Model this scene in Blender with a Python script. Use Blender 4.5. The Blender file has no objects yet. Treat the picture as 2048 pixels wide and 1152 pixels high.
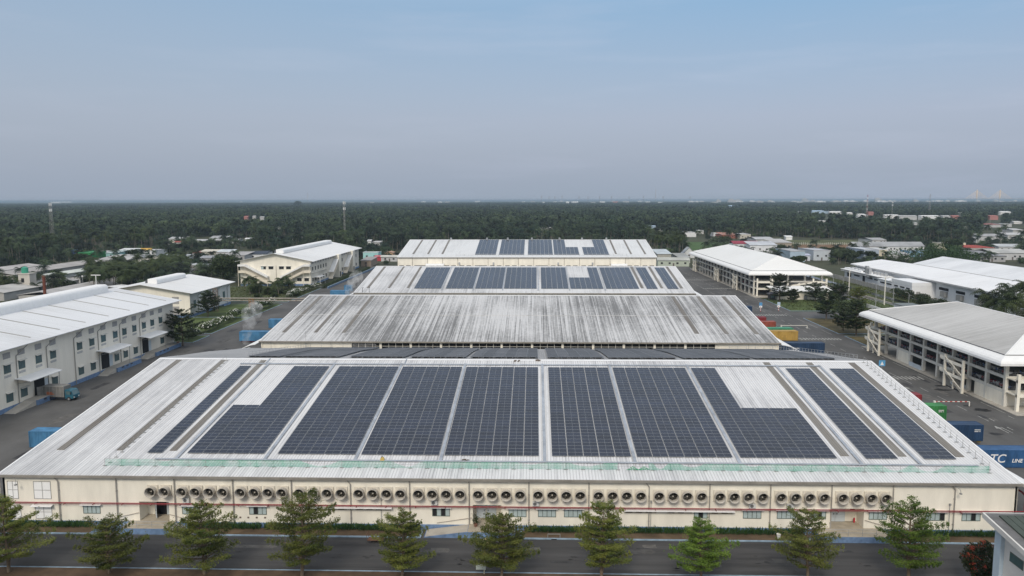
import bpy, math, random
import numpy as np
from mathutils import Vector, Matrix
R = math.radians
scn = bpy.context.scene
COL = scn.collection
rng = random.Random(7)
nrg = np.random.default_rng(11)

# ------------------------------------------------------------------ camera
CAM_H = 44.19
F_PX, YAW, PITCH, ROLL = 1550.5, 0.030152, 0.113015, -0.001842
def cam_axes():
    cy, sy = math.cos(YAW), math.sin(YAW)
    fw = Vector((-sy*math.cos(PITCH), cy*math.cos(PITCH), -math.sin(PITCH)))
    rt = Vector((cy, sy, 0)); up = rt.cross(fw)
    r2 = math.cos(ROLL)*rt + math.sin(ROLL)*up
    u2 = -math.sin(ROLL)*rt + math.cos(ROLL)*up
    return fw, r2, u2
FW, RT, UP = cam_axes()
cd = bpy.data.cameras.new("camera"); cam = bpy.data.objects.new("camera", cd); COL.objects.link(cam)
cd.sensor_width = 36; cd.lens = F_PX/2048*36; cd.clip_start = 1; cd.clip_end = 200000
cam.matrix_world = Matrix(((RT.x, UP.x, -FW.x, 0), (RT.y, UP.y, -FW.y, 0), (RT.z, UP.z, -FW.z, CAM_H), (0, 0, 0, 1)))
scn.camera = cam
def at(px, py, z=0.0):
    "ground point (height z) seen at a place of the 2048 x 1152 photograph"
    d = FW + RT*((px-1024)/F_PX) + UP*((576-py)/F_PX)
    t = (z-CAM_H)/d.z
    return d.x*t, d.y*t

# ------------------------------------------------------------------ sky, sun, exposure
SUN_EL, SUN_AZ = R(40), R(192)          # azimuth clockwise from +Y: behind the camera, to its left
w = bpy.data.worlds.new("World"); scn.world = w; w.use_nodes = True
nt = w.node_tree; nt.nodes.clear()
def N(t, typ, **k):
    n = t.nodes.new(typ)
    for a, b in k.items():
        if a == 'i':
            for s, v in b.items(): n.inputs[s].default_value = v
        else: setattr(n, a, b)
    return n
sky = N(nt, 'ShaderNodeTexSky', sky_type='NISHITA', sun_disc=False, sun_elevation=SUN_EL, sun_rotation=SUN_AZ, air_density=1.6, dust_density=4.5, ozone_density=1.5, altitude=40)
geo = N(nt, 'ShaderNodeTexCoord'); sep = N(nt, 'ShaderNodeSeparateXYZ')
nt.links.new(geo.outputs['Generated'], sep.inputs[0])
ramp = N(nt, 'ShaderNodeValToRGB')
cr = ramp.color_ramp
cr.elements[0].position = 0.0; cr.elements[0].color = (2.15, 2.55, 3.15, 1)
cr.elements[1].position = 0.6; cr.elements[1].color = (5.6, 5.7, 5.9, 1)
e = cr.elements.new(0.10); e.color = (2.22, 2.6, 3.5, 1)
e = cr.elements.new(0.23); e.color = (1.45, 2.42, 3.7, 1)
e = cr.elements.new(0.34); e.color = (2.4, 3.3, 4.6, 1)
nt.links.new(sep.outputs['Z'], ramp.inputs[0])
mpc = N(nt, 'ShaderNodeMapping'); mpc.inputs['Scale'].default_value = (1.6, 1.6, 14)
nt.links.new(geo.outputs['Generated'], mpc.inputs[0])
cn = N(nt, 'ShaderNodeTexNoise', i={'Scale': 2.2, 'Detail': 5, 'Roughness': 0.55})
nt.links.new(mpc.outputs[0], cn.inputs['Vector'])
cmr = N(nt, 'ShaderNodeMapRange', i={'From Min': 0.52, 'From Max': 0.85, 'To Min': 0, 'To Max': 0.42})
nt.links.new(cn.outputs['Fac'], cmr.inputs['Value'])
cmx = N(nt, 'ShaderNodeMix', data_type='RGBA'); cmx.inputs['B'].default_value = (2.9, 3.25, 4.2, 1)
nt.links.new(cmr.outputs[0], cmx.inputs['Factor']); nt.links.new(ramp.outputs[0], cmx.inputs['A'])
hx = N(nt, 'ShaderNodeMapRange', i={'From Min': 0.25, 'From Max': -0.75, 'To Min': 0, 'To Max': 0.6}); nt.links.new(sep.outputs['X'], hx.inputs['Value'])
hm = N(nt, 'ShaderNodeMix', data_type='RGBA'); hm.inputs['B'].default_value = (2.15, 2.5, 3.1, 1); nt.links.new(hx.outputs[0], hm.inputs['Factor']); nt.links.new(cmx.outputs['Result'], hm.inputs['A'])
mx = N(nt, 'ShaderNodeMix', data_type='RGBA'); mx.inputs['Factor'].default_value = 0.85
nt.links.new(sky.outputs[0], mx.inputs['A']); nt.links.new(hm.outputs['Result'], mx.inputs['B'])
bg = N(nt, 'ShaderNodeBackground', i={'Strength': 0.115}); out = N(nt, 'ShaderNodeOutputWorld')
nt.links.new(mx.outputs['Result'], bg.inputs['Color']); nt.links.new(bg.outputs[0], out.inputs['Surface'])
sl = bpy.data.lights.new("sun", 'SUN'); sl.energy = 1.25; sl.angle = R(17); sl.color = (1.0, 0.92, 0.8)
so = bpy.data.objects.new("sun", sl); COL.objects.link(so)
sd = Vector((math.sin(SUN_AZ)*math.cos(SUN_EL), math.cos(SUN_AZ)*math.cos(SUN_EL), math.sin(SUN_EL)))
so.rotation_euler = sd.to_track_quat('Z', 'Y').to_euler()
scn.view_settings.view_transform = 'Standard'; scn.view_settings.look = 'None'
scn.view_settings.exposure = 0.62; scn.view_settings.gamma = 1
scn.cycles.max_bounces = 6; scn.cycles.transparent_max_bounces = 24
scn.cycles.volume_step_rate = 4; scn.cycles.volume_max_steps = 64; scn.cycles.volume_bounces = 1

# ------------------------------------------------------------------ materials
MATS = {}
def mat(name, col, rough=0.7, var=0.12, scale=0.6, bump=0.0, spec=0.3, metal=0.0, stretch=(1, 1, 1), var2=None, rnd=0.0, alpha=None):
    "plain surface with two scales of uneven wear"
    if name in MATS: return MATS[name]
    m = bpy.data.materials.new(name); m.use_nodes = True; t = m.node_tree; b = t.nodes['Principled BSDF']
    b.inputs['Roughness'].default_value = rough; b.inputs['Specular IOR Level'].default_value = spec; b.inputs['Metallic'].default_value = metal
    g = N(t, 'ShaderNodeNewGeometry'); mp = N(t, 'ShaderNodeMapping'); mp.inputs['Scale'].default_value = stretch
    t.links.new(g.outputs['Position'], mp.inputs[0])
    n1 = N(t, 'ShaderNodeTexNoise', i={'Scale': scale, 'Detail': 6, 'Roughness': 0.62}); t.links.new(mp.outputs[0], n1.inputs['Vector'])
    mr = N(t, 'ShaderNodeMapRange', i={'From Min': 0.3, 'From Max': 0.7, 'To Min': 1-var, 'To Max': 1+var*0.6}); t.links.new(n1.outputs['Fac'], mr.inputs['Value'])
    v = mr.outputs[0]
    if rnd:
        oi = N(t, 'ShaderNodeObjectInfo'); m2 = N(t, 'ShaderNodeMapRange', i={'To Min': 1-rnd, 'To Max': 1+rnd}); t.links.new(oi.outputs['Random'], m2.inputs['Value'])
        mm = N(t, 'ShaderNodeMath', operation='MULTIPLY'); t.links.new(v, mm.inputs[0]); t.links.new(m2.outputs[0], mm.inputs[1]); v = mm.outputs[0]
    vm = N(t, 'ShaderNodeVectorMath', operation='SCALE'); vm.inputs[0].default_value = col[:3]; t.links.new(v, vm.inputs['Scale'])
    t.links.new(vm.outputs[0], b.inputs['Base Color'])
    if bump:
        bp = N(t, 'ShaderNodeBump', i={'Strength': bump, 'Distance': 0.05}); t.links.new(n1.outputs['Fac'], bp.inputs['Height']); t.links.new(bp.outputs[0], b.inputs['Normal'])
    if alpha is not None: b.inputs['Alpha'].default_value = alpha
    MATS[name] = m; return m

def roofmat(name, base, dirt, amt, axis='Y', seed=0.0, rib=0.4, ribdark=0.22, patch=0.035, lo=0.35, hi=0.7, st=(1.1, 0.035, 3.2, 0.12), pw=0.9):
    "ribbed metal sheet; dirt runs down the slope (along axis)"
    if name in MATS: return MATS[name]
    m = bpy.data.materials.new(name); m.use_nodes = True; t = m.node_tree; b = t.nodes['Principled BSDF']
    b.inputs['Roughness'].default_value = 0.55; b.inputs['Specular IOR Level'].default_value = 0.3
    g = N(t, 'ShaderNodeNewGeometry')
    def noise(sx, sy, sc, det, off):
        mp = N(t, 'ShaderNodeMapping'); mp.inputs['Scale'].default_value = (sx, sy, 0.0) if axis == 'Y' else (sy, sx, 0.0)
        mp.inputs['Location'].default_value = (off, off*0.7, 0)
        t.links.new(g.outputs['Position'], mp.inputs[0])
        n = N(t, 'ShaderNodeTexNoise', i={'Scale': sc, 'Detail': det, 'Roughness': 0.6}); t.links.new(mp.outputs[0], n.inputs['Vector']); return n.outputs['Fac']
    s1 = noise(st[0], st[1], 1.0, 4, seed); s2 = noise(st[2], st[3], 1.0, 3, seed+9); p = noise(1, 0.7, patch, 4, seed+23); fine = noise(1, 0.5, 1.3, 3, seed+5)
    def M2(op, a, c):
        x = N(t, 'ShaderNodeMath', operation=op)
        for k, s in enumerate((a, c)):
            if isinstance(s, (int, float)): x.inputs[k].default_value = s
            else: t.links.new(s, x.inputs[k])
        return x.outputs[0]
    mix = M2('ADD', M2('MULTIPLY', s1, 0.55), M2('MULTIPLY', s2, 0.45))
    mix = M2('ADD', mix, M2('MULTIPLY', M2('SUBTRACT', p, 0.5), pw))
    mix = M2('ADD', mix, M2('MULTIPLY', M2('SUBTRACT', fine, 0.5), 0.18))
    mr = N(t, 'ShaderNodeMapRange', i={'From Min': lo, 'From Max': hi, 'To Min': 0, 'To Max': amt}); t.links.new(mix, mr.inputs['Value'])
    mc = N(t, 'ShaderNodeMix', data_type='RGBA'); mc.inputs['A'].default_value = (*base, 1); mc.inputs['B'].default_value = (*dirt, 1); t.links.new(mr.outputs[0], mc.inputs['Factor'])
    sp = N(t, 'ShaderNodeSeparateXYZ'); t.links.new(g.outputs['Position'], sp.inputs[0])
    sn = M2('SINE', M2('MULTIPLY', sp.outputs['X' if axis == 'Y' else 'Y'], 2*math.pi/rib), 0)
    rb = N(t, 'ShaderNodeMapRange', i={'From Min': 0.55, 'From Max': 1.0, 'To Min': 1.0, 'To Max': 1.0-ribdark}); t.links.new(sn, rb.inputs['Value'])
    vm = N(t, 'ShaderNodeVectorMath', operation='SCALE'); t.links.new(mc.outputs['Result'], vm.inputs[0]); t.links.new(rb.outputs[0], vm.inputs['Scale'])
    t.links.new(vm.outputs[0], b.inputs['Base Color'])
    bp = N(t, 'ShaderNodeBump', i={'Strength': 0.5, 'Distance': 0.04}); t.links.new(sn, bp.inputs['Height']); t.links.new(bp.outputs[0], b.inputs['Normal'])
    MATS[name] = m; return m

def leafmat(name, c1, c2, scale=0.8, trans=0.25, rnd=0.25):
    if name in MATS: return MATS[name]
    m = bpy.data.materials.new(name); m.use_nodes = True; t = m.node_tree; b = t.nodes['Principled BSDF']
    b.inputs['Roughness'].default_value = 0.6; b.inputs['Specular IOR Level'].default_value = 0.25
    g = N(t, 'ShaderNodeNewGeometry'); n1 = N(t, 'ShaderNodeTexNoise', i={'Scale': scale, 'Detail': 4}); t.links.new(g.outputs['Position'], n1.inputs['Vector'])
    mr = N(t, 'ShaderNodeMapRange', i={'From Min': 0.33, 'From Max': 0.67}); t.links.new(n1.outputs['Fac'], mr.inputs['Value'])
    mc = N(t, 'ShaderNodeMix', data_type='RGBA'); mc.inputs['A'].default_value = (*c1, 1); mc.inputs['B'].default_value = (*c2, 1); t.links.new(mr.outputs[0], mc.inputs['Factor'])
    oi = N(t, 'ShaderNodeObjectInfo'); m2 = N(t, 'ShaderNodeMapRange', i={'To Min': 1-rnd, 'To Max': 1+rnd}); t.links.new(oi.outputs['Random'], m2.inputs['Value'])
    vm = N(t, 'ShaderNodeVectorMath', operation='SCALE'); t.links.new(mc.outputs['Result'], vm.inputs[0]); t.links.new(m2.outputs[0], vm.inputs['Scale'])
    t.links.new(vm.outputs[0], b.inputs['Base Color'])
    tr = N(t, 'ShaderNodeBsdfTranslucent'); t.links.new(vm.outputs[0], tr.inputs['Color'])
    ms = N(t, 'ShaderNodeMixShader'); ms.inputs[0].default_value = trans
    t.links.new(b.outputs[0], ms.inputs[1]); t.links.new(tr.outputs[0], ms.inputs[2]); t.links.new(ms.outputs[0], t.nodes['Material Output'].inputs['Surface'])
    MATS[name] = m; return m

cream = mat('cream_render', (0.82, 0.775, 0.67), 0.85, 0.12, 0.5, stretch=(1, 1, 0.25))
creamA = mat('pale_render', (0.82, 0.765, 0.66), 0.85, 0.08, 0.5, stretch=(1, 1, 0.25))
whitep = mat('white_paint', (0.78, 0.78, 0.77), 0.6, 0.06, 0.8)
offw = mat('off_white_concrete', (0.66, 0.64, 0.58), 0.8, 0.12, 0.7)
bluep = mat('faded_blue_paint', (0.15, 0.235, 0.38), 0.75, 0.35, 1.2)
kerbp = mat('pale_blue_kerb', (0.25, 0.34, 0.42), 0.8, 0.35, 1.0)
conc = mat('concrete', (0.32, 0.31, 0.29), 0.9, 0.2, 0.6)
concl = mat('light_concrete', (0.42, 0.39, 0.34), 0.9, 0.2, 0.6)
grey = mat('grey_metal', (0.3, 0.3, 0.29), 0.5, 0.15, 1.5)
gutt = mat('gutter_metal', (0.26, 0.24, 0.21), 0.6, 0.3, 0.5)
galv = mat('galvanised_steel', (0.42, 0.43, 0.44), 0.45, 0.2, 0.8, metal=0.3)
dark = mat('dark_opening', (0.02, 0.02, 0.022), 0.8, 0.2)
darkm = mat('dark_metal', (0.05, 0.05, 0.055), 0.5, 0.2)
glass = mat('window_glass', (0.10, 0.16, 0.17), 0.08, 0.3, 0.4, spec=0.6)
paleglass = mat('curtained_glass', (0.42, 0.5, 0.5), 0.25, 0.2, 0.8, spec=0.5)
framem = mat('green_grey_frame', (0.11, 0.14, 0.12), 0.5)
redpipe = mat('red_pipe', (0.26, 0.035, 0.045), 0.5, 0.25)
asph = mat('asphalt', (0.10, 0.098, 0.095), 0.9, 0.42, 0.09, 0.15, stretch=(1, 0.55, 1))
asph2 = mat('road_asphalt', (0.064, 0.063, 0.063), 0.88, 0.4, 0.5, 0.15, stretch=(0.1, 1, 1))
markm = mat('worn_road_paint', (0.36, 0.36, 0.34), 0.8, 0.5, 0.9)
soilm = mat('bare_soil', (0.13, 0.09, 0.055), 0.95, 0.4, 0.4)
lawn = mat('lawn', (0.075, 0.105, 0.03), 0.95, 0.5, 0.12)
lawn2 = mat('rough_grass', (0.07, 0.085, 0.03), 0.95, 0.5, 0.08)
netm = None
trunkm = mat('bark', (0.17, 0.13, 0.09), 0.9, 0.3, 3)
palmtr = mat('palm_bark', (0.17, 0.15, 0.12), 0.9, 0.2, 2)
leafA = leafmat('layered_leaf', (0.08, 0.115, 0.025), (0.235, 0.25, 0.058), 0.7, 0.45)
leafB = leafmat('bright_leaf', (0.085, 0.15, 0.024), (0.22, 0.32, 0.055), 0.7, 0.45)
leafD = leafmat('dark_leaf', (0.022, 0.038, 0.014), (0.055, 0.075, 0.026), 0.5, 0.25)
palml = leafmat('palm_frond', (0.032, 0.052, 0.018), (0.07, 0.09, 0.032), 0.12, 0.25, 0.4)
palmf = leafmat('forest_frond', (0.016, 0.033, 0.019), (0.058, 0.08, 0.034), 0.02, 0.22, 0.75)
bushl = leafmat('bush_leaf', (0.022, 0.042, 0.014), (0.06, 0.085, 0.022), 0.3, 0.2, 0.4)

# ------------------------------------------------------------------ mesh helpers
class MB:
    def __init__(s): s.v, s.f, s.m, s.sm = [], [], [], []
    def add(s, vs, fs, mi=0, smooth=False):
        o = len(s.v); s.v += [tuple(p) for p in vs]
        for f in fs: s.f.append([o+i for i in f]); s.m.append(mi); s.sm.append(smooth)
        return s
    def quad(s, a, b, c, d, mi=0): return s.add([a, b, c, d], [(0, 1, 2, 3)], mi)
    def box(s, x0, y0, z0, x1, y1, z1, mi=0):
        x0, x1 = sorted((x0, x1)); y0, y1 = sorted((y0, y1)); z0, z1 = sorted((z0, z1))
        return s.add([(x0, y0, z0), (x1, y0, z0), (x1, y1, z0), (x0, y1, z0), (x0, y0, z1), (x1, y0, z1), (x1, y1, z1), (x0, y1, z1)],
                     [(0, 3, 2, 1), (4, 5, 6, 7), (0, 1, 5, 4), (1, 2, 6, 5), (2, 3, 7, 6), (3, 0, 4, 7)], mi)
    def hexa(s, p, mi=0):
        "8 points: bottom ring then top ring"
        return s.add(p, [(0, 3, 2, 1), (4, 5, 6, 7), (0, 1, 5, 4), (1, 2, 6, 5), (2, 3, 7, 6), (3, 0, 4, 7)], mi)
    def prism(s, prof, a0, a1, axis='Y', mi=0, smooth=False):
        "closed profile of (u, z) swept along axis"
        n = len(prof)
        P = (lambda u, z, a: (u, a, z)) if axis == 'Y' else (lambda u, z, a: (a, u, z))
        vs = [P(u, z, a0) for u, z in prof] + [P(u, z, a1) for u, z in prof]
        fs = [(i, (i+1) % n, n+(i+1) % n, n+i) for i in range(n)]
        s.add(vs, fs, mi, smooth); s.add(vs[:n], [tuple(range(n))][::-1], mi); s.add(vs[n:], [tuple(range(n))], mi); return s
    def tube(s, p, q, r, n=8, r2=None, mi=0, caps=True):
        p, q = Vector(p), Vector(q); d = (q-p)
        if d.length < 1e-6: return s
        d.normalize(); a = d.orthogonal().normalized(); b = d.cross(a); r2 = r if r2 is None else r2
        vs = []
        for c, rr in ((p, r), (q, r2)):
            for k in range(n):
                t = 2*math.pi*k/n; vs.append(c + a*(rr*math.cos(t)) + b*(rr*math.sin(t)))
        s.add(vs, [(k, (k+1) % n, n+(k+1) % n, n+k) for k in range(n)], mi, n > 5)
        if caps: s.add(vs[:n], [tuple(range(n))[::-1]], mi); s.add(vs[n:], [tuple(range(n))], mi)
        return s
    def path(s, pts, r, n=6, mi=0):
        for a, b in zip(pts, pts[1:]): s.tube(a, b, r, n, mi=mi)
        return s
    def build(s, name, mats, parent=None, local=False):
        if not isinstance(mats, (list, tuple)): mats = [mats]
        me = bpy.data.meshes.new(name)
        off = Vector((0, 0, 0))
        if parent is not None and not local:
            p = parent
            while p.parent: p = p.parent
            off = p.location
        me.from_pydata([(x-off.x, y-off.y, z-off.z) for x, y, z in s.v], [], s.f)
        for mm in mats: me.materials.append(mm)
        me.polygons.foreach_set('material_index', s.m); me.polygons.foreach_set('use_smooth', s.sm); me.update()
        o = bpy.data.objects.new(name, me); COL.objects.link(o)
        if parent is not None: o.parent = parent
        return o
def fast_mesh(name, verts, mats, mi=None, quads=True):
    "verts (4N,3) -> N separate quads"
    verts = np.asarray(verts, dtype=np.float32); n = len(verts)//4
    me = bpy.data.meshes.new(name); me.vertices.add(len(verts)); me.vertices.foreach_set('co', verts.ravel())
    me.loops.add(4*n); me.loops.foreach_set('vertex_index', np.arange(4*n, dtype=np.int32))
    me.polygons.add(n); me.polygons.foreach_set('loop_start', np.arange(0, 4*n, 4, dtype=np.int32)); me.polygons.foreach_set('loop_total', np.full(n, 4, dtype=np.int32))
    for mm in (mats if isinstance(mats, (list, tuple)) else [mats]): me.materials.append(mm)
    if mi is not None: me.polygons.foreach_set('material_index', np.asarray(mi, dtype=np.int32))
    me.update(calc_edges=True); return me
def leaves(cent, length, width, up=0.6, seed=0):
    "one small quad per centre, loosely facing up"
    g = np.random.default_rng(seed); n = len(cent); c = np.asarray(cent)
    nrm = g.normal(size=(n, 3)); nrm[:, 2] = np.abs(nrm[:, 2])+up; nrm /= np.linalg.norm(nrm, axis=1)[:, None]
    t = g.normal(size=(n, 3)); t -= (t*nrm).sum(1)[:, None]*nrm; t /= np.linalg.norm(t, axis=1)[:, None]+1e-9
    b = np.cross(nrm, t); L = (length*g.uniform(0.6, 1.3, n))[:, None]/2; W = (width*g.uniform(0.6, 1.3, n))[:, None]/2
    v = np.stack([c-t*L-b*W*0.4, c+b*W-t*L*0.1, c+t*L, c-b*W-t*L*0.1], 1)
    return v.reshape(-1, 3)
def obj(name, me, parent=None, loc=None, rot=None):
    o = bpy.data.objects.new(name, me); COL.objects.link(o)
    if parent is not None: o.parent = parent
    if loc is not None: o.location = loc
    if rot is not None: o.rotation_euler = rot
    return o
def tag(o, label=None, cat=None, group=None, kind=None):
    if label: o['label'] = label
    if cat: o['category'] = cat
    if group: o['group'] = group
    if kind: o['kind'] = kind
    return o
def thing(name, label, cat, loc=(0, 0, 0), rz=0, group=None):
    o = obj(name, None, None, loc, (0, 0, rz)); return tag(o, label, cat, group)
def struct(name, mb, mats): return tag(mb.build(name, mats), kind='structure')
def copy_tree(o, parent=None):
    c = o.copy(); COL.objects.link(c)
    if parent is not None: c.parent = parent
    for ch in list(o.children): copy_tree(ch, c)
    return c
ORD = "first second third fourth fifth sixth seventh eighth ninth tenth eleventh twelfth thirteenth fourteenth fifteenth sixteenth seventeenth eighteenth nineteenth twentieth".split()
def ordinal(k):
    if k <= 20: return ORD[k-1]
    tens = {2: 'twenty', 3: 'thirty', 4: 'forty', 5: 'fifty'}[k//10]
    return {2: 'twentieth', 3: 'thirtieth', 4: 'fortieth', 5: 'fiftieth'}[k//10] if k % 10 == 0 else f"{tens}-{ORD[k % 10-1]}"

# ------------------------------------------------------------------ ground
g = MB()
ring = [0, 120, 400, 1200, 4000, 15000, 60000]
def big_sheet(x0, y0, x1, y1, z, mi=0, mb=None):
    mb = mb or MB(); mb.quad((x0, y0, z), (x1, y0, z), (x1, y1, z), (x0, y1, z), mi); return mb
struct('ground', big_sheet(-60000, -2000, 60000, 60000, 0), mat('ground_earth', (0.055, 0.06, 0.03), 0.95, 0.5, 0.02))
# yard and roads of the works
struct('yard', big_sheet(-111, 84.5, 101.5, 520, 0.012), asph)
struct('road', big_sheet(-200, 86, 220, 97.2, 0.018), asph2)
struct('side_road', big_sheet(101.5, 290, 170, 307, 0.012), asph)
KH = 0.14
def verge(name, x0, y0, x1, y1, m, kerb=0.25, z=KH, sides='nsew'):
    b = MB(); b.box(x0+kerb, y0+kerb, -0.2, x1-kerb, y1-kerb, z-0.02, 0)
    if 's' in sides: b.box(x0, y0, -0.2, x1, y0+kerb, z, 1)
    if 'n' in sides: b.box(x0, y1-kerb, -0.2, x1, y1, z, 1)
    if 'w' in sides: b.box(x0, y0+kerb, -0.2, x0+kerb, y1-kerb, z, 1)
    if 'e' in sides: b.box(x1-kerb, y0+kerb, -0.2, x1, y1-kerb, z, 1)
    return struct(name, b, [m, kerbp])
verge('front_verge', -160, 66, 150, 87.9, mat('verge_soil', (0.10, 0.065, 0.04), 0.95, 0.4, 0.5), 0.22)
for x0, x1 in ((-72.8, -56.2), (-47.2, -15.0), (-2.0, 36.0), (46.2, 63.4)):
    verge('planting_bed', x0, 97.2, x1, 99.85, soilm, 0.28, sides='sew')
# left side: garden strips between the left road and the small buildings
verge('lawn_strip', -131, 236, -107, 248.5, lawn)
verge('lawn_strip', -131, 252.5, -108, 288, lawn)
verge('lawn_strip', -130.8, 288.3, -108.2, 326, lawn)
verge('garden_bed', -180, 333, -108.2, 392, lawn2)
# right side
verge('lawn_island', 101.6, 309, 150, 345, lawn)
verge('lawn_island', 100.1, 256, 150, 290, mat('dry_lawn', (0.11, 0.09, 0.04), 0.95, 0.5, 0.12))
verge('lawn_island', 100.4, 234.5, 150, 251.5, mat('dry_lawn', (0.11, 0.09, 0.04)))
verge('grass_strip', 151, 285, 168.5, 480, lawn2)
struct('street', big_sheet(134, 200, 150.5, 560, 0.02), asph)
pv = MB(); pv.box(98.6, 158, -0.2, 136, 234, 0.15, 0); pv.box(99.5, 352, -0.2, 137, 500, 0.14, 0); struct('pavement', pv, concl)
# painted markings on the yard: every line a flat strip
mk = MB(); zM = 0.024
def dash(x, y0, y1, on, off, wd=0.16, x2=None):
    y = y0
    while y < y1:
        mk.quad((x-wd/2, y, zM), (x+wd/2, y, zM), (x+wd/2, min(y+on, y1), zM), (x-wd/2, min(y+on, y1), zM)); y += on+off
dash(97.6, 160, 232, 9, 5); dash(97.6, 255, 340, 9, 4); dash(90.8, 130, 480, 4, 4); dash(84.2, 160, 480, 9, 3); dash(99.2, 345, 490, 30, 2); dash(94, 345, 480, 3, 6)
dash(97.0, 120, 158, 6, 6); dash(92, 118, 156, 2, 4)
for yc, xa, xb in ((298, 85, 97), (246.5, 84.6, 97), (192, 84.6, 96), (136, 84.5, 97.5), (430, 84, 99), (388, 84, 99)):
    x = xa
    while x < xb: mk.quad((x, yc-1.7, zM), (x+0.45, yc-1.7, zM), (x+0.45, yc+1.7, zM), (x, yc+1.7, zM)); x += 1.0
for yc in (318, 343, 411): mk.quad((84, yc, zM), (100, yc, zM), (100, yc+0.22, zM), (84, yc+0.22, zM))
for (xc, yc) in ((90, 148), (87.6, 180), (94.2, 267), (88, 360)):   # lane arrows
    mk.quad((xc-0.1, yc-2, zM), (xc+0.1, yc-2, zM), (xc+0.1, yc+1, zM), (xc-0.1, yc+1, zM)); mk.quad((xc-0.6, yc+1, zM), (xc+0.6, yc+1, zM), (xc+0.06, yc+2.6, zM), (xc-0.06, yc+2.6, zM))
struct('road_markings', mk, markm)
# oil and tyre stains on the asphalt, irregular thin patches
stm = mat('oil_stain', (0.018, 0.018, 0.019), 0.6, 0.3, 0.8)
stb = MB()
def stain(x, y, r, sx=1.0, z=0.0225):
    n = 11; p = [(x+sx*r*rng.uniform(0.4, 1)*math.cos(2*math.pi*k/n), y+r*rng.uniform(0.3, 0.8)*math.sin(2*math.pi*k/n), z) for k in range(n)]
    stb.add(p, [tuple(range(n))])
for (px, py) in ((975, 1122), (930, 1122), (872, 1112), (920, 1128), (1148, 1118), (1512, 1115), (1527, 1125), (1345, 1140), (495, 1090), (480, 1105), (670, 1112), (735, 1115), (915, 1119), (455, 1118), (1730, 1132), (260, 1125)):
    for k in range(3):
        X, Y = at(px+rng.uniform(-10, 10), py+rng.uniform(-4, 4), 0); stain(X, Y, rng.uniform(0.08, 0.34), 2.0)
for (px, py, r) in ((1885, 780, 1.9), (1880, 772, 1.4), (1965, 820, 2.0), (1700, 730, 1.6), (1935, 812, 1.1), (1990, 868, 1.4), (300, 770, 1.8), (240, 830, 1.6), (600, 630, 1.8), (470, 700, 1.5)):
    X, Y = at(px, py, 0); stain(X, Y, r, 1.3)
struct('road_stains', stb, stm)
pb = [MB(), MB(), MB()]
for k in range(70):     # repaired and worn places of the paving
    if k < 18: x, y, a, c = rng.uniform(-70, 62), rng.uniform(89, 96), rng.uniform(1.5, 7), rng.uniform(0.4, 1.4)
    elif k < 46: x, y, a, c = rng.uniform(85, 97), rng.uniform(115, 400), rng.uniform(0.8, 3), rng.uniform(2, 9)
    else: x, y, a, c = rng.uniform(-106, -78), rng.uniform(120, 330), rng.uniform(1, 4), rng.uniform(2, 9)
    q = [(x+sx*a/2*rng.uniform(0.8, 1.1), y+sy*c/2*rng.uniform(0.8, 1.1), 0.0203+0.00002*k) for sx, sy in ((-1, -1), (0, -1.1), (1, -1), (1.08, 0), (1, 1), (0, 1.05), (-1, 1), (-1.06, 0))]
    pb[k % 3].add(q, [tuple(range(8))])
for m_, c in zip(pb, ((0.05, 0.05, 0.052), (0.085, 0.083, 0.08), (0.12, 0.115, 0.108))): struct('road_patch', m_, mat('paving_patch_%d' % int(c[0]*1000), c, 0.9, 0.45, 0.7))

# ------------------------------------------------------------------ windows and doors as parts
def window_y(par, x0, x1, z0, z1, y, n=4, awn=True, openp=None, gl=None, name='window'):
    "window in a wall that faces -Y at y"
    f = MB(); t = 0.07
    f.box(x0, y-0.05, z0, x1, y+0.02, z0+t); f.box(x0, y-0.05, z1-t, x1, y+0.02, z1)
    for k in range(n+1):
        xc = x0+t/2+(x1-x0-t)*k/n; f.box(xc-t/2, y-0.046, z0+t, xc+t/2, y+0.02, z1-t)
    fo = f.build(name, framem, par)
    for k in range(n):
        a = x0+t/2+(x1-x0-t)*k/n; c = x0+t/2+(x1-x0-t)*(k+1)/n; op = bool(openp and k in openp)
        MB().quad((a, y-0.012, z0+t), (c, y-0.012, z0+t), (c, y-0.012, z1-t), (a, y-0.012, z1-t)).build('open_sash' if op else 'pane', dark if op else (gl or paleglass), fo)
    if awn:
        a = MB(); a.hexa([(x0-0.25, y, z1+0.2), (x1+0.25, y, z1+0.2), (x1+0.25, y, z1+0.26), (x0-0.25, y, z1+0.26),
                          (x0-0.25, y-0.5, z1+0.12), (x1+0.25, y-0.5, z1+0.12), (x1+0.25, y-0.5, z1+0.18), (x0-0.25, y-0.5, z1+0.18)])
        a.build('awning', whitep, par)
    return fo
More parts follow.
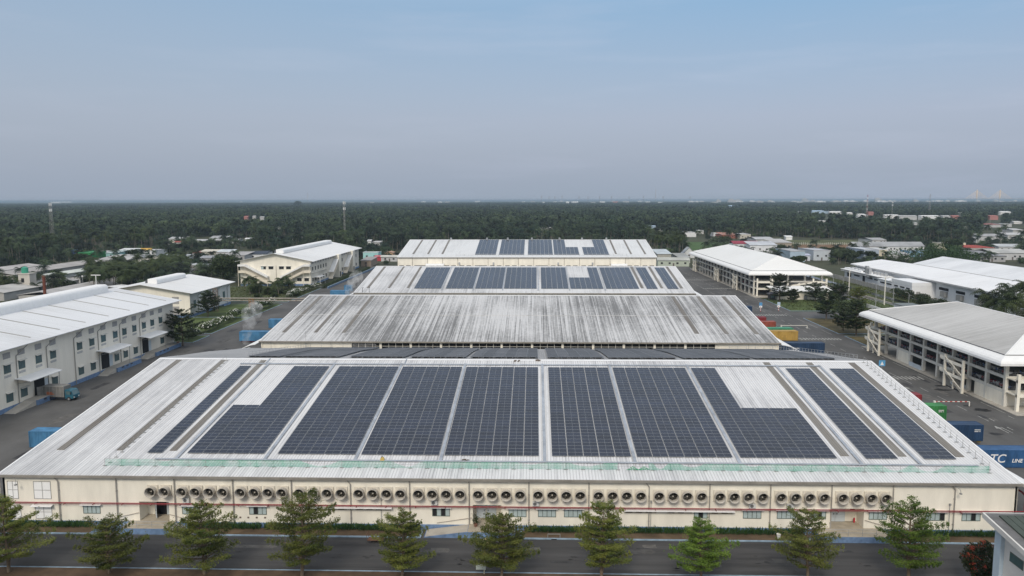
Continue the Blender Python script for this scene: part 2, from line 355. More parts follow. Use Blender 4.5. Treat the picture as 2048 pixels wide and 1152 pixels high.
def window_x(par, y0, y1, z0, z1, x, n=3, face=1, awn=True, gl=None):
    "window in a wall that faces +X (face=1) or -X"
    f = MB(); t = 0.09; s = face
    a, c = sorted((x-0.02*s, x+0.05*s))
    f.box(a, y0, z0, c, y1, z0+t); f.box(a, y0, z1-t, c, y1, z1)
    for k in range(n+1):
        yc = y0+t/2+(y1-y0-t)*k/n; f.box(a, yc-t/2, z0+t, c-0.003, yc+t/2, z1-t)
    fo = f.build('window', framem, par)
    MB().quad((x+0.015*s, y0+t, z0+t), (x+0.015*s, y1-t, z0+t), (x+0.015*s, y1-t, z1-t), (x+0.015*s, y0+t, z1-t)).build('pane', gl or glass, fo)
    if awn:
        MB().hexa([(x, y0-0.2, z1+0.02), (x+0.6*s, y0-0.2, z1-0.12), (x+0.6*s, y1+0.2, z1-0.12), (x, y1+0.2, z1+0.02),
                   (x, y0-0.2, z1+0.1), (x+0.6*s, y0-0.2, z1-0.04), (x+0.6*s, y1+0.2, z1-0.04), (x, y1+0.2, z1+0.1)]).build('awning', offw, par)
    return fo

# ------------------------------------------------------------------ the four factory halls
XL, XR = -72.85, 63.55
PIPES = [-72.82+8*k for k in range(18)]
SKYX = [(-69.3, -68.2), (-60.5, -59.6), (-52.7, -51.7), (43.0, 44.15), (51.0, 52.1), (58.9, 60.1)]
skylm = roofmat('dirty_skylight', (0.22, 0.205, 0.18), (0.12, 0.10, 0.08), 0.8, 'Y', 3, 0.4, 0.3)
seamm = mat('ridge_cap', (0.75, 0.75, 0.75), 0.5, 0.08)
def hall(label, Ye, half, ze, rise, rm, skys, plinth=True, wm=None, name='factory_hall', zback=None, bulge=0.0, rmb=None):
    Yr = Ye+half; Yb = Ye+2*half; zr = ze+rise; zbk = ze if zback is None else zback
    h = thing(name, label, 'factory hall', (-4.65, Ye+0.4, 0))
    wm = wm or cream
    rfs = [MB(), MB()]
    for k in range(2):      # sheet length changes half way up: the upper sheet laps over the lower
        for (ya, za, yb, zb) in ((Ye, ze, Yr, zr), (Yb, zbk, Yr, zr)):
            bu = bulge if ya == Yb else 0.0
            u0, u1 = (0, 0.52) if k == 0 else (0.515, 1.0); dz = 0.03*k
            b0, b1 = (bu if k else 0), (0 if k else bu)
            p = [(XL, ya+(yb-ya)*u0, za+(zb-za)*u0+dz+b0), (XR, ya+(yb-ya)*u0, za+(zb-za)*u0+dz+b0), (XR, ya+(yb-ya)*u1, za+(zb-za)*u1+dz+b1), (XL, ya+(yb-ya)*u1, za+(zb-za)*u1+dz+b1)]
            t = 0.05+0.012*k
            rfs[0 if ya == Ye else 1].hexa([(x, y, z-t) for x, y, z in p]+p)
    ro = rfs[0].build('roof', rm, h); rfs[1].build('roof', rmb or rm, h)
    MB().prism([(Yr-0.7, zr-0.03), (Yr, zr+0.1), (Yr+0.7, zr-0.03), (Yr, zr-0.06)], XL-0.02, XR+0.02, 'X').build('ridge_cap', seamm, ro)
    for x in (XL, XR):      # white verge trim up both gables
        for (ya, yb, z0_) in ((Ye, Yr, ze), (Yb, Yr, zbk)):
            a, c = x-0.12, x+0.12; ed = MB()
            ed.hexa([(a, ya, z0_-0.25), (c, ya, z0_-0.25), (c, yb, zr-0.25), (a, yb, zr-0.25), (a, ya, z0_+0.1), (c, ya, z0_+0.1), (c, yb, zr+0.13), (a, yb, zr+0.13)])
            ed.build('verge_trim', whitep, ro)
    MB().box(XL-0.15, Ye-0.22, ze-0.34, XR+0.15, Ye+0.06, ze-0.03).build('gutter', gutt, h)
    MB().box(XL-0.15, Yb-0.06, zbk-0.34, XR+0.15, Yb+0.22, zbk-0.03).build('gutter', gutt, h)
    s = rise/half
    for (a, c) in skys:
        y0, y1 = Ye+7.4, Yr-1.0
        zz = lambda y: ze+s*(y-Ye)+0.045
        MB().hexa([(a, y0, zz(y0)-0.03), (c, y0, zz(y0)-0.03), (c, y1, zz(y1)-0.03), (a, y1, zz(y1)-0.03), (a, y0, zz(y0)+0.03), (c, y0, zz(y0)+0.03), (c, y1, zz(y1)+0.03), (a, y1, zz(y1)+0.03)]).build('skylight', skylm, ro)
    # gable ends and rear wall
    wl = MB()
    for x in (XL+0.25, XR-0.55):
        wl.prism([(Ye+0.4, 0), (Ye+0.4, ze-0.08), (Yr, zr-0.08), (Yb-0.4, zbk-0.08), (Yb-0.4, 0)], x, x+0.3, 'X')
    wl.box(XL+0.56, Yb-0.7, 0, XR-0.56, Yb-0.4, zbk-0.1)
    return h, wl, ro
rm1 = roofmat('roof_sheet_light', (0.66, 0.66, 0.66), (0.26, 0.26, 0.27), 0.75, 'Y', 1.0, 0.42, 0.32, 0.03, 0.45, 0.74, (1.3, 0.02, 3.6, 0.06))
rm2 = roofmat('roof_sheet_streaked', (0.58, 0.578, 0.575), (0.135, 0.132, 0.127), 0.92, 'Y', 41.0, 0.42, 0.2, 0.03, 0.42, 0.60, (1.5, 0.012, 4.2, 0.03), 0.5)
rm3 = roofmat('roof_sheet_dusty', (0.63, 0.63, 0.63), (0.22, 0.22, 0.22), 0.7, 'Y', 77.0, 0.42, 0.15, 0.03, 0.45, 0.68, (1.4, 0.015, 3.8, 0.05))
rm4 = roofmat('roof_sheet_far', (0.66, 0.67, 0.67), (0.3, 0.3, 0.3), 0.5, 'Y', 120.0, 0.42, 0.1, 0.03, 0.46, 0.8)

# --- front hall
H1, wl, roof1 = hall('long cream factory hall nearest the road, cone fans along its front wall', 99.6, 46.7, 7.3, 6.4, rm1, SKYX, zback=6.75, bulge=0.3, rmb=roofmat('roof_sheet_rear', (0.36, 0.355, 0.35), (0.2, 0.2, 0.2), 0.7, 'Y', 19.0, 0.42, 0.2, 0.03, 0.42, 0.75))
ent = [(-53.85, -49.75), (-8.35, -4.5), (39.3, 43.56)]
xs = XL+0.25
for a, c in ent: wl.box(xs, 100, 0.0, a, 100.3, 7.2); wl.box(a, 100, 3.5, c, 100.3, 7.2); wl.box(a, 100, 0.0, c, 100.3, 0.82); xs = c
wl.box(xs, 100, 0.0, XR-0.25, 100.3, 7.2)
for a, c in ent: wl.box(a-0.2, 100.3, 0.6, a, 102.4, 3.7); wl.box(c, 100.3, 0.6, c+0.2, 102.4, 3.7); wl.box(a, 102.2, 3.2, c, 102.4, 3.7); wl.box(a-0.2, 100.3, 3.7, c+0.2, 102.4, 3.8)
wl.build('wall', cream, H1)
pl = MB(); xs = XL+0.2
for a, c in ((-53.9, -49.7), (-8.4, -4.4), (39.2, 43.6)): pl.box(xs, 99.94, 0, a, 100.05, 0.72); xs = c
pl.box(xs, 99.94, 0, XR-0.2, 100.05, 0.72); pl.box(XR-0.28, 100, 0, XR-0.19, 190, 0.72); pl.build('plinth', bluep, H1)
for k, x in enumerate(PIPES):
    p = MB()
    if k % 5 == 1: p.path([(x-0.4, 99.55, 7.0), (x-0.35, 99.8, 6.75), (x, 99.8, 6.3), (x, 99.8, 0.1)], 0.075)
    else: p.path([(x, 99.6, 7.0), (x, 99.8, 6.85), (x, 99.8, 0.1)], 0.075)
    for z in (1.5, 3.0, 5.0): p.box(x-0.11, 99.76, z, x+0.11, 100.0, z+0.05)
    p.build('downpipe', mat('pipe_grey', (0.34, 0.32, 0.29), 0.5, 0.2), H1)
for (a, c, z0, z1, op) in ((-61.65, -59.25, 1.75, 2.92, None), (-47.95, -45.5, 1.8, 2.95, None), (-38.73, -36.34, 1.84, 3.0, [1]), (-13.82, -11.43, 1.88, 3.04, [0, 2]), (-3.53, -1.13, 1.9, 3.03, None), (0.42, 2.83, 1.92, 3.04, None), (3.9, 6.33, 1.93, 3.05, None), (27.68, 30.1, 2.0, 3.12, None), (32.15, 34.6, 2.02, 3.14, None), (36.4, 38.6, 2.02, 3.14, [2]), (44.2, 46.6, 2.03, 3.13, None), (51.6, 54.1, 1.97, 3.12, [3]), (56.3, 58.74, 1.98, 3.12, [2]), (59.9, 62.3, 1.98, 3.1, [2, 3])):
    window_y(H1, a, c, z0, z1, 100.0, 4, True, op)
window_y(H1, 21.2, 23.0, 1.95, 3.06, 100.0, 3, False, [1])
# louvred panels of the left bay
wlm = roofmat('white_louvre', (0.72, 0.73, 0.75), (0.4, 0.42, 0.46), 0.4, 'Y', 2.0, 9.0, 0.02)
for (a, c, z0, z1) in ((-72.0, -70.5, 3.75, 6.28), (-68.35, -65.95, 3.75, 6.25), (-68.3, -66.0, 0.95, 2.86), (-71.9, -70.3, 0.95, 2.8)):
    f = MB(); t = 0.06
    f.box(a, 99.95, z0, c, 100.02, z0+t); f.box(a, 99.95, z1-t, c, 100.02, z1); f.box(a, 99.953, z0+t, a+t, 100.02, z1-t); f.box(c-t, 99.953, z0+t, c, 100.02, z1-t)
    f.box((a+c)/2-t/2, 99.953, z0+t, (a+c)/2+t/2, 100.02, z1-t); f.box(a+t, 99.957, (z0+z1)/2-t/2, c-t, 100.02, (z0+z1)/2+t/2)
    lo = f.build('louvre_panel', grey, H1)
    sl_ = MB(); k = 0; z = z0+t
    while z < z1-t-0.11: sl_.hexa([(a+t, 99.99, z), (c-t, 99.99, z), (c-t, 99.985, z), (a+t, 99.985, z), (a+t, 99.99, z+0.11), (c-t, 99.99, z+0.11), (c-t, 99.965, z+0.02), (a+t, 99.965, z+0.02)]); z += 0.11
    sl_.build('louvre', whitep, lo)
MB().hexa([(-68.6, 100, 2.95), (-65.7, 100, 2.95), (-65.7, 99.3, 2.85), (-68.6, 99.3, 2.85), (-68.6, 100, 3.03), (-65.7, 100, 3.03), (-65.7, 99.3, 2.93), (-68.6, 99.3, 2.93)]).build('awning', whitep, H1)
# long ventilation slots under awnings
slotm = mat('slot_brown', (0.16, 0.12, 0.09), 0.8, 0.3)
for (a, c) in ((-30.6, -25.4), (-24.2, -19.4), (12.0, 16.2), (17.6, 20.9), (23.35, 26.3)):
    f = MB().box(a, 99.96, 2.6, c, 100.02, 3.05).build('vent_band', mat('slot_cream', (0.5, 0.44, 0.33)), H1)
    x = a+0.2
    while x+0.85 <= c+0.05: MB().box(x, 99.945, 2.65, x+0.8, 99.975, 2.98).build('vent_slot', slotm, f); x += 1.28
for (a, c) in ((-31.0, -19.2), (11.8, 26.5)):
    MB().hexa([(a, 100, 3.14), (c, 100, 3.14), (c, 99.35, 3.04), (a, 99.35, 3.04), (a, 100, 3.22), (c, 100, 3.22), (c, 99.35, 3.12), (a, 99.35, 3.12)]).build('awning', whitep, H1)
for x in (-41.3, -40.0, -38.9, -37.75, -36.6):
    MB().box(x-0.13, 99.97, 1.3, x+0.13, 100.02, 1.52).build('wall_vent', slotm, H1)
# entrances
dl = mat('door_leaf', (0.56, 0.62, 0.66), 0.5, 0.06)
def leaf(par, p0, p1, z0=0.85, z1=3.2, m=dl):
    d = Vector((p1[0]-p0[0], p1[1]-p0[1], 0)).normalized(); n = Vector((-d.y, d.x, 0))*0.03
    b = MB(); q = [(p0[0]-n.x, p0[1]-n.y), (p1[0]-n.x, p1[1]-n.y), (p1[0]+n.x, p1[1]+n.y), (p0[0]+n.x, p0[1]+n.y)]
    b.hexa([(x, y, z0) for x, y in q]+[(x, y, z1) for x, y in q]); o = b.build('door', m, par)
    hx, hy = p0[0]+(p1[0]-p0[0])*0.85, p0[1]+(p1[1]-p0[1])*0.85
    MB().box(hx-0.05, hy-0.1, 1.85, hx+0.05, hy-0.035, 2.0).build('handle', darkm, o)
    return o
leaf(H1, (-52.8, 102.2), (-51.9, 100.75)); leaf(H1, (-51.1, 102.1), (-49.85, 102.1))
MB().box(-52.85, 102.25, 0.82, -51.1, 102.38, 3.2).build('doorway', dark, H1); MB().box(-53.85, 102.2, 0.82, -52.85, 102.4, 3.2).build('side_panel', cream, H1)
leaf(H1, (-8.0, 102.1), (-6.75, 102.1)); leaf(H1, (-5.3, 102.1), (-6.6, 102.1)); MB().box(-8.35, 102.25, 0.82, -4.5, 102.38, 3.2).build('doorway', cream, H1)
leaf(H1, (39.35, 102.1), (40.6, 102.1)); leaf(H1, (41.95, 102.1), (40.65, 102.1)); MB().box(39.3, 102.25, 0.82, 43.56, 102.38, 3.2).build('doorway', cream, H1)
# raised entrance platforms with ramps
tilem = mat('entrance_tiles', (0.42, 0.37, 0.29), 0.6, 0.2, 1.0)
p = MB(); p.box(-55.2, 97.4, 0, -48.8, 99.93, 0.80); p.build('entrance_platform', [bluep], H1)
MB().box(-55.15, 97.45, 0.804, -48.85, 102.2, 0.825).build('platform_floor', tilem, H1)
st = MB()
for k in range(5): st.box(-48.8+k*0.32, 97.6, 0, -48.8+(k+1)*0.32, 99.8, 0.80-(k+1)*0.135)
st.build('step', conc, H1)
MB().hexa([(-60, 97.6, 0.02), (-55.2, 97.6, 0.02), (-55.2, 99.9, 0.02), (-60, 99.9, 0.02), (-60, 97.6, 0.04), (-55.2, 97.6, 0.8), (-55.2, 99.9, 0.8), (-60, 99.9, 0.04)]).build('ramp', bluep, H1)
MB().box(-8.9, 97.4, 0, -2.6, 99.93, 0.80).build('entrance_platform', bluep, H1)
MB().box(-8.85, 97.45, 0.804, -2.65, 102.2, 0.825).build('platform_floor', tilem, H1)
MB().hexa([(-14.6, 97.4, 0.0), (-8.9, 97.4, 0.0), (-8.9, 99.9, 0.0), (-14.6, 99.9, 0.0), (-14.6, 97.4, 0.06), (-8.9, 97.4, 0.8), (-8.9, 99.9, 0.8), (-14.6, 99.9, 0.06)]).build('ramp', bluep, H1)
MB().hexa([(-14.5, 97.55, 0.08), (-8.9, 97.55, 0.81), (-8.9, 99.85, 0.81), (-14.5, 99.85, 0.08), (-14.5, 97.55, 0.1), (-8.9, 97.55, 0.83), (-8.9, 99.85, 0.83), (-14.5, 99.85, 0.1)]).build('ramp_surface', concl, H1)
MB().box(36.9, 97.2, 0, 46.0, 99.93, 0.80).build('entrance_platform', bluep, H1)
MB().box(36.95, 97.25, 0.804, 45.95, 102.2, 0.825).build('platform_floor', tilem, H1)
def handrail(par, pts, h=0.95, step=1.6, name='handrail', m=None, r=0.025):
    b = MB()
    for a, c in zip(pts, pts[1:]):
        a, c = Vector(a), Vector(c); n = max(1, int((c-a).length/step))
        for k in range(n+1):
            q = a+(c-a)*(k/n); b.tube(q, q+Vector((0, 0, h)), r, 6)
        for hh in (h, h*0.55): b.tube(a+Vector((0, 0, hh)), c+Vector((0, 0, hh)), r, 6)
    return b.build(name, m or galv, par)
handrail(H1, [(-55.1, 97.5, 0.82), (-48.9, 97.5, 0.82)]); handrail(H1, [(37, 97.3, 0.82), (45.9, 97.3, 0.82)])
for (a, b_) in (((-58.2, 99.85, 1.0), (-53.9, 99.85, 2.0)), ((-13.2, 99.85, 1.0), (-8.5, 99.85, 1.75)), ((43.65, 99.85, 2.0), (47.0, 99.85, 1.0)), ((-49.7, 99.85, 1.8), (-47.9, 99.85, 1.3))):
    MB().tube(a, b_, 0.035, 6).build('handrail', mat('rail_brown', (0.35, 0.3, 0.25)), H1)
# curved white canopy along the right side
def side_canopy(par, x0, x1, z0, z1, y0, y1, m=None):
    n = 7; b = MB(); prof = []
    for k in range(n+1):
        u = k/n; prof.append((x0+(x1-x0)*u, z0-(z0-z1)*(u**1.6)))
    prof2 = [(x, z-0.12) for x, z in prof][::-1]
    b.prism(prof+prof2, y0, y1, 'Y', 0); o = b.build('side_canopy', m or whitep, par)
    return o
side_canopy(H1, 63.7, 68.3, 6.95, 5.3, 97.5, 192)
for y in range(100, 192, 8): MB().tube((67.2, y, 0), (67.2, y, 5.5), 0.09, 6).build('canopy_post', whitep, H1)
for (px, dz) in ((-70.7, 0), (55.0, 0)):    # wall lamp brackets
    MB().path([(px, 99.7, 6.9), (px+0.5, 99.2, 6.5), (px+0.5, 99.1, 6.1)], 0.03).box(px+0.38, 98.95, 5.95, px+0.62, 99.25, 6.12).build('wall_lamp', grey, H1)
for x in (-21.3+0.6, 15.1+0.35, 54.6):
    MB().tube((x, 99.8, 0.1), (x, 99.8, 4.3), 0.035, 6).box(x-0.1, 99.65, 4.2, x+0.1, 99.9, 4.4).build('vent_pipe', grey, H1)
# walkway sheets and cable trays on the roof
s1 = 6.4/46.7
zr1 = lambda y: 7.3+s1*(y-99.6)
walk = mat('walkway_grating', (0.36, 0.39, 0.43), 0.5, 0.3, 0.5, metal=0.2)
def roof_strip(x0, x1, y0, y1, name, m, dz=0.1, th=0.05, par=None):
    return MB().hexa([(x0, y0, zr1(y0)+dz), (x1, y0, zr1(y0)+dz), (x1, y1, zr1(y1)+dz), (x0, y1, zr1(y1)+dz), (x0, y0, zr1(y0)+dz+th), (x1, y0, zr1(y0)+dz+th), (x1, y1, zr1(y1)+dz+th), (x0, y1, zr1(y1)+dz+th)]).build(name, m, par or roof1)
for xc in (-50.6, -38.0, -25.2, -13.2, 1.35, 13.9, 28.3, 44.9, 52.9): roof_strip(xc-0.22, xc+0.22, 104.4, 143.8, 'walkway', walk)
roof_strip(-56, 53, 142.9, 143.35, 'cable_tray', walk, 0.16); roof_strip(-53.5, 60.5, 104.0, 104.35, 'cable_tray', walk, 0.16)
for xc in (-51.2, -24.7): roof_strip(xc-0.1, xc+0.1, 143.4, 146.0, 'cable_tray', walk, 0.14)

# ------------------------------------------------------------------ solar arrays
def cellmat():
    m = bpy.data.materials.new('solar_cells'); m.use_nodes = True; t = m.node_tree; b = t.nodes['Principled BSDF']
    b.inputs['Roughness'].default_value = 0.2; b.inputs['Specular IOR Level'].default_value = 0.26
    oi = N(t, 'ShaderNodeObjectInfo'); mr = N(t, 'ShaderNodeMapRange', i={'To Min': 0.75, 'To Max': 1.25}); t.links.new(oi.outputs['Random'], mr.inputs['Value'])
    g_ = N(t, 'ShaderNodeNewGeometry'); n1 = N(t, 'ShaderNodeTexNoise', i={'Scale': 0.15, 'Detail': 4}); t.links.new(g_.outputs['Position'], n1.inputs['Vector'])
    m2 = N(t, 'ShaderNodeMapRange', i={'From Min': 0.3, 'From Max': 0.7, 'To Min': 0.8, 'To Max': 1.3}); t.links.new(n1.outputs['Fac'], m2.inputs['Value'])
    mm = N(t, 'ShaderNodeMath', operation='MULTIPLY'); t.links.new(mr.outputs[0], mm.inputs[0]); t.links.new(m2.outputs[0], mm.inputs[1])
    vm = N(t, 'ShaderNodeVectorMath', operation='SCALE'); vm.inputs[0].default_value = (0.011, 0.0155, 0.030); t.links.new(mm.outputs[0], vm.inputs['Scale'])
    t.links.new(vm.outputs[0], b.inputs['Base Color']); return m
cells = cellmat()
alum = mat('panel_frame', (0.29, 0.31, 0.33), 0.45, 0.1, metal=0.3)
PW, PH = 2.15, 1.062
def panel_mesh():
    b = MB(); b.box(-PW/2, -PH/2, 0, PW/2, PH/2, 0.035, 0); t = 0.026
    b.quad((-PW/2+t, -PH/2+t, 0.038), (-0.011, -PH/2+t, 0.038), (-0.011, PH/2-t, 0.038), (-PW/2+t, PH/2-t, 0.038), 1)
    b.quad((0.011, -PH/2+t, 0.038), (PW/2-t, -PH/2+t, 0.038), (PW/2-t, PH/2-t, 0.038), (0.011, PH/2-t, 0.038), 1)
    o = b.build('panel', [alum, cells]); me = o.data; bpy.data.objects.remove(o); return me
PM = panel_mesh(); CP = 2.24; RP = 1.095
sang = math.atan(s1)
def dusty():  # rear-slope cells: the grey grazing reflection is put into the base colour
    m = cells.copy(); m.name = 'sheen_grey_solar_cells'; b = m.node_tree.nodes['Principled BSDF']; b.inputs['Roughness'].default_value = 0.5
    for n in m.node_tree.nodes:
        if n.type == 'VECT_MATH': n.inputs[0].default_value = (0.085, 0.085, 0.09)
    return m
sheenc = dusty()
def array(label, x0, ncol, nrow, y0, cut=None, zf=zr1, ang=sang, panels=True, sign=1, group=None, dz=0.13):
    "a block of panels bolted to one set of rails; cut = {column: rows kept}"
    a = thing('solar_array', label, 'solar array', (x0, y0, zf(y0)), 0, group)
    L = RP*math.cos(ang)
    for c in range(ncol):
        n = (cut or {}).get(c, nrow); xc = x0+CP*(c+0.5)
        r = MB(); y1 = y0+sign*L*n
        for dx in (-0.6, 0.6):
            r.hexa([(xc+dx-0.03, y0, zf(y0)+0.06), (xc+dx+0.03, y0, zf(y0)+0.06), (xc+dx+0.03, y1, zf(y1)+0.06), (xc+dx-0.03, y1, zf(y1)+0.06),
                    (xc+dx-0.03, y0, zf(y0)+dz-0.004), (xc+dx+0.03, y0, zf(y0)+dz-0.004), (xc+dx+0.03, y1, zf(y1)+dz-0.004), (xc+dx-0.03, y1, zf(y1)+dz-0.004)])
        if not panels:      # far away: the column is one mesh
            for k in range(n):
                ya, yb = y0+sign*L*(k+0.03), y0+sign*L*(k+0.97); xa, xb = xc-PW/2, xc+PW/2
                q = [(xa, ya, zf(ya)+dz+0.03), (xb, ya, zf(ya)+dz+0.03), (xb, yb, zf(yb)+dz+0.03), (xa, yb, zf(yb)+dz+0.03)]
                r.hexa([(x, y, z-0.03) for x, y, z in q]+q, 0)
                u = [(xa+0.04, ya+sign*0.03, zf(ya+sign*0.03)+dz+0.034), (xb-0.04, ya+sign*0.03, zf(ya+sign*0.03)+dz+0.034), (xb-0.04, yb-sign*0.03, zf(yb-sign*0.03)+dz+0.034), (xa+0.04, yb-sign*0.03, zf(yb-sign*0.03)+dz+0.034)]
                r.quad(*(u if sign > 0 else u[::-1]), 1)
            r.build('panel_column', [alum, cells if sign > 0 else sheenc], a); continue
        rail = r.build('panel_column', alum, a)
        for k in range(n):
            y = y0+L*(k+0.5)
            obj('panel', PM, rail, (xc-x0, y-y0, zf(y)+dz-zf(y0)), (ang, 0, 0))
    return a
A1 = [('narrow strip of dark solar panels one column wide beside the left roof railing', -55.6, 1, None), ('wide solar block with its two left columns cut short, next to the single narrow strip', -49.79, 5, {0: 16, 1: 16}),
      ('full solar block of five columns just right of the cut-short left block', -36.71, 5, None), ('full solar block of five columns, second block left of the central walkway', -24.75, 5, None),
      ('full solar block of six columns directly left of the central walkway', -12.85, 6, None), ('full solar block of five columns directly right of the central walkway', 2.36, 5, None),
      ('full solar block of six columns between the central right block and the notched right block', 14.3, 6, None), ('wide solar block with its four right columns cut short below bare roof', 28.75, 6, {2: 16, 3: 16, 4: 16, 5: 16}),
      ('strip of solar panels two columns wide between two dirty skylights', 46.1, 2, None), ('strip of solar panels two columns wide nearest the right roof railing', 54.1, 2, None)]
for lab, x0, nc, cut in A1: array(lab+' of the front roof' if len(lab.split()) < 13 else lab, x0, nc, 33, 106.1, cut)
# far slope of the front roof
def zb1(y):
    u = (193.0-y)/46.7
    return 6.75+6.95*u+0.3*(u/0.52 if u < 0.52 else (1-u)/0.48)+0.03
for lab, x0, nc in (('three-column', -57.0, 3), ('five-column', -49.79, 5), ('five-column', -36.71, 5), ('five-column', -24.75, 5), ('six-column', -12.85, 6), ('five-column', 2.36, 5), ('six-column', 14.3, 6), ('six-column', 28.75, 6), ('seven-column', 42.7, 7)):
    side = 'left end' if x0 < -55 else 'second from left end' if x0 < -40 else 'third from left end' if x0 < -30 else 'fourth from left end' if x0 < -20 else 'left of centre gap' if x0 < 0 else 'right of centre gap' if x0 < 10 else 'third from right end' if x0 < 20 else 'second from right end' if x0 < 40 else 'right end'
    array(f'{lab} solar block lying on the far slope behind the front ridge, {side}', x0, nc, 38, 190.4, None, zb1, -sang, False, -1, None, 0.3)
# --- second hall: clerestory openings, streaked roof, no panels
H2, wl, roof2 = hall('cream factory hall with a heavily streaked bare roof and dark openings under its eave', 200.0, 46.7, 7.3, 6.5, rm2, SKYX)
wl.box(XL+0.55, 200.6, 0, XR-0.55, 200.9, 4.4); wl.box(XL+0.55, 200.6, 6.75, XR-0.55, 200.9, 7.2)
wl.box(XL+0.55, 200.6, 4.4, -48.8, 200.9, 6.75); wl.box(47.4, 200.6, 4.4, XR-0.55, 200.9, 6.75)
for k in range(13): wl.box(-48.8+8*k-0.3, 200.55, 4.4, -48.8+8*k+0.3, 200.9, 6.75)
wl.build('wall', cream, H2)
yl = 200+46.7*0.518; zl_ = 7.3+6.5*0.518+0.035
MB().hexa([(XL+0.1, yl-0.1, zl_-0.03), (XR-0.1, yl-0.1, zl_-0.03), (XR-0.1, yl+0.1, zl_), (XL+0.1, yl+0.1, zl_), (XL+0.1, yl-0.1, zl_+0.03), (XR-0.1, yl-0.1, zl_+0.03), (XR-0.1, yl+0.1, zl_+0.06), (XL+0.1, yl+0.1, zl_+0.06)]).build('lap_seam', mat('lap_seam', (0.55, 0.55, 0.54), 0.6, 0.4, 0.3), roof2)
for k in range(12):
    a, c = -48.8+8*k+0.3, -48.8+8*(k+1)-0.3
    f = MB()
    for j in range(1, 4): x = a+(c-a)*j/4; f.box(x-0.05, 200.62, 4.4, x+0.05, 200.72, 6.75)
    f.box(a, 200.64, 5.85, c, 200.7, 5.93)
    fo = f.build('clerestory_opening', offw, H2)
    MB().quad((a, 201.5, 4.3), (c, 201.5, 4.3), (c, 201.5, 6.8), (a, 201.5, 6.8)).build('dark_interior', dark, fo)
for k in range(3, 16):
    pass
for x in (-70, -62, -54, 55.5): MB().box(x-0.03, 200.56, 4.0, x+0.03, 200.6, 7.1).build('wall_joint', grey, H2)
side_canopy(H2, 63.7, 68.0, 6.95, 5.5, 199, 292); side_canopy(H2, -73.0, -77.0, 6.95, 5.6, 197, 292)
for x in (-75.8, 66.8):
    for y in range(200, 290, 10): MB().tube((x, y, 0), (x, y, 5.8), 0.1, 6).build('canopy_post', whitep, H2)
MB().tube((-60.6, 200.4, 5.5), (-60.6, 200.2, 10.0), 0.04, 6).build('lightning_rod', galv, H2)
# --- third hall
H3, wl, roof3 = hall('factory hall with a dusty white roof fully covered by solar blocks, third from the road', 307.2, 46.0, 7.3, 6.8, rm3, SKYX)
wl.box(XL+0.55, 307.6, 0, XR-0.55, 307.9, 7.2); wl.build('wall', cream, H3)
side_canopy(H3, 63.7, 68, 6.95, 5.5, 306, 399); side_canopy(H3, -73.0, -76, 6.95, 5.8, 306, 399)
s3 = 6.8/46.0; zr3 = lambda y: 7.3+s3*(y-307.2)
for j, (x0, nc, cut) in enumerate(((-49.6, 5, None), (-36.6, 5, None), (-24.6, 5, None), (-12.8, 6, None), (2.4, 5, None), (14.3, 6, {0: 17, 1: 17, 2: 17, 3: 17}), (28.8, 6, None), (45.2, 2, None), (53.6, 2, None))):
    lab = ['at the left end of the third roof', 'second from the left on the third roof', 'third from the left on the third roof', 'left of the middle gap on the third roof', 'right of the middle gap on the third roof', 'with a bare notch in its upper left, on the third roof', 'right of the notched block on the third roof', 'two columns wide beside the right skylights of the third roof', 'two columns wide at the far right of the third roof'][j]
    array('blue-grey solar block '+lab, x0, nc, 34, 313.5, cut, zr3, math.atan(s3), False)
for xc in (-38.0, -25.2, -13.2, 1.2, 13.9, 28.3):
    y0, y1 = 311, 352; MB().hexa([(xc-0.2, y0, zr3(y0)+0.1), (xc+0.2, y0, zr3(y0)+0.1), (xc+0.2, y1, zr3(y1)+0.1), (xc-0.2, y1, zr3(y1)+0.1), (xc-0.2, y0, zr3(y0)+0.14), (xc+0.2, y0, zr3(y0)+0.14), (xc+0.2, y1, zr3(y1)+0.14), (xc-0.2, y1, zr3(y1)+0.14)]).build('walkway', walk, roof3)
for x in (-69.5, -66.8): MB().path([(x, 308, 7.4), (x, 308, 9.2), (x+0.5, 307.6, 9.3)], 0.1).build('roof_vent_pipe', darkm, H3)
# --- fourth, taller hall
H4, wl, roof4 = hall('tall cream two-storey factory hall farthest back, palm forest right behind it', 406.0, 44.0, 14.3, 7.0, rm4, [(-66, -65), (-58, -57), (-50.3, -49.3), (42.5, 43.5), (50.5, 51.5), (58, 59)])
wl.box(XL+0.55, 406.5, 0, XR-0.55, 406.8, 14.2); wl.build('wall', cream, H4)
s4 = 7/44.0; zr4 = lambda y: 14.3+s4*(y-406)
for j, (x0, nc, cut) in enumerate(((-32.2, 5, None), (-19.4, 6, None), (-4.0, 6, None), (10.0, 6, {3: 17, 4: 17, 5: 17}), (25.8, 6, {0: 17, 1: 17, 2: 17}))):
    lab = ['leftmost on the farthest roof', 'second from left on the farthest roof', 'in the middle of the farthest roof', 'cut short at its upper right on the farthest roof', 'cut short at its upper left, rightmost on the farthest roof'][j]
    array('blue solar block '+lab, x0, nc, 35, 411.5, cut, zr4, math.atan(s4), False)
for k, x in enumerate(PIPES): MB().tube((x, 406.35, 14.0), (x, 406.35, 1), 0.09, 6).build('downpipe', gutt, H4)
for k in range(17):
    x = PIPES[k]+1.0
    for (a, c) in ((0, 2.4), (3.6, 6)) if k % 4 != 1 else ((0, 6.4),):
        f = MB().box(x+a, 406.4, 8.9, x+c, 406.52, 10.0).build('window', dark, H4)
for (a, c) in ((-57.5, -48), (39.5, 48)):
    MB().prism([(406.45, 10.3), (406.45, 11.0), (404.6, 10.9), (403.2, 10.2), (403.2, 10.1), (404.6, 10.7)], a, c, 'X').build('canopy', whitep, H4)
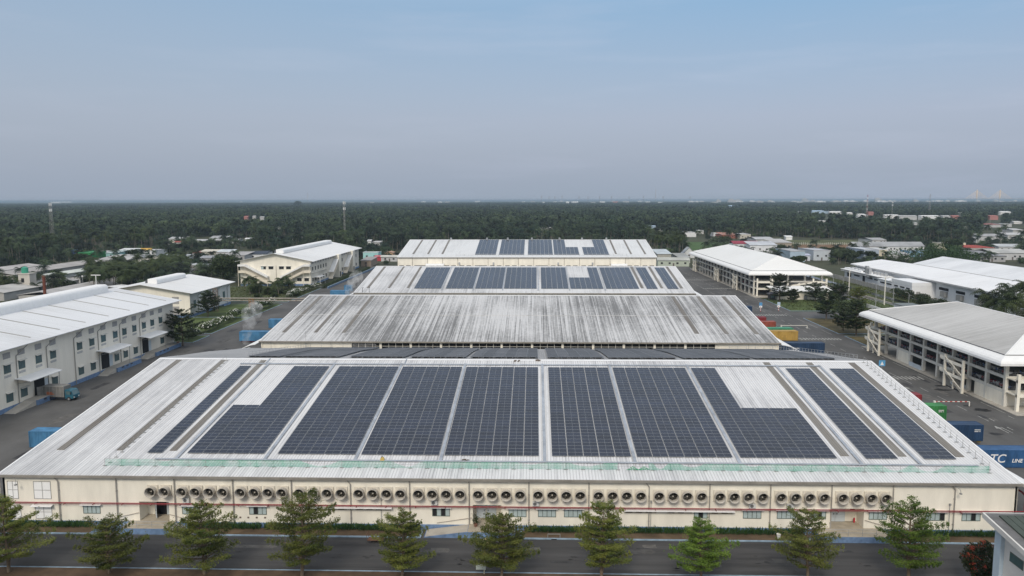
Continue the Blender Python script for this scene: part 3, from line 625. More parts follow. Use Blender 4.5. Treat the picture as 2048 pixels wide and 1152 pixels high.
for x in (-22, 30, -40, 12): MB().box(x-0.4, 406.0, 10.3, x+0.4, 406.5, 11.6).build('wall_vent', galv, H4)
for x in (-49, -28, -16, -2, 14, 27, 41): MB().tube((x, 450, 21.3), (x, 450, 22.1), 0.5, 10).tube((x, 450, 22.1), (x, 450, 22.5), 0.75, 10, 0.2).build('roof_ventilator', galv, roof4)
# ------------------------------------------------------------------ exhaust fans on the front wall
fanw = mat('fan_fibreglass', (0.51, 0.475, 0.42), 0.6, 0.14, 1.2)
fani = mat('fan_inside', (0.03, 0.028, 0.025), 0.8, 0.4, 3)
bladem = mat('fan_blade', (0.06, 0.055, 0.045), 0.6, 0.4, 4)
def make_fan():
    t = thing('exhaust_fan', 'x', 'exhaust fan', (0, 99.98, 5.15))
    b = MB(); b.box(-0.74, -0.16, -0.74, 0.74, 0.0, 0.74); b.build('housing', mat('fan_housing', (0.64, 0.59, 0.5), 0.7, 0.12, 1.0), t, True)
    n = 28; c = MB(); vs = []; prof = [(0.66, -0.16), (0.66, -0.6), (0.7, -0.98), (0.73, -1.0), (0.7, -1.02), (0.65, -0.96), (0.61, -0.55), (0.6, -0.14)]
    for r_, y in prof:
        for k in range(n): a = 2*math.pi*k/n; vs.append((r_*math.cos(a), y, r_*math.sin(a)))
    fs = []
    for j in range(len(prof)-1):
        for k in range(n): fs.append((j*n+k, j*n+(k+1) % n, (j+1)*n+(k+1) % n, (j+1)*n+k))
    c.add(vs, fs, 0, True); c.build('cone', fanw, t, True)
    d = MB(); d.add([(0.61*math.cos(2*math.pi*k/n), -0.17, 0.61*math.sin(2*math.pi*k/n)) for k in range(n)], [tuple(range(n))]); d.build('shutter', fani, t, True)
    f = MB()
    for k in range(6):
        a = 2*math.pi*k/6+0.3; ca, sa = math.cos(a), math.sin(a)
        P = lambda r_, w_, y: (r_*ca-w_*sa, y, r_*sa+w_*ca)
        f.add([P(0.1, -0.05, -0.34), P(0.1, 0.06, -0.42), P(0.55, 0.16, -0.46), P(0.55, -0.14, -0.32)], [(0, 1, 2, 3)])
    f.build('fan_blade', bladem, t, True)
    MB().tube((0, -0.2, 0), (0, -0.5, 0), 0.09, 10).build('hub', fanw, t, True)
    MB().box(-0.6, -0.26, -0.04, 0.6, -0.22, 0.04).build('motor_bar', darkm, t, True)
    return t
fan0 = make_fan(); k = 0
for bay in range(2, 15):
    for j in range(4):
        if bay == 2 and j < 2: continue
        x = PIPES[bay]+1.25+1.866*j
        t = fan0 if k == 0 else copy_tree(fan0)
        t.location = (x, 99.98, 5.15); k += 1
        bl = [c for c in t.children if c.name.startswith('fan_blade')][0]; bl.rotation_euler = (0, rng.uniform(0, 6), 0)
        t['label'] = f'grey cone exhaust fan under the front eave, {ordinal(k)} of fifty counted from the left'
        t['group'] = 'cone exhaust fans along the front wall'
# air conditioner units
def make_ac():
    t = thing('air_conditioner', 'x', 'air conditioner', (0, 99.97, 3.62))
    MB().box(-0.42, -0.42, 0.06, 0.42, -0.08, 0.66).build('casing', mat('ac_white', (0.62, 0.62, 0.6), 0.5), t, True)
    d = MB(); d.add([(-0.1+0.24*math.cos(2*math.pi*k/16), -0.425, 0.36+0.24*math.sin(2*math.pi*k/16)) for k in range(16)], [tuple(range(16))]); d.build('fan_grille', mat('grille_grey', (0.14, 0.14, 0.14), 0.6, 0.3, 8), t, True)
    MB().box(-0.38, -0.45, 0.0, -0.32, 0, 0.055).box(0.32, -0.45, 0.0, 0.38, 0, 0.055).build('bracket', grey, t, True)
    return t
ac0 = make_ac()
for k, (x, lab) in enumerate(((-47.2, 'below the fourth cone fan from the left'), (-13.5, 'above the window left of the middle entrance'), (0.1, 'above the window right of the middle entrance'), (28.8, 'above a window, first of two'), (33.75, 'left of the right entrance, second of two'))):
    t = ac0 if k == 0 else copy_tree(ac0); t.location = (x, 99.97, 3.52); t['label'] = 'white air conditioner on the cream wall '+lab; t['group'] = 'air conditioners on the front wall'
# red fire main along the wall
t = thing('fire_pipe', 'dark red fire pipe running the whole length of the front wall', 'pipe', (0, 99.6, 3.4))
MB().path([(-73.4, 99.62, 3.4), (-20, 99.62, 3.4), (63.0, 99.62, 3.46), (64.2, 99.62, 3.5)], 0.075, 8).path([(-73.4, 99.45, 3.3), (64.0, 99.45, 3.35)], 0.03, 5).build('pipe', redpipe, t)
MB().path([(64.2, 99.62, 3.5), (64.5, 100.2, 3.6), (64.5, 100.2, 5.4), (64.2, 100.6, 5.8), (64.2, 104, 5.8)], 0.12, 8).build('riser', redpipe, t)
b = MB(); x = -72
while x < 63: b.box(x-0.04, 99.4, 3.2, x+0.04, 99.96, 3.27); x += 4
b.build('bracket', redpipe, t)

# ------------------------------------------------------------------ roof railings and the green net
def post_rail(name, label, pts, posts, h=1.05, rails=(1.03, 0.55), foot=True, r=0.022, m=None):
    t = thing(name, label, 'railing', tuple(pts[0]))
    for a, c, n in zip(pts, pts[1:], posts):
        a, c = Vector(a), Vector(c)
        for k in range(n+1):
            q = a+(c-a)*(k/n); b = MB(); b.tube(q, q+Vector((0, 0, h)), r*1.3, 6)
            if foot: b.box(q.x-0.28, q.y-0.07, q.z, q.x+0.28, q.y+0.07, q.z+0.05)
            b.build('rail_post', m or grey, t)
        b = MB()
        for hh in rails: b.tube(a+Vector((0, 0, hh)), c+Vector((0, 0, hh)), r, 5)
        if rails: b.build('rail', m or grey, t)
    return t
d = 0.06
post_rail('roof_railing', 'thin line of railing posts climbing the left part of the front roof', [(-59.35, 103.2, zr1(103.2)+d), (-59.35, 145, zr1(145)+d)], [26], 1.0, (1.0,), True, 0.018)
post_rail('roof_railing', 'grey post and wire railing climbing the right edge of the front roof', [(61.3, 103.2, zr1(103.2)+d), (61.9, 145.5, zr1(145.5)+d)], [25], 1.1, (1.08, 0.6), True, 0.022)
post_rail('roof_railing', 'pale railing on the far slope of the front roof, at the left', [(-56.5, 149, zb1(149)+d), (-56.5, 190.5, zb1(190.5)+d), (-40, 190.5, zb1(190.5)+d)], [21, 6], 1.1, (1.08, 0.6), False, 0.03, galv)
post_rail('roof_railing', 'pale railing on the far slope of the front roof, at the right', [(61.5, 147.5, zb1(147.5)+d), (60.8, 190.5, zb1(190.5)+d), (48, 190.5, zb1(190.5)+d)], [24, 6], 1.1, (1.08, 0.6), False, 0.03, galv)
post_rail('roof_railing', 'low grey railing with green net along the eave of the front roof', [(-59.6, 102.3, zr1(102.3)+0.05), (60.9, 102.3, zr1(102.3)+0.05)], [51], 1.0, (0.98, 0.5), True, 0.018)
for x0, x1, lab in ((-29, 45, 'far'),): post_rail('roof_railing', 'faint railing along the eave of the farthest hall roof', [(-42, 409, zr4(409)+d), (48, 409, zr4(409)+d)], [40], 1.0, (1.0, 0.5), False, 0.04, galv)
def net_material():
    m = bpy.data.materials.new('green_net'); m.use_nodes = True; t = m.node_tree; b = t.nodes['Principled BSDF']
    b.inputs['Base Color'].default_value = (0.09, 0.40, 0.27, 1); b.inputs['Roughness'].default_value = 0.8
    g_ = N(t, 'ShaderNodeNewGeometry'); n1 = N(t, 'ShaderNodeTexNoise', i={'Scale': 0.7, 'Detail': 5}); t.links.new(g_.outputs['Position'], n1.inputs['Vector'])
    mr = N(t, 'ShaderNodeMapRange', i={'From Min': 0.35, 'From Max': 0.7, 'To Min': 0.22, 'To Max': 0.55}); t.links.new(n1.outputs['Fac'], mr.inputs['Value']); t.links.new(mr.outputs[0], b.inputs['Alpha'])
    return m
netm = net_material()
def net(label, x0, x1, sags):
    "hangs from the railing; between posts its upper edge droops where sags says"
    b = MB(); n = int((x1-x0)/0.3); top = []; zb = zr1(102.3)+0.08
    for k in range(n+1):
        x = x0+(x1-x0)*k/n; h = 0.93
        for (a, c, dp) in sags:
            if a < x < c: h = min(h, 0.93-dp*math.sin(math.pi*(x-a)/(c-a)))
        top.append((x, h))
    for (xa, ha), (xb, hb) in zip(top, top[1:]):
        w1, w2 = 0.06*math.sin(xa*3), 0.06*math.sin(xb*3)
        b.quad((xa, 102.24+w1, zb), (xb, 102.24+w2, zb), (xb, 102.27+w2*0.4, zb+hb), (xa, 102.27+w1*0.4, zb+ha))
    o = tag(b.build('safety_net', netm), label, 'safety net', 'green nets along the front eave')
    return o
net('long pale green net on the left half of the eave railing', -59.5, 11.2, [(-52.5, -49.8, 0.25), (-32.3, -26.8, 0.75), (-19.5, -15.5, 0.75), (-2.5, 1.5, 0.3), (4.6, 9.5, 0.5)])
net('green net on the right half of the eave railing, sagging in many loops', 15.4, 60.8, [(16, 18, 0.8), (19.5, 23, 0.5), (28, 31, 0.35), (34, 37, 0.2), (41, 45, 0.3), (46.6, 50.2, 0.75), (50.8, 55, 0.85)])
# rolled bunch of net and a worker's bits on the roof
b = MB()
for k in range(12): b.path([(12.4+0.22*k, 102.25, zr1(102.3)+0.1), (12.5+0.24*k, 102.2, zr1(102.3)+0.12+0.5*math.sin(k*0.5)**2), (12.9+0.24*k, 102.22, zr1(102.3)+0.1)], 0.035, 5)
tag(b.build('net_bundle', mat('net_bundle_green', (0.02, 0.3, 0.13))), 'bunched bright green net slumped in the gap of the railing', 'net bundle')
X, Y = -21.3, 104.3
t = thing('tool_bag', 'small yellow bag lying by the cable tray on the front roof', 'bag', (X, Y, zr1(Y)+0.15))
MB().prism([(X-0.3, zr1(Y)+0.16), (X+0.3, zr1(Y)+0.16), (X+0.22, zr1(Y)+0.5), (X, zr1(Y)+0.62), (X-0.24, zr1(Y)+0.48)], Y-0.22, Y+0.22, 'Y').build('bag_body', mat('bag_yellow', (0.55, 0.4, 0.12)), t)
MB().path([(X-0.15, Y, zr1(Y)+0.55), (X, Y, zr1(Y)+0.78), (X+0.15, Y, zr1(Y)+0.55)], 0.03).build('bag_handle', darkm, t)
for X, Y, lab in ((-9.8, 104.6, 'small dark bundle on the eave side of the front roof'), (0.55, 145.6, 'grey clutter at the ridge end of the central walkway'), (-3.4, 145.4, 'little brown offcut pile just before the front ridge')):
    b = MB()
    for k in range(7):
        x, y = X+rng.uniform(-0.5, 0.5), Y+rng.uniform(-0.3, 0.3); b.box(x-0.15, y-0.1, zr1(y)+0.05, x+0.15, y+0.1, zr1(y)+rng.uniform(0.12, 0.35))
    tag(b.build('scrap_pile', mat('scrap', (0.16, 0.13, 0.11), 0.8, 0.6, 4)), lab, 'scrap')

# ------------------------------------------------------------------ small white-and-blue left buildings
def gable_house_y(name, label, x0, x1, y0, y1, ze, zr, xr, over, rm, wm, gable_m=None, plinth=True):
    "roof ridge along Y at xr; returns root and roof"
    h = thing(name, label, 'building', ((x0+x1)/2, (y0+y1)/2, 0))
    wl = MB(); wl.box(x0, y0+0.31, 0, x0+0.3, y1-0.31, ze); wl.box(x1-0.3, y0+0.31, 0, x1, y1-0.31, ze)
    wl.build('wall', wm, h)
    for ya in (y0, y1-0.3): MB().prism([(x0, 0), (x1, 0), (x1, ze-0.05), (xr, zr-0.12), (x0, ze-0.05)], ya, ya+0.3, 'Y').build('gable_wall', gable_m or wm, h)
    sl_ = (zr-ze)/(xr-x0); sr = (zr-ze)/(x1-xr)
    r = MB(); a, c = x0-over, x1+over; za, zc = ze-sl_*over, ze-sr*over; t = 0.12
    r.prism([(a, za), (xr, zr), (xr, zr+t), (a, za+t)], y0-over, y1+over, 'Y'); r.prism([(xr, zr), (c, zc), (c, zc+t), (xr, zr+t)], y0-over, y1+over, 'Y')
    ro = r.build('roof', rm, h)
    if plinth:
        p = MB(); p.box(x1, y0, 0, x1+0.06, y1, 1.0); p.box(x0, y0-0.06, 0, x1, y0, 1.0); p.build('plinth', bluep, h)
    return h, ro
rmA = roofmat('roof_sheet_left', (0.70, 0.71, 0.72), (0.4, 0.395, 0.385), 0.7, 'X', 11, 0.45, 0.12, 0.03, 0.45, 0.85)
rmC = roofmat('roof_sheet_clean', (0.76, 0.76, 0.75), (0.45, 0.445, 0.43), 0.55, 'X', 31, 0.45, 0.08, 0.03, 0.45, 0.85)
def monitor(par, x, y0, y1, zb, wd=3.2, h=1.9, slot=True):
    "rounded ridge ventilator"
    n = 8; pr = [(x+wd/2, zb), (x+wd/2, zb+h*0.55)]
    for k in range(1, n+1):
        a = math.pi/2*k/n; pr.append((x+wd/2-1.0+1.0*math.cos(a), zb+h*0.55+h*0.45*math.sin(a)))
    pr += [(x-wd/2, zb+h*0.98), (x-wd/2, zb)]
    o = MB().prism(pr, y0, y1, 'Y', 0).build('ridge_ventilator', whitep, par)
    if slot: MB().box(x-wd/2-1.2, y0+0.5, zb-0.2, x-wd/2-0.02, y1-0.5, zb+h*0.72).build('vent_slot', mat('slate_grey', (0.07, 0.075, 0.085)), o)
    return o
# --- A: long warehouse at the left edge
A, roA = gable_house_y('warehouse', 'long two-storey pale warehouse with loading docks, awnings and white roof', -149, -111, 126, 232.2, 13.95, 17.35, -130, 2.0, rmA, creamA)
monitor(roA, -129.4, 110, 226.5, 17.0, 3.6, 2.4)
skA = mat('skylight_grey', (0.3, 0.29, 0.27), 0.6, 0.25, 0.5)
for k in range(11):
    y = 229.2-10.55*k; sA = (17.35-13.95)/19
    z = lambda x: 17.35-sA*(x+130)+0.13
    MB().hexa([(-127.4, y-0.28, z(-127.4)-0.02), (-111.6, y-0.28, z(-111.6)-0.02), (-111.6, y+0.28, z(-111.6)-0.02), (-127.4, y+0.28, z(-127.4)-0.02), (-127.4, y-0.28, z(-127.4)+0.03), (-111.6, y-0.28, z(-111.6)+0.03), (-111.6, y+0.28, z(-111.6)+0.03), (-127.4, y+0.28, z(-127.4)+0.03)]).build('skylight', skA, roA)
YW = [145.2, 150.3, 155.8, 160.45, 166.2, 171.4, 181.85, 187.1, 192.35, 198, 202.6, 207.8, 213.1, 217.9, 222.9]
for k, y in enumerate(YW):
    window_x(A, y, y+2.15, 8.15, 10.15, -111.0, 4)
    MB().box(-111.0, y, 7.25, -110.93, y+2.1, 7.75).build('vent_grille', mat('grille_pale', (0.5, 0.49, 0.47), 0.8, 0.4, 6), A)
    MB().box(-111.0, y, 11.25, -110.93, y+2.2, 12.5).build('louvre_panel', mat('louvre_grey', (0.36, 0.35, 0.34), 0.7, 0.3, 5), A)
for y in (145.2, 150.3, 155.9, 160.55, 171.4, 181.9, 187.05, 198.1, 202.6, 207.9, 223.3): window_x(A, y, y+2.2, 1.95, 4.05, -111.0, 4)
for y in (149.2, 159.7, 170, 180.5, 190.8, 201.1, 211.6):
    MB().path([(-109.2, y+1.6, 13.5), (-110.85, y, 11.3), (-110.85, y, 0.2)], 0.09).build('downpipe', mat('pipe_grey', (0.3, 0.3, 0.3)), A)
for (ya, yb) in ((165.1, 168.6), (191.9, 195.4), (212.7, 216)):
    MB().box(-111.02, ya, 1.2, -110.9, yb, 5.4).build('loading_door', dark, A)
    MB().box(-111.02, yb+0.1, 1.3, -110.92, yb+1.6, 4.2).build('door', dl, A)
for (ya, yb, yd0, yd1, yr0) in ((158.8, 170, 161.5, 172, 154.6), (189.8, 200.8, 194, 206, 189.5), (210.6, 221.2, 214.6, 230, 210.5)):
    n = 6; pr = []
    for k in range(n+1): u = k/n; pr.append((-111+3.5*u, 6.45-0.45*u**1.8))
    MB().prism(pr+[(x, z-0.14) for x, z in pr][::-1], ya, yb, 'Y').build('awning', whitep, A)
    MB().tube((-107.7, ya+0.6, 5.85), (-110.9, ya+0.6, 5.2), 0.05, 6).build('awning_strut', grey, A); MB().tube((-107.9, yb-0.6, 5.85), (-108.1, yb-0.6, 1.2), 0.06, 6).build('awning_strut', grey, A)
    MB().box(-110.94, yd0, 0, -108.0, yd1, 1.15).build('loading_dock', [bluep], A)
    MB().box(-110.9, yd0+0.05, 1.152, -108.05, yd1-0.05, 1.19).build('dock_floor', concl, A)
    MB().hexa([(-110.9, yr0, 0.02), (-108.4, yr0, 0.02), (-108.4, yd0, 0.02), (-110.9, yd0, 0.02), (-110.9, yr0, 0.06), (-108.4, yr0, 0.06), (-108.4, yd0, 1.15), (-110.9, yd0, 1.15)]).build('ramp', concl, A)
    for k in range(3): MB().box(-108.02, yd0+2+2.2*k, 0.75, -107.9, yd0+2.9+2.2*k, 1.05).build('dock_bumper', darkm, A)
    handrail(A, [(-108.2, yd0+7.5, 1.15), (-108.2, yd1-0.3, 1.15)], 1.0, 2.0)
MB().tube((-109.2, 230.5, 0), (-109.2, 230.5, 1.2), 0.45, 12).tube((-109.2, 230.5, 1.2), (-109.2, 230.5, 1.35), 0.47, 12).build('red_drum', mat('drum_red', (0.35, 0.05, 0.03)), A)
# --- B: small white building behind it
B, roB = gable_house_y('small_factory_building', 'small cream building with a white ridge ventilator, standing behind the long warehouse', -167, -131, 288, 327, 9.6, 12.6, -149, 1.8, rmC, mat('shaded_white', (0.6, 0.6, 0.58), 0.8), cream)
monitor(roB, -147.6, 293, 318, 12.3, 3.6, 1.9)
for y in (291, 300, 310, 319): window_x(B, y, y+2.2, 3.2, 6.2, -131, 2, 1, False)
for y in (295, 304.5, 314, 323.5): MB().path([(-129.4, y+1, 9.3), (-130.85, y, 7.8), (-130.85, y, 0.2)], 0.1).build('downpipe', grey, B)
for x in (-137.8,):
    for (z0, z1) in ((1.0, 4.2), (5.2, 7.9)):
        f = MB().box(x, 287.93, z0, x+2.6, 288, z1).build('louvre_panel', mat('louvre_grey', (0.4, 0.4, 0.4)), B)
# --- C: large cream building with outside stairs
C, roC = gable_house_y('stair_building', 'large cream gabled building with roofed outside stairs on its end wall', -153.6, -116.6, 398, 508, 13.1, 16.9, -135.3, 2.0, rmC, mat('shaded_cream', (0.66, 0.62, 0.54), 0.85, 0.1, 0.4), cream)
monitor(roC, -134.2, 403, 500, 16.6, 4.0, 2.0)
for x in (-151.6, -147.6, -142.6, -138.7, -133.2, -129.5, -124.2, -120.2):
    if x in (-142.6, -138.7, -133.2, -129.5): window_y(C, x, x+2.5, 8.6, 10.1, 398, 2, True, [0, 1] if x != -142.6 else [1])
for x in (-151.5, -147.8, -133.1, -123.9, -120.1): window_y(C, x, x+2.4, 2.4, 4.0, 398, 2, True, [0, 1])
MB().path([(-134.7, 397.85, 10.5), (-134.7, 397.85, 0.5)], 0.09).build('downpipe', gutt, C)
stm2 = mat('stair_cream', (0.74, 0.67, 0.55), 0.8)
for sgn, xa, xb, xl in ((1, -150.2, -138.6, -153.9), (-1, -119.8, -131.8, -116.3)):
    b = MB(); P = lambda x, y, z: (x, y, z)
    q = [(xa, 395.6, 7.2), (xb, 395.6, 1.4), (xb, 397.9, 1.4), (xa, 397.9, 7.2)]
    b.hexa([(x, y, z-0.35) for x, y, z in q]+q if sgn > 0 else [(x, y, z-0.35) for x, y, z in q[::-1]]+q[::-1])
    for x0_, x1_ in ((xa, xb),):     # parapet
        p_ = [(xa, 395.5, 7.2), (xb, 395.5, 1.4), (xb, 395.6, 1.4), (xa, 395.6, 7.2)]; u = [(x, y, z+1.0) for x, y, z in p_]
        b.hexa(p_+u if sgn > 0 else p_[::-1]+u[::-1])
    b.box(min(xa, xl), 395.5, 6.85, max(xa, xl), 397.9, 7.2); b.box(min(xa, xl), 395.5, 7.2, max(xa, xl), 395.6, 8.2)
    so_ = b.build('outside_stair', stm2, C)
    c = MB(); pr = [(xl, 11.25), (xa, 11.25), (xb, 5.1), (xb, 4.35), (xa, 10.3), (xl, 10.3)]
    c.prism(pr if sgn < 0 else pr[::-1], 395.0, 397.95, 'Y'); c.build('stair_roof', whitep, so_)
    for x, z0, z1 in ((xl*0.98+xa*0.02, 0, 10.7), (xa, 0, 10.8), ((xa+xb)/2, 0, 7.8), (xb, 0, 4.8)): MB().tube((x, 395.4, z0), (x, 395.4, z1), 0.13, 6).build('stair_post', stm2, so_)
for k in range(20):
    y = 400.5+5.2*k
    if not (430 < y < 448 or 463 < y < 482):
        window_x(C, y, y+1.8, 7.6, 9.6, -116.6, 1, 1, False, dark)
        window_x(C, y, y+1.8, 2.0, 4.0, -116.6, 1, 1, True, dark)
    MB().box(-116.6, y-0.3, 11.2, -116.5, y+2.3, 12.1).build('louvre_panel', mat('louvre_grey', (0.3, 0.3, 0.3)), C)
MB().box(-116.58, 400, 6.3, -115.9, 428, 6.45).build('ledge', offw, C)
for y0 in (432, 466):
    q = [(-116.4, y0+12, 10.6), (-113.6, y0+12, 10.6), (-113.6, y0, 4.2), (-116.4, y0, 4.2)]
    MB().hexa([(x, y, z-0.25) for x, y, z in q[::-1]]+[(x, y, z) for x, y, z in q[::-1]]).build('stair_roof', whitep, C)
    q = [(-116.4, y0+12, 7.2), (-114, y0+12, 7.2), (-114, y0-1, 0.6), (-116.4, y0-1, 0.6)]
    MB().hexa([(x, y, z-0.35) for x, y, z in q[::-1]]+q[::-1]).build('outside_stair', stm2, C)
    MB().box(-116.55, y0+12, 0, -113.4, y0+17, 13.0).build('stair_tower', cream, C)
    MB().box(-113.45, y0+13, 0.2, -113.35, y0+15.5, 3.2).build('doorway', dark, C)
MB().box(-116.5, 403, 3.9, -113.2, 413, 4.2).box(-113.4, 403.2, 0, -113.25, 403.35, 3.9).box(-113.4, 412.6, 0, -113.25, 412.75, 3.9).build('canopy', whitep, C)

# ------------------------------------------------------------------ multi-storey motorbike parking
rmD = roofmat('roof_sheet_parking', (0.78, 0.78, 0.76), (0.55, 0.54, 0.5), 0.45, 'X', 53, 0.45, 0.06, 0.03, 0.42, 0.85)
rmE = roofmat('roof_sheet_weathered', (0.52, 0.51, 0.49), (0.25, 0.24, 0.22), 0.75, 'X', 71, 0.45, 0.08, 0.04, 0.36, 0.75)
def parking(label, x0, x1, y0, y1, zr, rm, ry0, ry1, cols, side_rm=None):
    "open concrete deck building, hipped roof with a rounded white fascia all round"
    P = thing('parking_building', label, 'parking building', ((x0+x1)/2, (y0+y1)/2, 0))
    o = 3.6; ax, bx, ay, by = x0-o, x1+o, y0-o, y1+o
    # fascia profile from the lower lip (z 9.7) up and in to the main roof (z 11.6)
    prof = [(0, 9.65), (0, 10.15), (0.25, 10.6), (0.8, 11.0), (1.9, 11.45), (2.0, 11.6)]
    rings = [[(ax+i, ay+i, z), (bx-i, ay+i, z), (bx-i, by-i, z), (ax+i, by-i, z)] for i, z in prof]
    b = MB()
    for j in range(len(rings)-1):
        for k in range(4): b.quad(rings[j][k], rings[j][(k+1) % 4], rings[j+1][(k+1) % 4], rings[j+1][k])
    b.quad(*[(x, y, 9.65) for x, y in ((ax, ay), (ax, by), (bx, by), (bx, ay))]); b.build('fascia', whitep, P)
    MB().path([rings[-1][k % 4] for k in range(5)], 0.1, 4).build('roof_gutter', darkm, P)
    i, z = 2.0, 11.56; xm = (x0+x1)/2
    c = [(ax+i, ay+i, z), (bx-i, ay+i, z), (bx-i, by-i, z), (ax+i, by-i, z)]; r0, r1 = (xm, ry0, zr), (xm, ry1, zr)
    MB().add(c+[r0, r1], [(3, 0, 4, 5), (1, 2, 5, 4)]).build('roof', rm, P)
    MB().add(c+[r0, r1], [(0, 1, 4), (2, 3, 5)]).build('hip_roof', side_rm or rm, P)
    cap = MB(); cap.tube(r0, r1, 0.16, 6)
    for a, q in ((c[0], r0), (c[1], r0), (c[2], r1), (c[3], r1)): cap.tube(a, q, 0.16, 6)
    cap.build('ridge_cap', whitep, P)
    for zf in (3.4, 6.45):
        MB().box(x0+0.02, y0+0.02, zf-0.1, x1-0.02, y1-0.02, zf+0.12).build('floor_deck', conc, P)
        e_ = MB(); e_.box(x0-0.3, y0-0.3, zf-0.35, x0, y1+0.3, zf+0.3); e_.box(x0, y0-0.3, zf-0.35, x1+0.3, y0, zf+0.3); e_.box(x1, y0, zf-0.35, x1+0.3, y1+0.3, zf+0.3); e_.box(x0, y1, zf-0.35, x1, y1+0.3, zf+0.3)
        e_.build('edge_beam', offw, P)
        handrail(P, [(x0-0.15, y0, zf+0.3), (x0-0.15, y1, zf+0.3)], 0.85, 1.6, 'railing'); handrail(P, [(x0, y0-0.15, zf+0.3), (x1, y0-0.15, zf+0.3)], 0.85, 1.6, 'railing')
    for y in cols: MB().box(x0-0.36, y-0.36, 0, x0+0.36, y+0.36, 9.6).build('column', offw, P)
    for k in range(1, 5): x = x0+(x1-x0)*k/4; MB().box(x-0.36, y0-0.36, 0, x+0.36, y0+0.36, 9.6).build('column', offw, P)
    for y in cols[::2]:
        MB().box(x1-0.36, y-0.36, 0, x1+0.36, y+0.36, 9.6).build('column', offw, P)
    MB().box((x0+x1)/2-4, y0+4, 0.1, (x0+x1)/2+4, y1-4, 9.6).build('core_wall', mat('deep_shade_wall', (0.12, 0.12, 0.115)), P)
    return P
def stair_tower(P, xf, y0, y1, top=7.6):
    "open concrete stair standing before the left side: frame, flights and balustrades"
    for y in (y0, y1): MB().box(xf-0.25, y-0.25, 0, xf+0.25, y+0.25, top).build('stair_column', cream, P)
    for zf in (3.3, 6.3):
        MB().box(xf-0.2, y0-0.1, zf-0.35, xf+0.2, y1+0.1, zf+0.25).build('stair_beam', cream, P)
        MB().box(xf, y1, zf-0.2, 99.9+(xf-97.5)*0, y1+2.2, zf+0.05).box(xf-0.1, y1+0.3, zf+0.05, xf+0.05, y1+2.4, zf+0.8).build('stair_landing', cream, P)
    for zf in (0.15, 3.3):
        ym = (y0+y1)/2
        for (ya, za, yb, zb_) in ((y0+0.3, zf, ym, zf+1.5), (y1-0.3, zf+3.0, ym, zf+1.5)):
            if ya > yb: ya, za, yb, zb_ = yb, zb_, ya, za
            MB().hexa([(xf-0.2, ya, za), (xf+1.4, ya, za), (xf+1.4, yb, zb_), (xf-0.2, yb, zb_), (xf-0.2, ya, za+0.12), (xf+1.4, ya, za+0.12), (xf+1.4, yb, zb_+0.12), (xf-0.2, yb, zb_+0.12)]).build('stair_flight', concl, P)
            MB().hexa([(xf-0.34, ya, za+0.82), (xf-0.22, ya, za+0.82), (xf-0.22, yb, zb_+0.82), (xf-0.34, yb, zb_+0.82), (xf-0.34, ya, za+1.0), (xf-0.22, ya, za+1.0), (xf-0.22, yb, zb_+1.0), (xf-0.34, yb, zb_+1.0)]).build('stair_balustrade', cream, P)
        MB().box(xf-0.15, ym-0.15, zf, xf+0.15, ym+0.15, zf+2.4).build('stair_post', cream, P)
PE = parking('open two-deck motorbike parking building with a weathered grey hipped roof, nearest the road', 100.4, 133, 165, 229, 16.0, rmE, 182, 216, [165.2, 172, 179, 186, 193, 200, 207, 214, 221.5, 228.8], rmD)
stair_tower(PE, 97.6, 176.6, 184.4); stair_tower(PE, 97.6, 219.9, 227.0)
MB().box(100.1, 165.4, 0.1, 100.35, 176.2, 3.05).box(100.1, 207.3, 0.1, 100.35, 213.5, 3.05).box(100.4, 165.5, 0.1, 132, 165.75, 3.05).build('ground_floor_wall', cream, PE)
pw = mat('pale_blue_panel', (0.52, 0.58, 0.63))
for ya, yb in ((200.4, 206.6), (179.4, 185.5)): MB().box(99.85, ya, 0.15, 100.0, yb, 1.25).build('low_panel', pw, PE)
for (xa, ya, xb, yb) in ((96.9, 157.6, 97.5, 158.2), (110, 157.6, 110.5, 158.1)): pass
for x in (100.6, 107.5, 114.4): MB().box(x-0.3, 160.9, 0.1, x+0.3, 161.5, 7.9).build('ramp_column', cream, PE)
for zf in (3.4, 6.45): MB().box(100.3, 161.0, zf-0.35, 114.7, 161.4, zf+0.3).box(100.3, 161.4, zf-0.12, 107, 164.7, zf+0.1).build('ramp_beam', cream, PE)
for y in (232.4,): MB().box(100.3, y-0.3, 0.1, 100.9, y+0.3, 7.6).build('ramp_column', cream, PE)
for zf in (3.4, 6.45): MB().box(100.4, 229.3, zf-0.35, 100.8, 232.6, zf+0.25).build('ramp_beam', cream, PE)
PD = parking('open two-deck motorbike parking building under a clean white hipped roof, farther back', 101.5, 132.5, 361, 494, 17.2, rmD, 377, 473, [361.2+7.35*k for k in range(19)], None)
for y0 in (382.0, 421.5, 480.5): stair_tower(PD, 99.0, y0, y0+7.2)
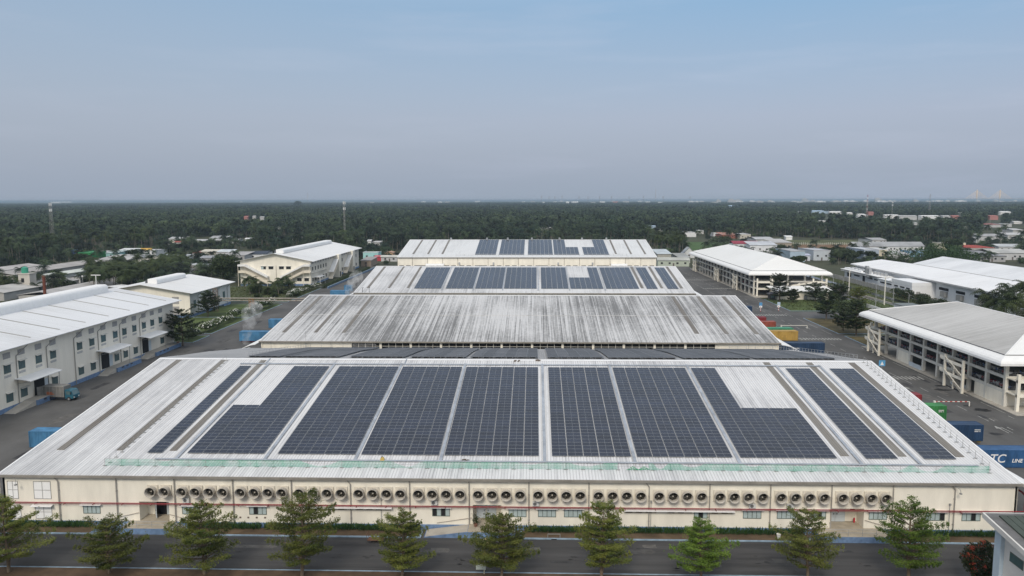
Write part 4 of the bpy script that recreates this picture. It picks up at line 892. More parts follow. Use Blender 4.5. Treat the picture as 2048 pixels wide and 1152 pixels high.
# sloping ramps on the end of the far parking building
for zl, zh, xa, xb in ((3.4, 6.45, 109, 127), (0.3, 3.4, 131, 110)):
    MB().hexa([(min(xa, xb), 356.6, (zl if xa < xb else zh)-0.35), (max(xa, xb), 356.6, (zh if xa < xb else zl)-0.35), (max(xa, xb), 357.1, (zh if xa < xb else zl)-0.35), (min(xa, xb), 357.1, (zl if xa < xb else zh)-0.35),
               (min(xa, xb), 356.6, (zl if xa < xb else zh)+0.3), (max(xa, xb), 356.6, (zh if xa < xb else zl)+0.3), (max(xa, xb), 357.1, (zh if xa < xb else zl)+0.3), (min(xa, xb), 357.1, (zl if xa < xb else zh)+0.3)]).build('ramp_beam', cream, PD)
    handrail(PD, [(xa, 356.8, zl+0.3), (xb, 356.8, zh+0.3)], 0.9, 2.0, 'railing')
    MB().hexa([(min(xa, xb), 357.1, (zl if xa < xb else zh)-0.2), (max(xa, xb), 357.1, (zh if xa < xb else zl)-0.2), (max(xa, xb), 360.6, (zh if xa < xb else zl)-0.2), (min(xa, xb), 360.6, (zl if xa < xb else zh)-0.2),
               (min(xa, xb), 357.1, zl if xa < xb else zh), (max(xa, xb), 357.1, zh if xa < xb else zl), (max(xa, xb), 360.6, zh if xa < xb else zl), (min(xa, xb), 360.6, zl if xa < xb else zh)]).build('ramp', concl, PD)
for x, zt in ((101.8, 8.2), (108.6, 8.2), (120.8, 6.2), (127.2, 8.2), (133.2, 8.2)): MB().box(x-0.32, 356.5, 0, x+0.32, 357.15, zt).build('ramp_column', cream, PD)
for zf in (3.4, 6.45):
    for xa, xb in ((102.1, 108.3), (127.5, 132.9)): MB().box(xa, 356.6, zf-0.35, xb, 357.1, zf+0.3).box(xa, 357.1, zf-0.12, xb, 360.6, zf+0.1).build('ramp_beam', cream, PD)
# motorbikes on the decks
def moto_mesh(body):
    b = MB()
    for y in (-0.62, 0.62):
        n = 10; b.add([(dx, y+0.29*math.cos(2*math.pi*k/n), 0.29+0.29*math.sin(2*math.pi*k/n)) for dx in (-0.06, 0.06) for k in range(n)], [(k, (k+1) % n, n+(k+1) % n, n+k) for k in range(n)]+[tuple(range(n))[::-1], tuple(range(n, 2*n))], 1)
    b.prism([(-0.75, 0.5), (-0.8, 0.75), (-0.1, 0.78), (0.25, 0.5), (0.5, 0.95), (0.62, 0.95), (0.55, 0.4), (0.1, 0.3), (-0.4, 0.3)], -0.13, 0.13, 'X', 0)
    b.prism([(-0.85, 0.75), (-0.1, 0.78), (-0.12, 0.86), (-0.8, 0.88)], -0.12, 0.12, 'X', 1); b.tube((-0.34, 0.45, 1.02), (0.34, 0.45, 1.02), 0.03, 5, mi=1); b.tube((0, 0.6, 0.3), (0, 0.47, 1.0), 0.05, 5, mi=1)
    for s in (-1, 1): b.tube((0.3*s, 0.47, 1.02), (0.36*s, 0.47, 1.2), 0.02, 4, mi=1)
    o = b.build('motorbike', [body, darkm]); me = o.data; bpy.data.objects.remove(o); return me
mms = [moto_mesh(mat('moto_'+n_, c_, 0.3)) for n_, c_ in (('white', (0.6, 0.6, 0.6)), ('red', (0.3, 0.03, 0.03)), ('black', (0.04, 0.04, 0.045)), ('blue', (0.05, 0.1, 0.25)))]
for (x0_, ya, yb, zs, lab, st_) in ((101.4, 166.5, 227.5, (3.52, 6.57), 'near, grey-roofed parking building', 1.1), (102.5, 364, 490, (3.52, 6.57), 'far, white-roofed parking building', 3.0)):
    for zf, lev in zip(zs, ('lower deck', 'upper deck')):
        y = ya
        while y < yb:
            m_ = rng.randrange(4)
            tag(obj('motorbike', mms[m_], None, (x0_+rng.uniform(0, 0.3), y, zf), (0, 0, R(90+rng.uniform(-8, 8)))), f'motorbike at the {lev} edge of the {lab}', 'motorbike', f'motorbikes on the {lev} of the {lab}')
            y += st_*rng.uniform(0.8, 1.3)
for x in np.arange(103, 130, 1.5):
    tag(obj('motorbike', mms[rng.randrange(4)], None, (float(x), 166.6, 6.57), (0, 0, R(rng.uniform(-8, 8)))), 'motorbike parked behind the end railing of the near parking building, upper deck', 'motorbike', 'motorbikes at the end of the near parking building')

# annex building and hut in front of the far parking building
h = thing('annex', 'low cream annex with a white sheet roof before the far parking building', 'annex', (118.5, 348, 0))
MB().box(107.2, 344.2, 0, 130.2, 352.5, 3.6).build('wall', cream, h)
MB().hexa([(105.2, 343.2, 3.75), (131.6, 343.2, 3.75), (131.6, 354.2, 4.9), (105.2, 354.2, 4.9), (105.2, 343.2, 4.0), (131.6, 343.2, 4.0), (131.6, 354.2, 5.15), (105.2, 354.2, 5.15)]).build('roof', rmD, h)
MB().box(118.8, 344.1, 0.1, 120.3, 344.22, 1.9).build('door', mat('door_grey', (0.25, 0.27, 0.28)), h)
for x in (110.5, 113, 123, 127): MB().box(x, 344.12, 2.4, x+1.2, 344.21, 2.9).build('vent_grille', grey, h)
h = thing('guard_hut', 'small dark hut with a grey roof at the corner of the far parking building', 'hut', (105, 345.5, 0))
MB().box(103.9, 344, 0, 106.3, 347, 2.6).build('wall', mat('hut_dark', (0.05, 0.05, 0.05)), h)
MB().add([(103.2, 343.3, 2.6), (107, 343.3, 2.6), (107, 347.7, 2.6), (103.2, 347.7, 2.6), (105.1, 345.5, 3.5)], [(0, 1, 4), (1, 2, 4), (2, 3, 4), (3, 0, 4), (3, 2, 1, 0)]).build('roof', mat('hut_roof', (0.09, 0.09, 0.1)), h)
MB().box(104.3, 343.95, 0.9, 105.8, 344.01, 2.0).build('window', glass, h)

# ------------------------------------------------------------------ white factory at the right
F = thing('white_factory', 'big white factory with two broad low roofs beyond the canal', 'factory', (215, 360, 0))
wf = mat('factory_white', (0.76, 0.77, 0.78), 0.6, 0.06)
rmF = roofmat('roof_sheet_white', (0.80, 0.80, 0.80), (0.5, 0.5, 0.5), 0.5, 'X', 91, 0.5, 0.08, 0.05, 0.45, 0.85)
rmF2 = roofmat('roof_sheet_white_streaky', (0.74, 0.75, 0.76), (0.45, 0.46, 0.47), 0.6, 'X', 95, 0.5, 0.08, 0.05, 0.42, 0.75)
Y0F, Y1F = 200, 442
MB().box(180, Y0F, 0, 244, Y1F-2, 7.6).build('wall', wf, F)
def slopeF(xa, za, xb, zb_, m, t=0.18): return MB().prism([(xa, za), (xb, zb_), (xb, zb_+t), (xa, za+t)], Y0F, Y1F, 'Y').build('roof', m, F)
slopeF(178, 8.0, 195, 10.4, rmF); slopeF(195, 10.4, 212, 8.0, rmF); slopeF(212, 8.05, 229, 12.1, rmF2); slopeF(229, 12.1, 246, 8.1, rmF2)
MB().box(211.6, Y0F, 8.15, 212.4, Y1F, 8.32).build('valley_gutter', gutt, F)
MB().box(177.8, Y0F, 7.55, 178.3, Y1F, 8.1).build('gutter', mat('pale_gutter', (0.5, 0.5, 0.5)), F)
MB().add([(180, Y1F-1.9, 7.6), (195, Y1F-1.9, 10.3), (212, Y1F-1.9, 7.9)], [(0, 1, 2)]).build('gable_wall', wf, F); gb = MB(); gb.add([(212, Y1F-1.9, 7.9), (229, Y1F-1.9, 12.0), (244, Y1F-1.9, 7.9)], [(0, 1, 2)]); gb.build('gable_wall', wf, F)
MB().box(172.5, 388, 0, 179.9, 436, 5.6).box(172.4, 414, 5.6, 179.9, 436.1, 6.6).build('side_wing', wf, F)
MB().box(170.4, 390, 5.7, 178, 437, 5.95).box(170.5, 400, 4.9, 172.4, 436.8, 5.1).build('wing_roof', whitep, F)
MB().box(169.5, 352, 0, 179.9, 387, 5.2).build('side_wing', wf, F); MB().box(169.4, 351.9, 5.2, 180, 372, 6.9).box(169.2, 372, 5.2, 180, 387.2, 5.5).build('parapet', wf, F)
for (ya, yb) in ((354, 357), (359, 363), (365.5, 369), (372, 377), (379, 384)): MB().box(169.32, ya, 3.6, 169.45, yb, 4.2).build('window', dark, F)
for (ya, yb, z0, z1) in ((392, 398, 3.4, 4), (400, 406, 3.4, 4), (409, 412, 0.5, 4.4), (416, 423, 3.2, 3.9), (427, 432, 2, 4.2)): MB().box(172.42, ya, z0, 172.48, yb, z1).build('window', dark, F)
MB().box(171.5, 351.8, 1.4, 173.2, 351.88, 2.8).build('louvre_panel', grey, F)
for k, (ya, yb) in enumerate(((341, 349), (328, 335), (314, 321), (301, 308), (288, 295), (275, 282), (262, 269))):
    MB().box(179.9, ya, 4.2, 179.98, yb, 5.4).build('window', dark, F)
    MB().box(178.6, ya+0.6, 1.6, 179.95, ya+4.4, 3.9).build('condenser_rack', grey, F)
for k in range(4): MB().tube((175, 391+4*k, 5.95), (175, 391+4*k, 7.4), 0.95, 12).build('cooling_fan', galv, F)
for k in range(5): MB().box(173.5, 409+5*k, 5.95, 175.5, 411+5*k, 7.2).build('cooling_unit', galv, F)
for (ya, h_) in ((404, 6), (401, 5)): MB().box(171, ya, 4, 172.3, ya+2, 4+h_).build('duct', galv, F)
F2 = thing('back_factory', 'white flat parapet building with air units behind the white factory', 'factory', (285, 400, 0))
MB().box(258, 300, 0, 330, 402, 11.0).build('wall', wf, F2); MB().box(257, 299, 11, 331, 403, 11.3).build('roof', rmF, F2)
for k in range(7): MB().box(255.2, 310+12*k, 9.3, 257.0, 313.5+12*k, 11.6).build('air_unit', grey, F2)
MB().box(254.8, 302, 9.0, 257.9, 400, 9.25).build('unit_deck', grey, F2)
for k, y in enumerate((396, 386)):
    t = thing('sign_board', ['orange rectangular sign board on the back factory roof, the farther one', 'orange rectangular sign board on the back factory roof, the nearer one'][k], 'sign', (262+9*k, y+6, 11.3))
    X = 262+9*k; MB().box(X, y+6, 11.9, X+7.5, y+6.25, 14.0).build('board', mat('sign_orange', (0.7, 0.33, 0.04)), t); MB().box(X+0.5, y+6.02, 11.3, X+0.7, y+6.2, 11.9).box(X+6.8, y+6.02, 11.3, X+7, y+6.2, 11.9).build('sign_leg', grey, t)
# walls along the canal, water
t = thing('boundary_wall', 'long grey concrete boundary wall in front of the white factory', 'wall', (170, 380, 0))
b = MB(); b.box(169.0, 290, 0, 169.25, 350, 2.2); b.box(167.9, 350, 0, 168.15, 470, 2.4); b.build('wall_panel', mat('wall_grey', (0.33, 0.33, 0.32), 0.9, 0.25, 0.5), t)
b = MB()
for k in range(60): b.box(167.8 if 290+3*k > 350 else 168.9, 290+3*k, 0, 168.2 if 290+3*k > 350 else 169.3, 290.3+3*k, 2.55)
b.build('wall_pier', conc, t)
t = thing('kerb_wall', 'low pale kerb wall along the street beside the canal', 'wall', (150, 400, 0)); MB().box(150.4, 270, 0, 150.75, 500, 0.7).box(147.6, 330, 0, 147.8, 500, 0.35).build('wall_panel', concl, t)
struct('canal', big_sheet(156.5, 280, 160.5, 500, 0.15), mat('dark_water', (0.02, 0.025, 0.02), 0.1, 0.3))
t = thing('pump_house', 'small white flat-roofed block beside the street behind the near parking building', 'small building', (146, 305, 0))
MB().box(143, 300, 0, 150, 311, 2.8).build('wall', whitep, t); MB().box(142.6, 299.6, 2.8, 150.4, 311.4, 3.1).build('roof', mat('roof_dark_grey', (0.16, 0.18, 0.18)), t); MB().box(142.9, 302, 1.0, 143.0, 304, 2.1).build('window', glass, t)
t = thing('low_white_wall', 'white low wall with openings behind the near parking building', 'wall', (138, 296, 0)); b = MB()
b.box(136, 296, 0, 136.3, 320, 1.6); b.box(136, 296, 0, 150, 296.3, 1.2); b.build('wall_panel', whitep, t)
# ------------------------------------------------------------------ shipping containers
def corr(name, c): return mat(name, c, 0.55, 0.4, 0.6, stretch=(1, 1, 0.4))
def container(label, x0, x1, y0, z0, m, w_=2.65, h_=2.95, chassis=None, text=None, marks=False, doors=None):
    "40 ft box lying along X, long side toward -Y"
    t = thing('shipping_container', label, 'shipping container', ((x0+x1)/2, y0+w_/2, z0))
    b = MB(); y1 = y0+w_
    n = int((x1-x0)/0.56); dx = (x1-x0-0.3)/n; pr = []
    for k in range(n):      # trapezoid corrugation of the long sides
        a = x0+0.15+k*dx; pr += [(a, 0.05), (a+dx*0.3, 0.05), (a+dx*0.45, 0.0), (a+dx*0.85, 0.0)]
    pr += [(x1-0.15, 0.05)]
    for (ya, s) in ((y0, 1), (y1, -1)):
        for (xa, da), (xb, db) in zip(pr, pr[1:]):
            q = [(xa, ya+s*da+s*0.02, z0+0.15), (xb, ya+s*db+s*0.02, z0+0.15), (xb, ya+s*db+s*0.02, z0+h_-0.1), (xa, ya+s*da+s*0.02, z0+h_-0.1)]
            b.quad(*(q if s > 0 else q[::-1]))
    b.box(x0+0.06, y0+0.09, z0+0.1, x1-0.06, y1-0.09, z0+h_-0.04)
    b.build('box_body', m, t)
    f = MB()
    for x in (x0, x1-0.15):
        for y in (y0, y1-0.15): f.box(x, y, z0, x+0.15, y+0.15, z0+h_)
    for z in (z0, z0+h_-0.11):
        for y in (y0, y1-0.12): f.box(x0+0.15, y+0.003, z+0.003, x1-0.15, y+0.12, z+0.108)
        for x in (x0, x1-0.12): f.box(x+0.003, y0+0.15, z+0.003, x+0.12, y1-0.15, z+0.108)
    f.build('frame', m, t)
    d = MB()
    for k in range(4): y = y0+0.35+k*(w_-0.7)/3; d.tube((x1+0.02, y, z0+0.2), (x1+0.02, y, z0+h_-0.2), 0.03, 6)
    d.build('door_bar', galv, t)
    if marks: MB().box(x1-1.6, y0-0.006, z0+h_-0.95, x1-0.55, y0+0.004, z0+h_-0.8).box(x1-1.6, y0-0.006, z0+h_-1.25, x1-0.9, y0+0.004, z0+h_-1.1).box(x1-0.75, y0-0.006, z0+h_-1.25, x1-0.55, y0+0.004, z0+h_-1.1).build('marking', mat('mark_white', (0.6, 0.6, 0.58)), t)
    if chassis:
        c = MB(); c.box(x0+0.3, y0+0.5, z0-0.4, x1-0.1, y1-0.5, z0-0.02)
        for xx in (x1-1.4, x1-2.6):
            for yy in (y0+0.1, y1-0.4): c.tube((xx, yy, 0.45), (xx, yy+0.3, 0.45), 0.45, 12, mi=1)
        c.build('chassis', [chassis, darkm], t)
    if text:
        for (s, x, z, size) in text:
            cu = bpy.data.curves.new('lettering', 'FONT'); cu.body = s; cu.size = size; cu.extrude = 0.004; cu.shear = 0.2; cu.offset = 0.02
            cu.materials.append(mat('letter_white', (0.75, 0.75, 0.75)))
            tmp = bpy.data.objects.new('lettering', cu); COL.objects.link(tmp); bpy.context.view_layer.update(); lm_ = bpy.data.meshes.new_from_object(tmp); bpy.data.objects.remove(tmp)
            o = obj('lettering', lm_, t)
            o.location = (x-t.location.x, y0-0.012-t.location.y, z-t.location.z); o.rotation_euler = (math.pi/2, 0, 0)
    return t
cblue = corr('container_blue', (0.065, 0.2, 0.36)); cnavy = corr('container_navy', (0.02, 0.045, 0.095)); cdk = corr('container_dark_blue', (0.02, 0.05, 0.11)); cmid = corr('container_mid_blue', (0.03, 0.095, 0.22))
cgrn = corr('container_green', (0.045, 0.22, 0.065)); cred = corr('container_red', (0.22, 0.03, 0.035)); cbrn = corr('container_rust', (0.30, 0.075, 0.05)); cyel = corr('container_yellow', (0.42, 0.27, 0.07)); cteal = corr('container_teal_green', (0.06, 0.27, 0.16))
container('bright blue container with white lettering at the corner of the front hall', 73.8, 87.2, 126.4, 0.1, cmid, text=[('TC', 75.0, 0.95, 2.0), ('LINE', 78.7, 0.98, 0.85)])
container('dark blue container on a yellow chassis behind the lettered blue container', 67.4, 80.7, 138.2, 0.85, cdk, chassis=mat('chassis_yellow', (0.5, 0.33, 0.05)), marks=True)
container('vivid green container with white marks, beside the right edge of the front roof', 69.2, 82.4, 154.0, 0.1, cgrn, marks=True)
container('dark red container just behind the vivid green one', 69, 81.9, 163.0, 0.1, cred)
container('navy container behind the front hall, half hidden by the roof railing', 70, 83.4, 222.5, 0.1, cnavy, text=[('TC', 74, 0.6, 1.5)])
container('yellow container with a dark hatch mark beside the second hall', 69.5, 82.6, 243.0, 0.1, cyel)
container('green-topped container right behind the yellow one', 70, 83, 248.8, 0.1, cteal)
container('rust orange container behind the yellow and green pair', 68.4, 81.5, 262, 0.1, cbrn)
container('deep red container behind the rust orange one', 68, 81.2, 272, 0.1, cred)
container('small dark blue container end showing past the second roof, farthest up the right road', 71, 84.0, 300, 0.1, cdk)
container('light blue container in the left yard beside the front hall', -91.0, -78, 132.8, 0.1, cblue)
container('light blue container on a red chassis beside the steam at the second hall', -92.3, -79, 236, 0.6, cblue, chassis=mat('chassis_red', (0.3, 0.04, 0.03)))
container('light blue container just behind the one on the red chassis', -92.8, -79.5, 264, 0.1, cblue)
X, Y = at(660, 581.5, 3.0); container('blue container top showing just above the second roof ridge on the left', X, X+9, Y, 0.1, cblue)
X, Y = at(688, 571, 3.0); container('light blue container beside the far steam plume', X, X+4, Y, 0.1, cblue)
b = MB(); b.box(73.2, 242.96, 0.9, 74.2, 242.99, 2.0)

# ------------------------------------------------------------------ box truck at the dock
t = thing('box_truck', 'blue-cab box truck backed up to the nearest loading dock', 'truck', (-106.0, 166.6, 0), R(-6))
L = True
box_m = mat('truck_box', (0.22, 0.215, 0.2), 0.6, 0.25); tcab = mat('truck_cab_blue', (0.03, 0.12, 0.17), 0.35)
MB().box(-3.6, -1.2, 0.85, 1.6, 1.2, 3.25).build('cargo_box', box_m, t, L)
b = MB()
for k in range(7): b.box(-3.55+0.85*k, -1.225, 0.9, -3.49+0.85*k, -1.2, 3.2)
b.box(-3.6, -1.225, 3.16, 1.6, -1.203, 3.26); b.build('box_rib', mat('truck_rib', (0.4, 0.39, 0.36)), t, L)
MB().box(-2.6, -1.216, 1.35, -0.8, -1.206, 1.65).box(-2.6, -1.216, 1.75, -1.2, -1.206, 1.95).build('orange_stripe', mat('truck_orange', (0.5, 0.14, 0.05)), t, L)
MB().hexa([(-3.62, -1.2, 0.95), (-3.62, -1.26, 0.95), (-4.0, -2.3, 0.95), (-4.05, -2.25, 0.95), (-3.62, -1.2, 3.2), (-3.62, -1.26, 3.2), (-4.0, -2.3, 3.2), (-4.05, -2.25, 3.2)]).build('rear_door', box_m, t, L)
cb = MB(); cb.prism([(1.75, 0.55), (3.65, 0.55), (3.72, 1.3), (3.25, 2.35), (2.9, 2.5), (1.75, 2.5)], -1.1, 1.1, 'Y'); cab_ = cb.build('cab', tcab, t, L)
MB().add([(3.69, -0.98, 1.42), (3.69, 0.98, 1.42), (3.3, 0.92, 2.3), (3.3, -0.92, 2.3)], [(0, 1, 2, 3)]).build('windscreen', glass, cab_, L)
for s in (-1, 1): MB().box(2.0, 1.1*s, 1.45, 3.0, 1.115*s, 2.2).build('side_window', glass, cab_, L); MB().tube((3.7, 0.75*s, 0.85), (3.76, 0.75*s, 0.85), 0.16, 10).build('headlight', mat('lamp_glass', (0.7, 0.7, 0.65), 0.2), cab_, L); MB().box(3.25, 1.15*s, 1.6, 3.35, 1.4*s, 2.1).build('mirror', darkm, cab_, L)
MB().box(-3.5, -0.5, 0.55, 3.6, 0.5, 0.82).build('chassis', darkm, t, L)
for x in (-2.2, 2.7):
    for s in (-1, 1):
        o = MB().tube((x, 0.85*s, 0.47), (x, 1.18*s, 0.47), 0.47, 16).build('wheel', darkm, t, L); MB().tube((x, 1.16*s, 0.47), (x, 1.2*s, 0.47), 0.22, 10).build('rim', grey, o, L)
# goods and a worker at the dock door
for k in range(3):
    t = thing('cardboard_box', ['lower pale carton pile on the dock beside the truck', 'pale carton resting on the lower carton at the dock', 'small brown carton against the dock door'][k], 'carton', (-109.3-0.3*k, 168.4-0.5*k, 1.19))
    X, Y = t.location.x, t.location.y; z0 = 1.2 if k != 1 else 2.0
    MB().box(X-0.45, Y-0.4, z0, X+0.45, Y+0.4, z0+0.8).build('carton', mat('carton_'+str(k), ((0.5, 0.42, 0.27), (0.6, 0.55, 0.45), (0.3, 0.2, 0.1))[k]), t); MB().box(X-0.06, Y-0.41, z0+0.02, X+0.06, Y+0.41, z0+0.806).build('tape', mat('tape', (0.6, 0.55, 0.4)), t)
def person(label, loc, rz, shirt, trous):
    t = thing('person', label, 'person', loc, rz)
    me = bpy.data.meshes.new('body')
    J = [(0, 0, 0.98), (0, 0, 1.25), (0, 0, 1.48), (0, 0.01, 1.58), (0, 0.02, 1.7), (0, 0.02, 1.8), (-0.1, 0, 0.93), (-0.12, 0.02, 0.5), (-0.12, -0.02, 0.08), (-0.13, 0.12, 0.04), (0.1, 0, 0.93), (0.13, 0.06, 0.5), (0.13, 0.0, 0.08), (0.14, 0.14, 0.04), (-0.2, 0, 1.45), (-0.26, 0.02, 1.15), (-0.22, 0.2, 0.95), (0.2, 0, 1.45), (0.27, 0.02, 1.15), (0.24, 0.18, 0.95)]
    Ed = [(0, 1), (1, 2), (2, 3), (3, 4), (4, 5), (0, 6), (6, 7), (7, 8), (8, 9), (0, 10), (10, 11), (11, 12), (12, 13), (2, 14), (14, 15), (15, 16), (2, 17), (17, 18), (18, 19)]
    rad = [0.15, 0.14, 0.15, 0.06, 0.1, 0.08, 0.09, 0.065, 0.045, 0.04, 0.09, 0.065, 0.045, 0.04, 0.065, 0.05, 0.04, 0.065, 0.05, 0.04]
    me.from_pydata([(x*1.05, y*1.05, z*1.05) for x, y, z in J], Ed, []); o = obj('body', me, t); o.modifiers.new('skin', 'SKIN')
    for v, r_ in zip(me.skin_vertices[0].data, rad): v.radius = (r_, r_)
    me.skin_vertices[0].data[0].use_root = True
    s = o.modifiers.new('sub', 'SUBSURF'); s.render_levels = 1
    m = bpy.data.materials.new('clothes'); m.use_nodes = True; tn = m.node_tree; bs = tn.nodes['Principled BSDF']; bs.inputs['Roughness'].default_value = 0.85
    tc = N(tn, 'ShaderNodeTexCoord'); sp = N(tn, 'ShaderNodeSeparateXYZ'); tn.links.new(tc.outputs['Object'], sp.inputs[0]); rp = N(tn, 'ShaderNodeValToRGB'); rp.color_ramp.interpolation = 'CONSTANT'
    mr = N(tn, 'ShaderNodeMapRange', i={'From Max': 2.0}); tn.links.new(sp.outputs['Z'], mr.inputs['Value']); tn.links.new(mr.outputs[0], rp.inputs[0])
    rp.color_ramp.elements[0].color = (*trous, 1); rp.color_ramp.elements[1].position = 0.52; rp.color_ramp.elements[1].color = (*shirt, 1)
    for ps, c in ((0.8, (0.35, 0.2, 0.13, 1)), (0.91, (0.02, 0.018, 0.015, 1))): e_ = rp.color_ramp.elements.new(ps); e_.color = c
    tn.links.new(rp.outputs[0], bs.inputs['Base Color']); me.materials.append(m)
    return t
person('person in a white shirt standing in the nearest dock doorway', (-110.0, 166.0, 1.19), R(-90), (0.6, 0.6, 0.62), (0.05, 0.05, 0.07))
person('person in pale clothes just inside the open left entrance', (-51.5, 103.4, 0.82), R(180), (0.55, 0.5, 0.48), (0.06, 0.06, 0.08))

# ------------------------------------------------------------------ small things along the front road
X, Y = at(752, 1084)
t = thing('flatbed_trolley', 'rusty brown flatbed trolley parked at the front kerb', 'trolley', (X, Y, 0.02)); rust = mat('rusty_steel', (0.17, 0.09, 0.06), 0.8, 0.4, 2)
MB().box(X-1.0, Y-0.5, 0.38, X+1.0, Y+0.5, 0.46).build('deck', rust, t); MB().path([(X-1.0, Y-0.45, 0.4), (X-1.15, Y-0.45, 1.2), (X-1.15, Y+0.45, 1.2), (X-1.0, Y+0.45, 0.4)], 0.035).build('handle', rust, t)
for dx in (-0.75, 0.75):
    for dy in (-0.4, 0.4): MB().tube((X+dx, Y+dy-0.05, 0.2), (X+dx, Y+dy+0.05, 0.2), 0.18, 12).build('wheel', darkm, t)
X, Y = at(1557, 1078)
t = thing('bucket', 'white plastic bucket at the end of the front planting bed', 'bucket', (X, Y, 0.14)); MB().tube((X, Y, 0.14), (X, Y, 0.7), 0.2, 14, 0.27).build('pail', whitep, t); MB().tube((X, Y, 0.64), (X, Y, 0.71), 0.285, 14).build('rim', offw, t)
X, Y = at(1108, 1080)
t = thing('drain_grate', 'black drain opening with a small pale frame in the blue kerb', 'drain', (X, 97.3, 0)); MB().box(X-0.35, 97.12, 0.02, X+0.35, 97.19, 0.13).build('opening', dark, t); MB().path([(X-0.8, 97.6, 0.14), (X-0.8, 97.6, 0.6), (X+0.8, 97.6, 0.6), (X+0.8, 97.6, 0.14)], 0.04).build('grate_frame', grey, t)
# mirror-and-board post on the verge
X, Y = at(966, 1168); Y = 87.4; X = -6.0
t = thing('sign_post', 'thin post with a yellow round sign and a white board between two street trees', 'sign', (X, Y, KH))
MB().tube((X, Y, KH), (X, Y, 4.6), 0.05, 8).build('post', mat('post_cream', (0.6, 0.55, 0.4)), t)
MB().tube((X+0.1, Y-0.12, 2.25), (X+0.1, Y-0.05, 2.25), 0.34, 16).tube((X+0.1, Y-0.12, 2.62), (X+0.1, Y-0.05, 2.62), 0.22, 16).build('round_sign', mat('sign_yellow', (0.62, 0.5, 0.2)), t)
MB().box(X-0.95, Y-0.1, 0.7, X+0.2, Y-0.04, 1.45).build('white_board', mat('board_pale', (0.45, 0.5, 0.46)), t)
MB().tube((X+0.35, Y-0.05, 3.9), (X+0.35, Y+0.05, 3.9), 0.2, 12).tube((X+0.3, Y-0.05, 4.5), (X+0.3, Y+0.05, 4.5), 0.16, 12).build('small_sign', mat('sign_amber', (0.7, 0.55, 0.3)), t)
# potted plant by the middle entrance, extinguishers
X, Y = -7.9, 99.2
t = thing('potted_plant', 'leafy dark potted plant left of the middle entrance doors', 'plant', (X, Y, 0.83)); MB().tube((X, Y, 0.83), (X, Y, 1.25), 0.2, 12, 0.28).build('pot', mat('pot', (0.2, 0.1, 0.07)), t)
c = nrg.normal(size=(260, 3))*np.array([0.22, 0.22, 0.42])+np.array([0, 0, 1.0]); obj('foliage', fast_mesh('foliage', leaves(c, 0.2, 0.1, 0.2, 3), leafD), t)
X, Y = 43.0, 101.6
t = thing('fire_extinguisher', 'red fire extinguisher on the right wall of the right entrance', 'fire extinguisher', (X, Y, 0.9)); MB().tube((X, Y, 0.95), (X, Y, 1.5), 0.12, 12).tube((X, Y, 1.5), (X, Y, 1.6), 0.12, 12, 0.04).build('cylinder', mat('ext_red', (0.5, 0.03, 0.05)), t); MB().path([(X, Y, 1.62), (X-0.15, Y-0.05, 1.5), (X-0.16, Y-0.05, 1.15)], 0.02).build('hose', darkm, t)
t = thing('fire_notice', 'small red fire notice above the extinguisher of the right entrance', 'sign', (X-0.1, 102.1, 2.6)); MB().box(X-0.4, 102.08, 2.5, X+0.2, 102.12, 3.0).build('board', mat('notice_red', (0.35, 0.05, 0.04)), t); MB().box(X-0.3, 102.06, 2.62, X+0.1, 102.078, 2.88).build('notice_face', mat('notice_amber', (0.4, 0.25, 0.1)), t)
t = thing('hanging_banner', 'red banner behind the last window at the right end of the front wall', 'banner', (61.2, 99.85, 2.2)); MB().box(60.4, 99.86, 2.15, 62.2, 99.9, 2.95).build('cloth', mat('banner_red', (0.45, 0.07, 0.04), 0.7, 0.5, 3), t)

# ------------------------------------------------------------------ road furniture in the yard
for k, (px, py) in enumerate(((1521, 623), (1557, 622))):
    X, Y = at(px, py); t = thing('road_sign', ['blue road sign on a striped post, nearer the halls, at the crossing', 'blue road sign on a striped post on the far lane edge of the crossing'][k], 'sign', (X, Y, 0))
    b = MB()
    for j in range(6): b.tube((X, Y, 0.4*j), (X, Y, 0.4*(j+1)), 0.16, 8, mi=j % 2)
    b.build('post', [mat('stripe_red', (0.4, 0.06, 0.05)), whitep], t)
    MB().box(X-0.6, Y-0.08, 2.3, X+0.6, Y, 3.6).build('sign_plate', mat('sign_blue', (0.1, 0.3, 0.55)) if k == 0 else mat('sign_pale_blue', (0.4, 0.5, 0.6)), t)
    MB().box(X-0.6, Y-0.085, 1.6, X+0.6, Y, 2.25).build('white_plate', whitep, t)
X, Y = at(1763, 745); t = thing('crossing_sign', 'blue pedestrian crossing sign at the roof corner of the front hall', 'sign', (X, Y, 0)); MB().tube((X, Y, 0), (X, Y, 1.9), 0.06, 6).build('post', galv, t); MB().box(X-0.8, Y-0.08, 1.7, X+0.8, Y, 3.2).build('sign_plate', mat('sign_cyan', (0.1, 0.32, 0.55)), t)
MB().add([(X-0.45, Y-0.09, 1.95), (X+0.45, Y-0.09, 1.95), (X, Y-0.09, 2.95)], [(0, 1, 2)]).build('white_triangle', whitep, t)
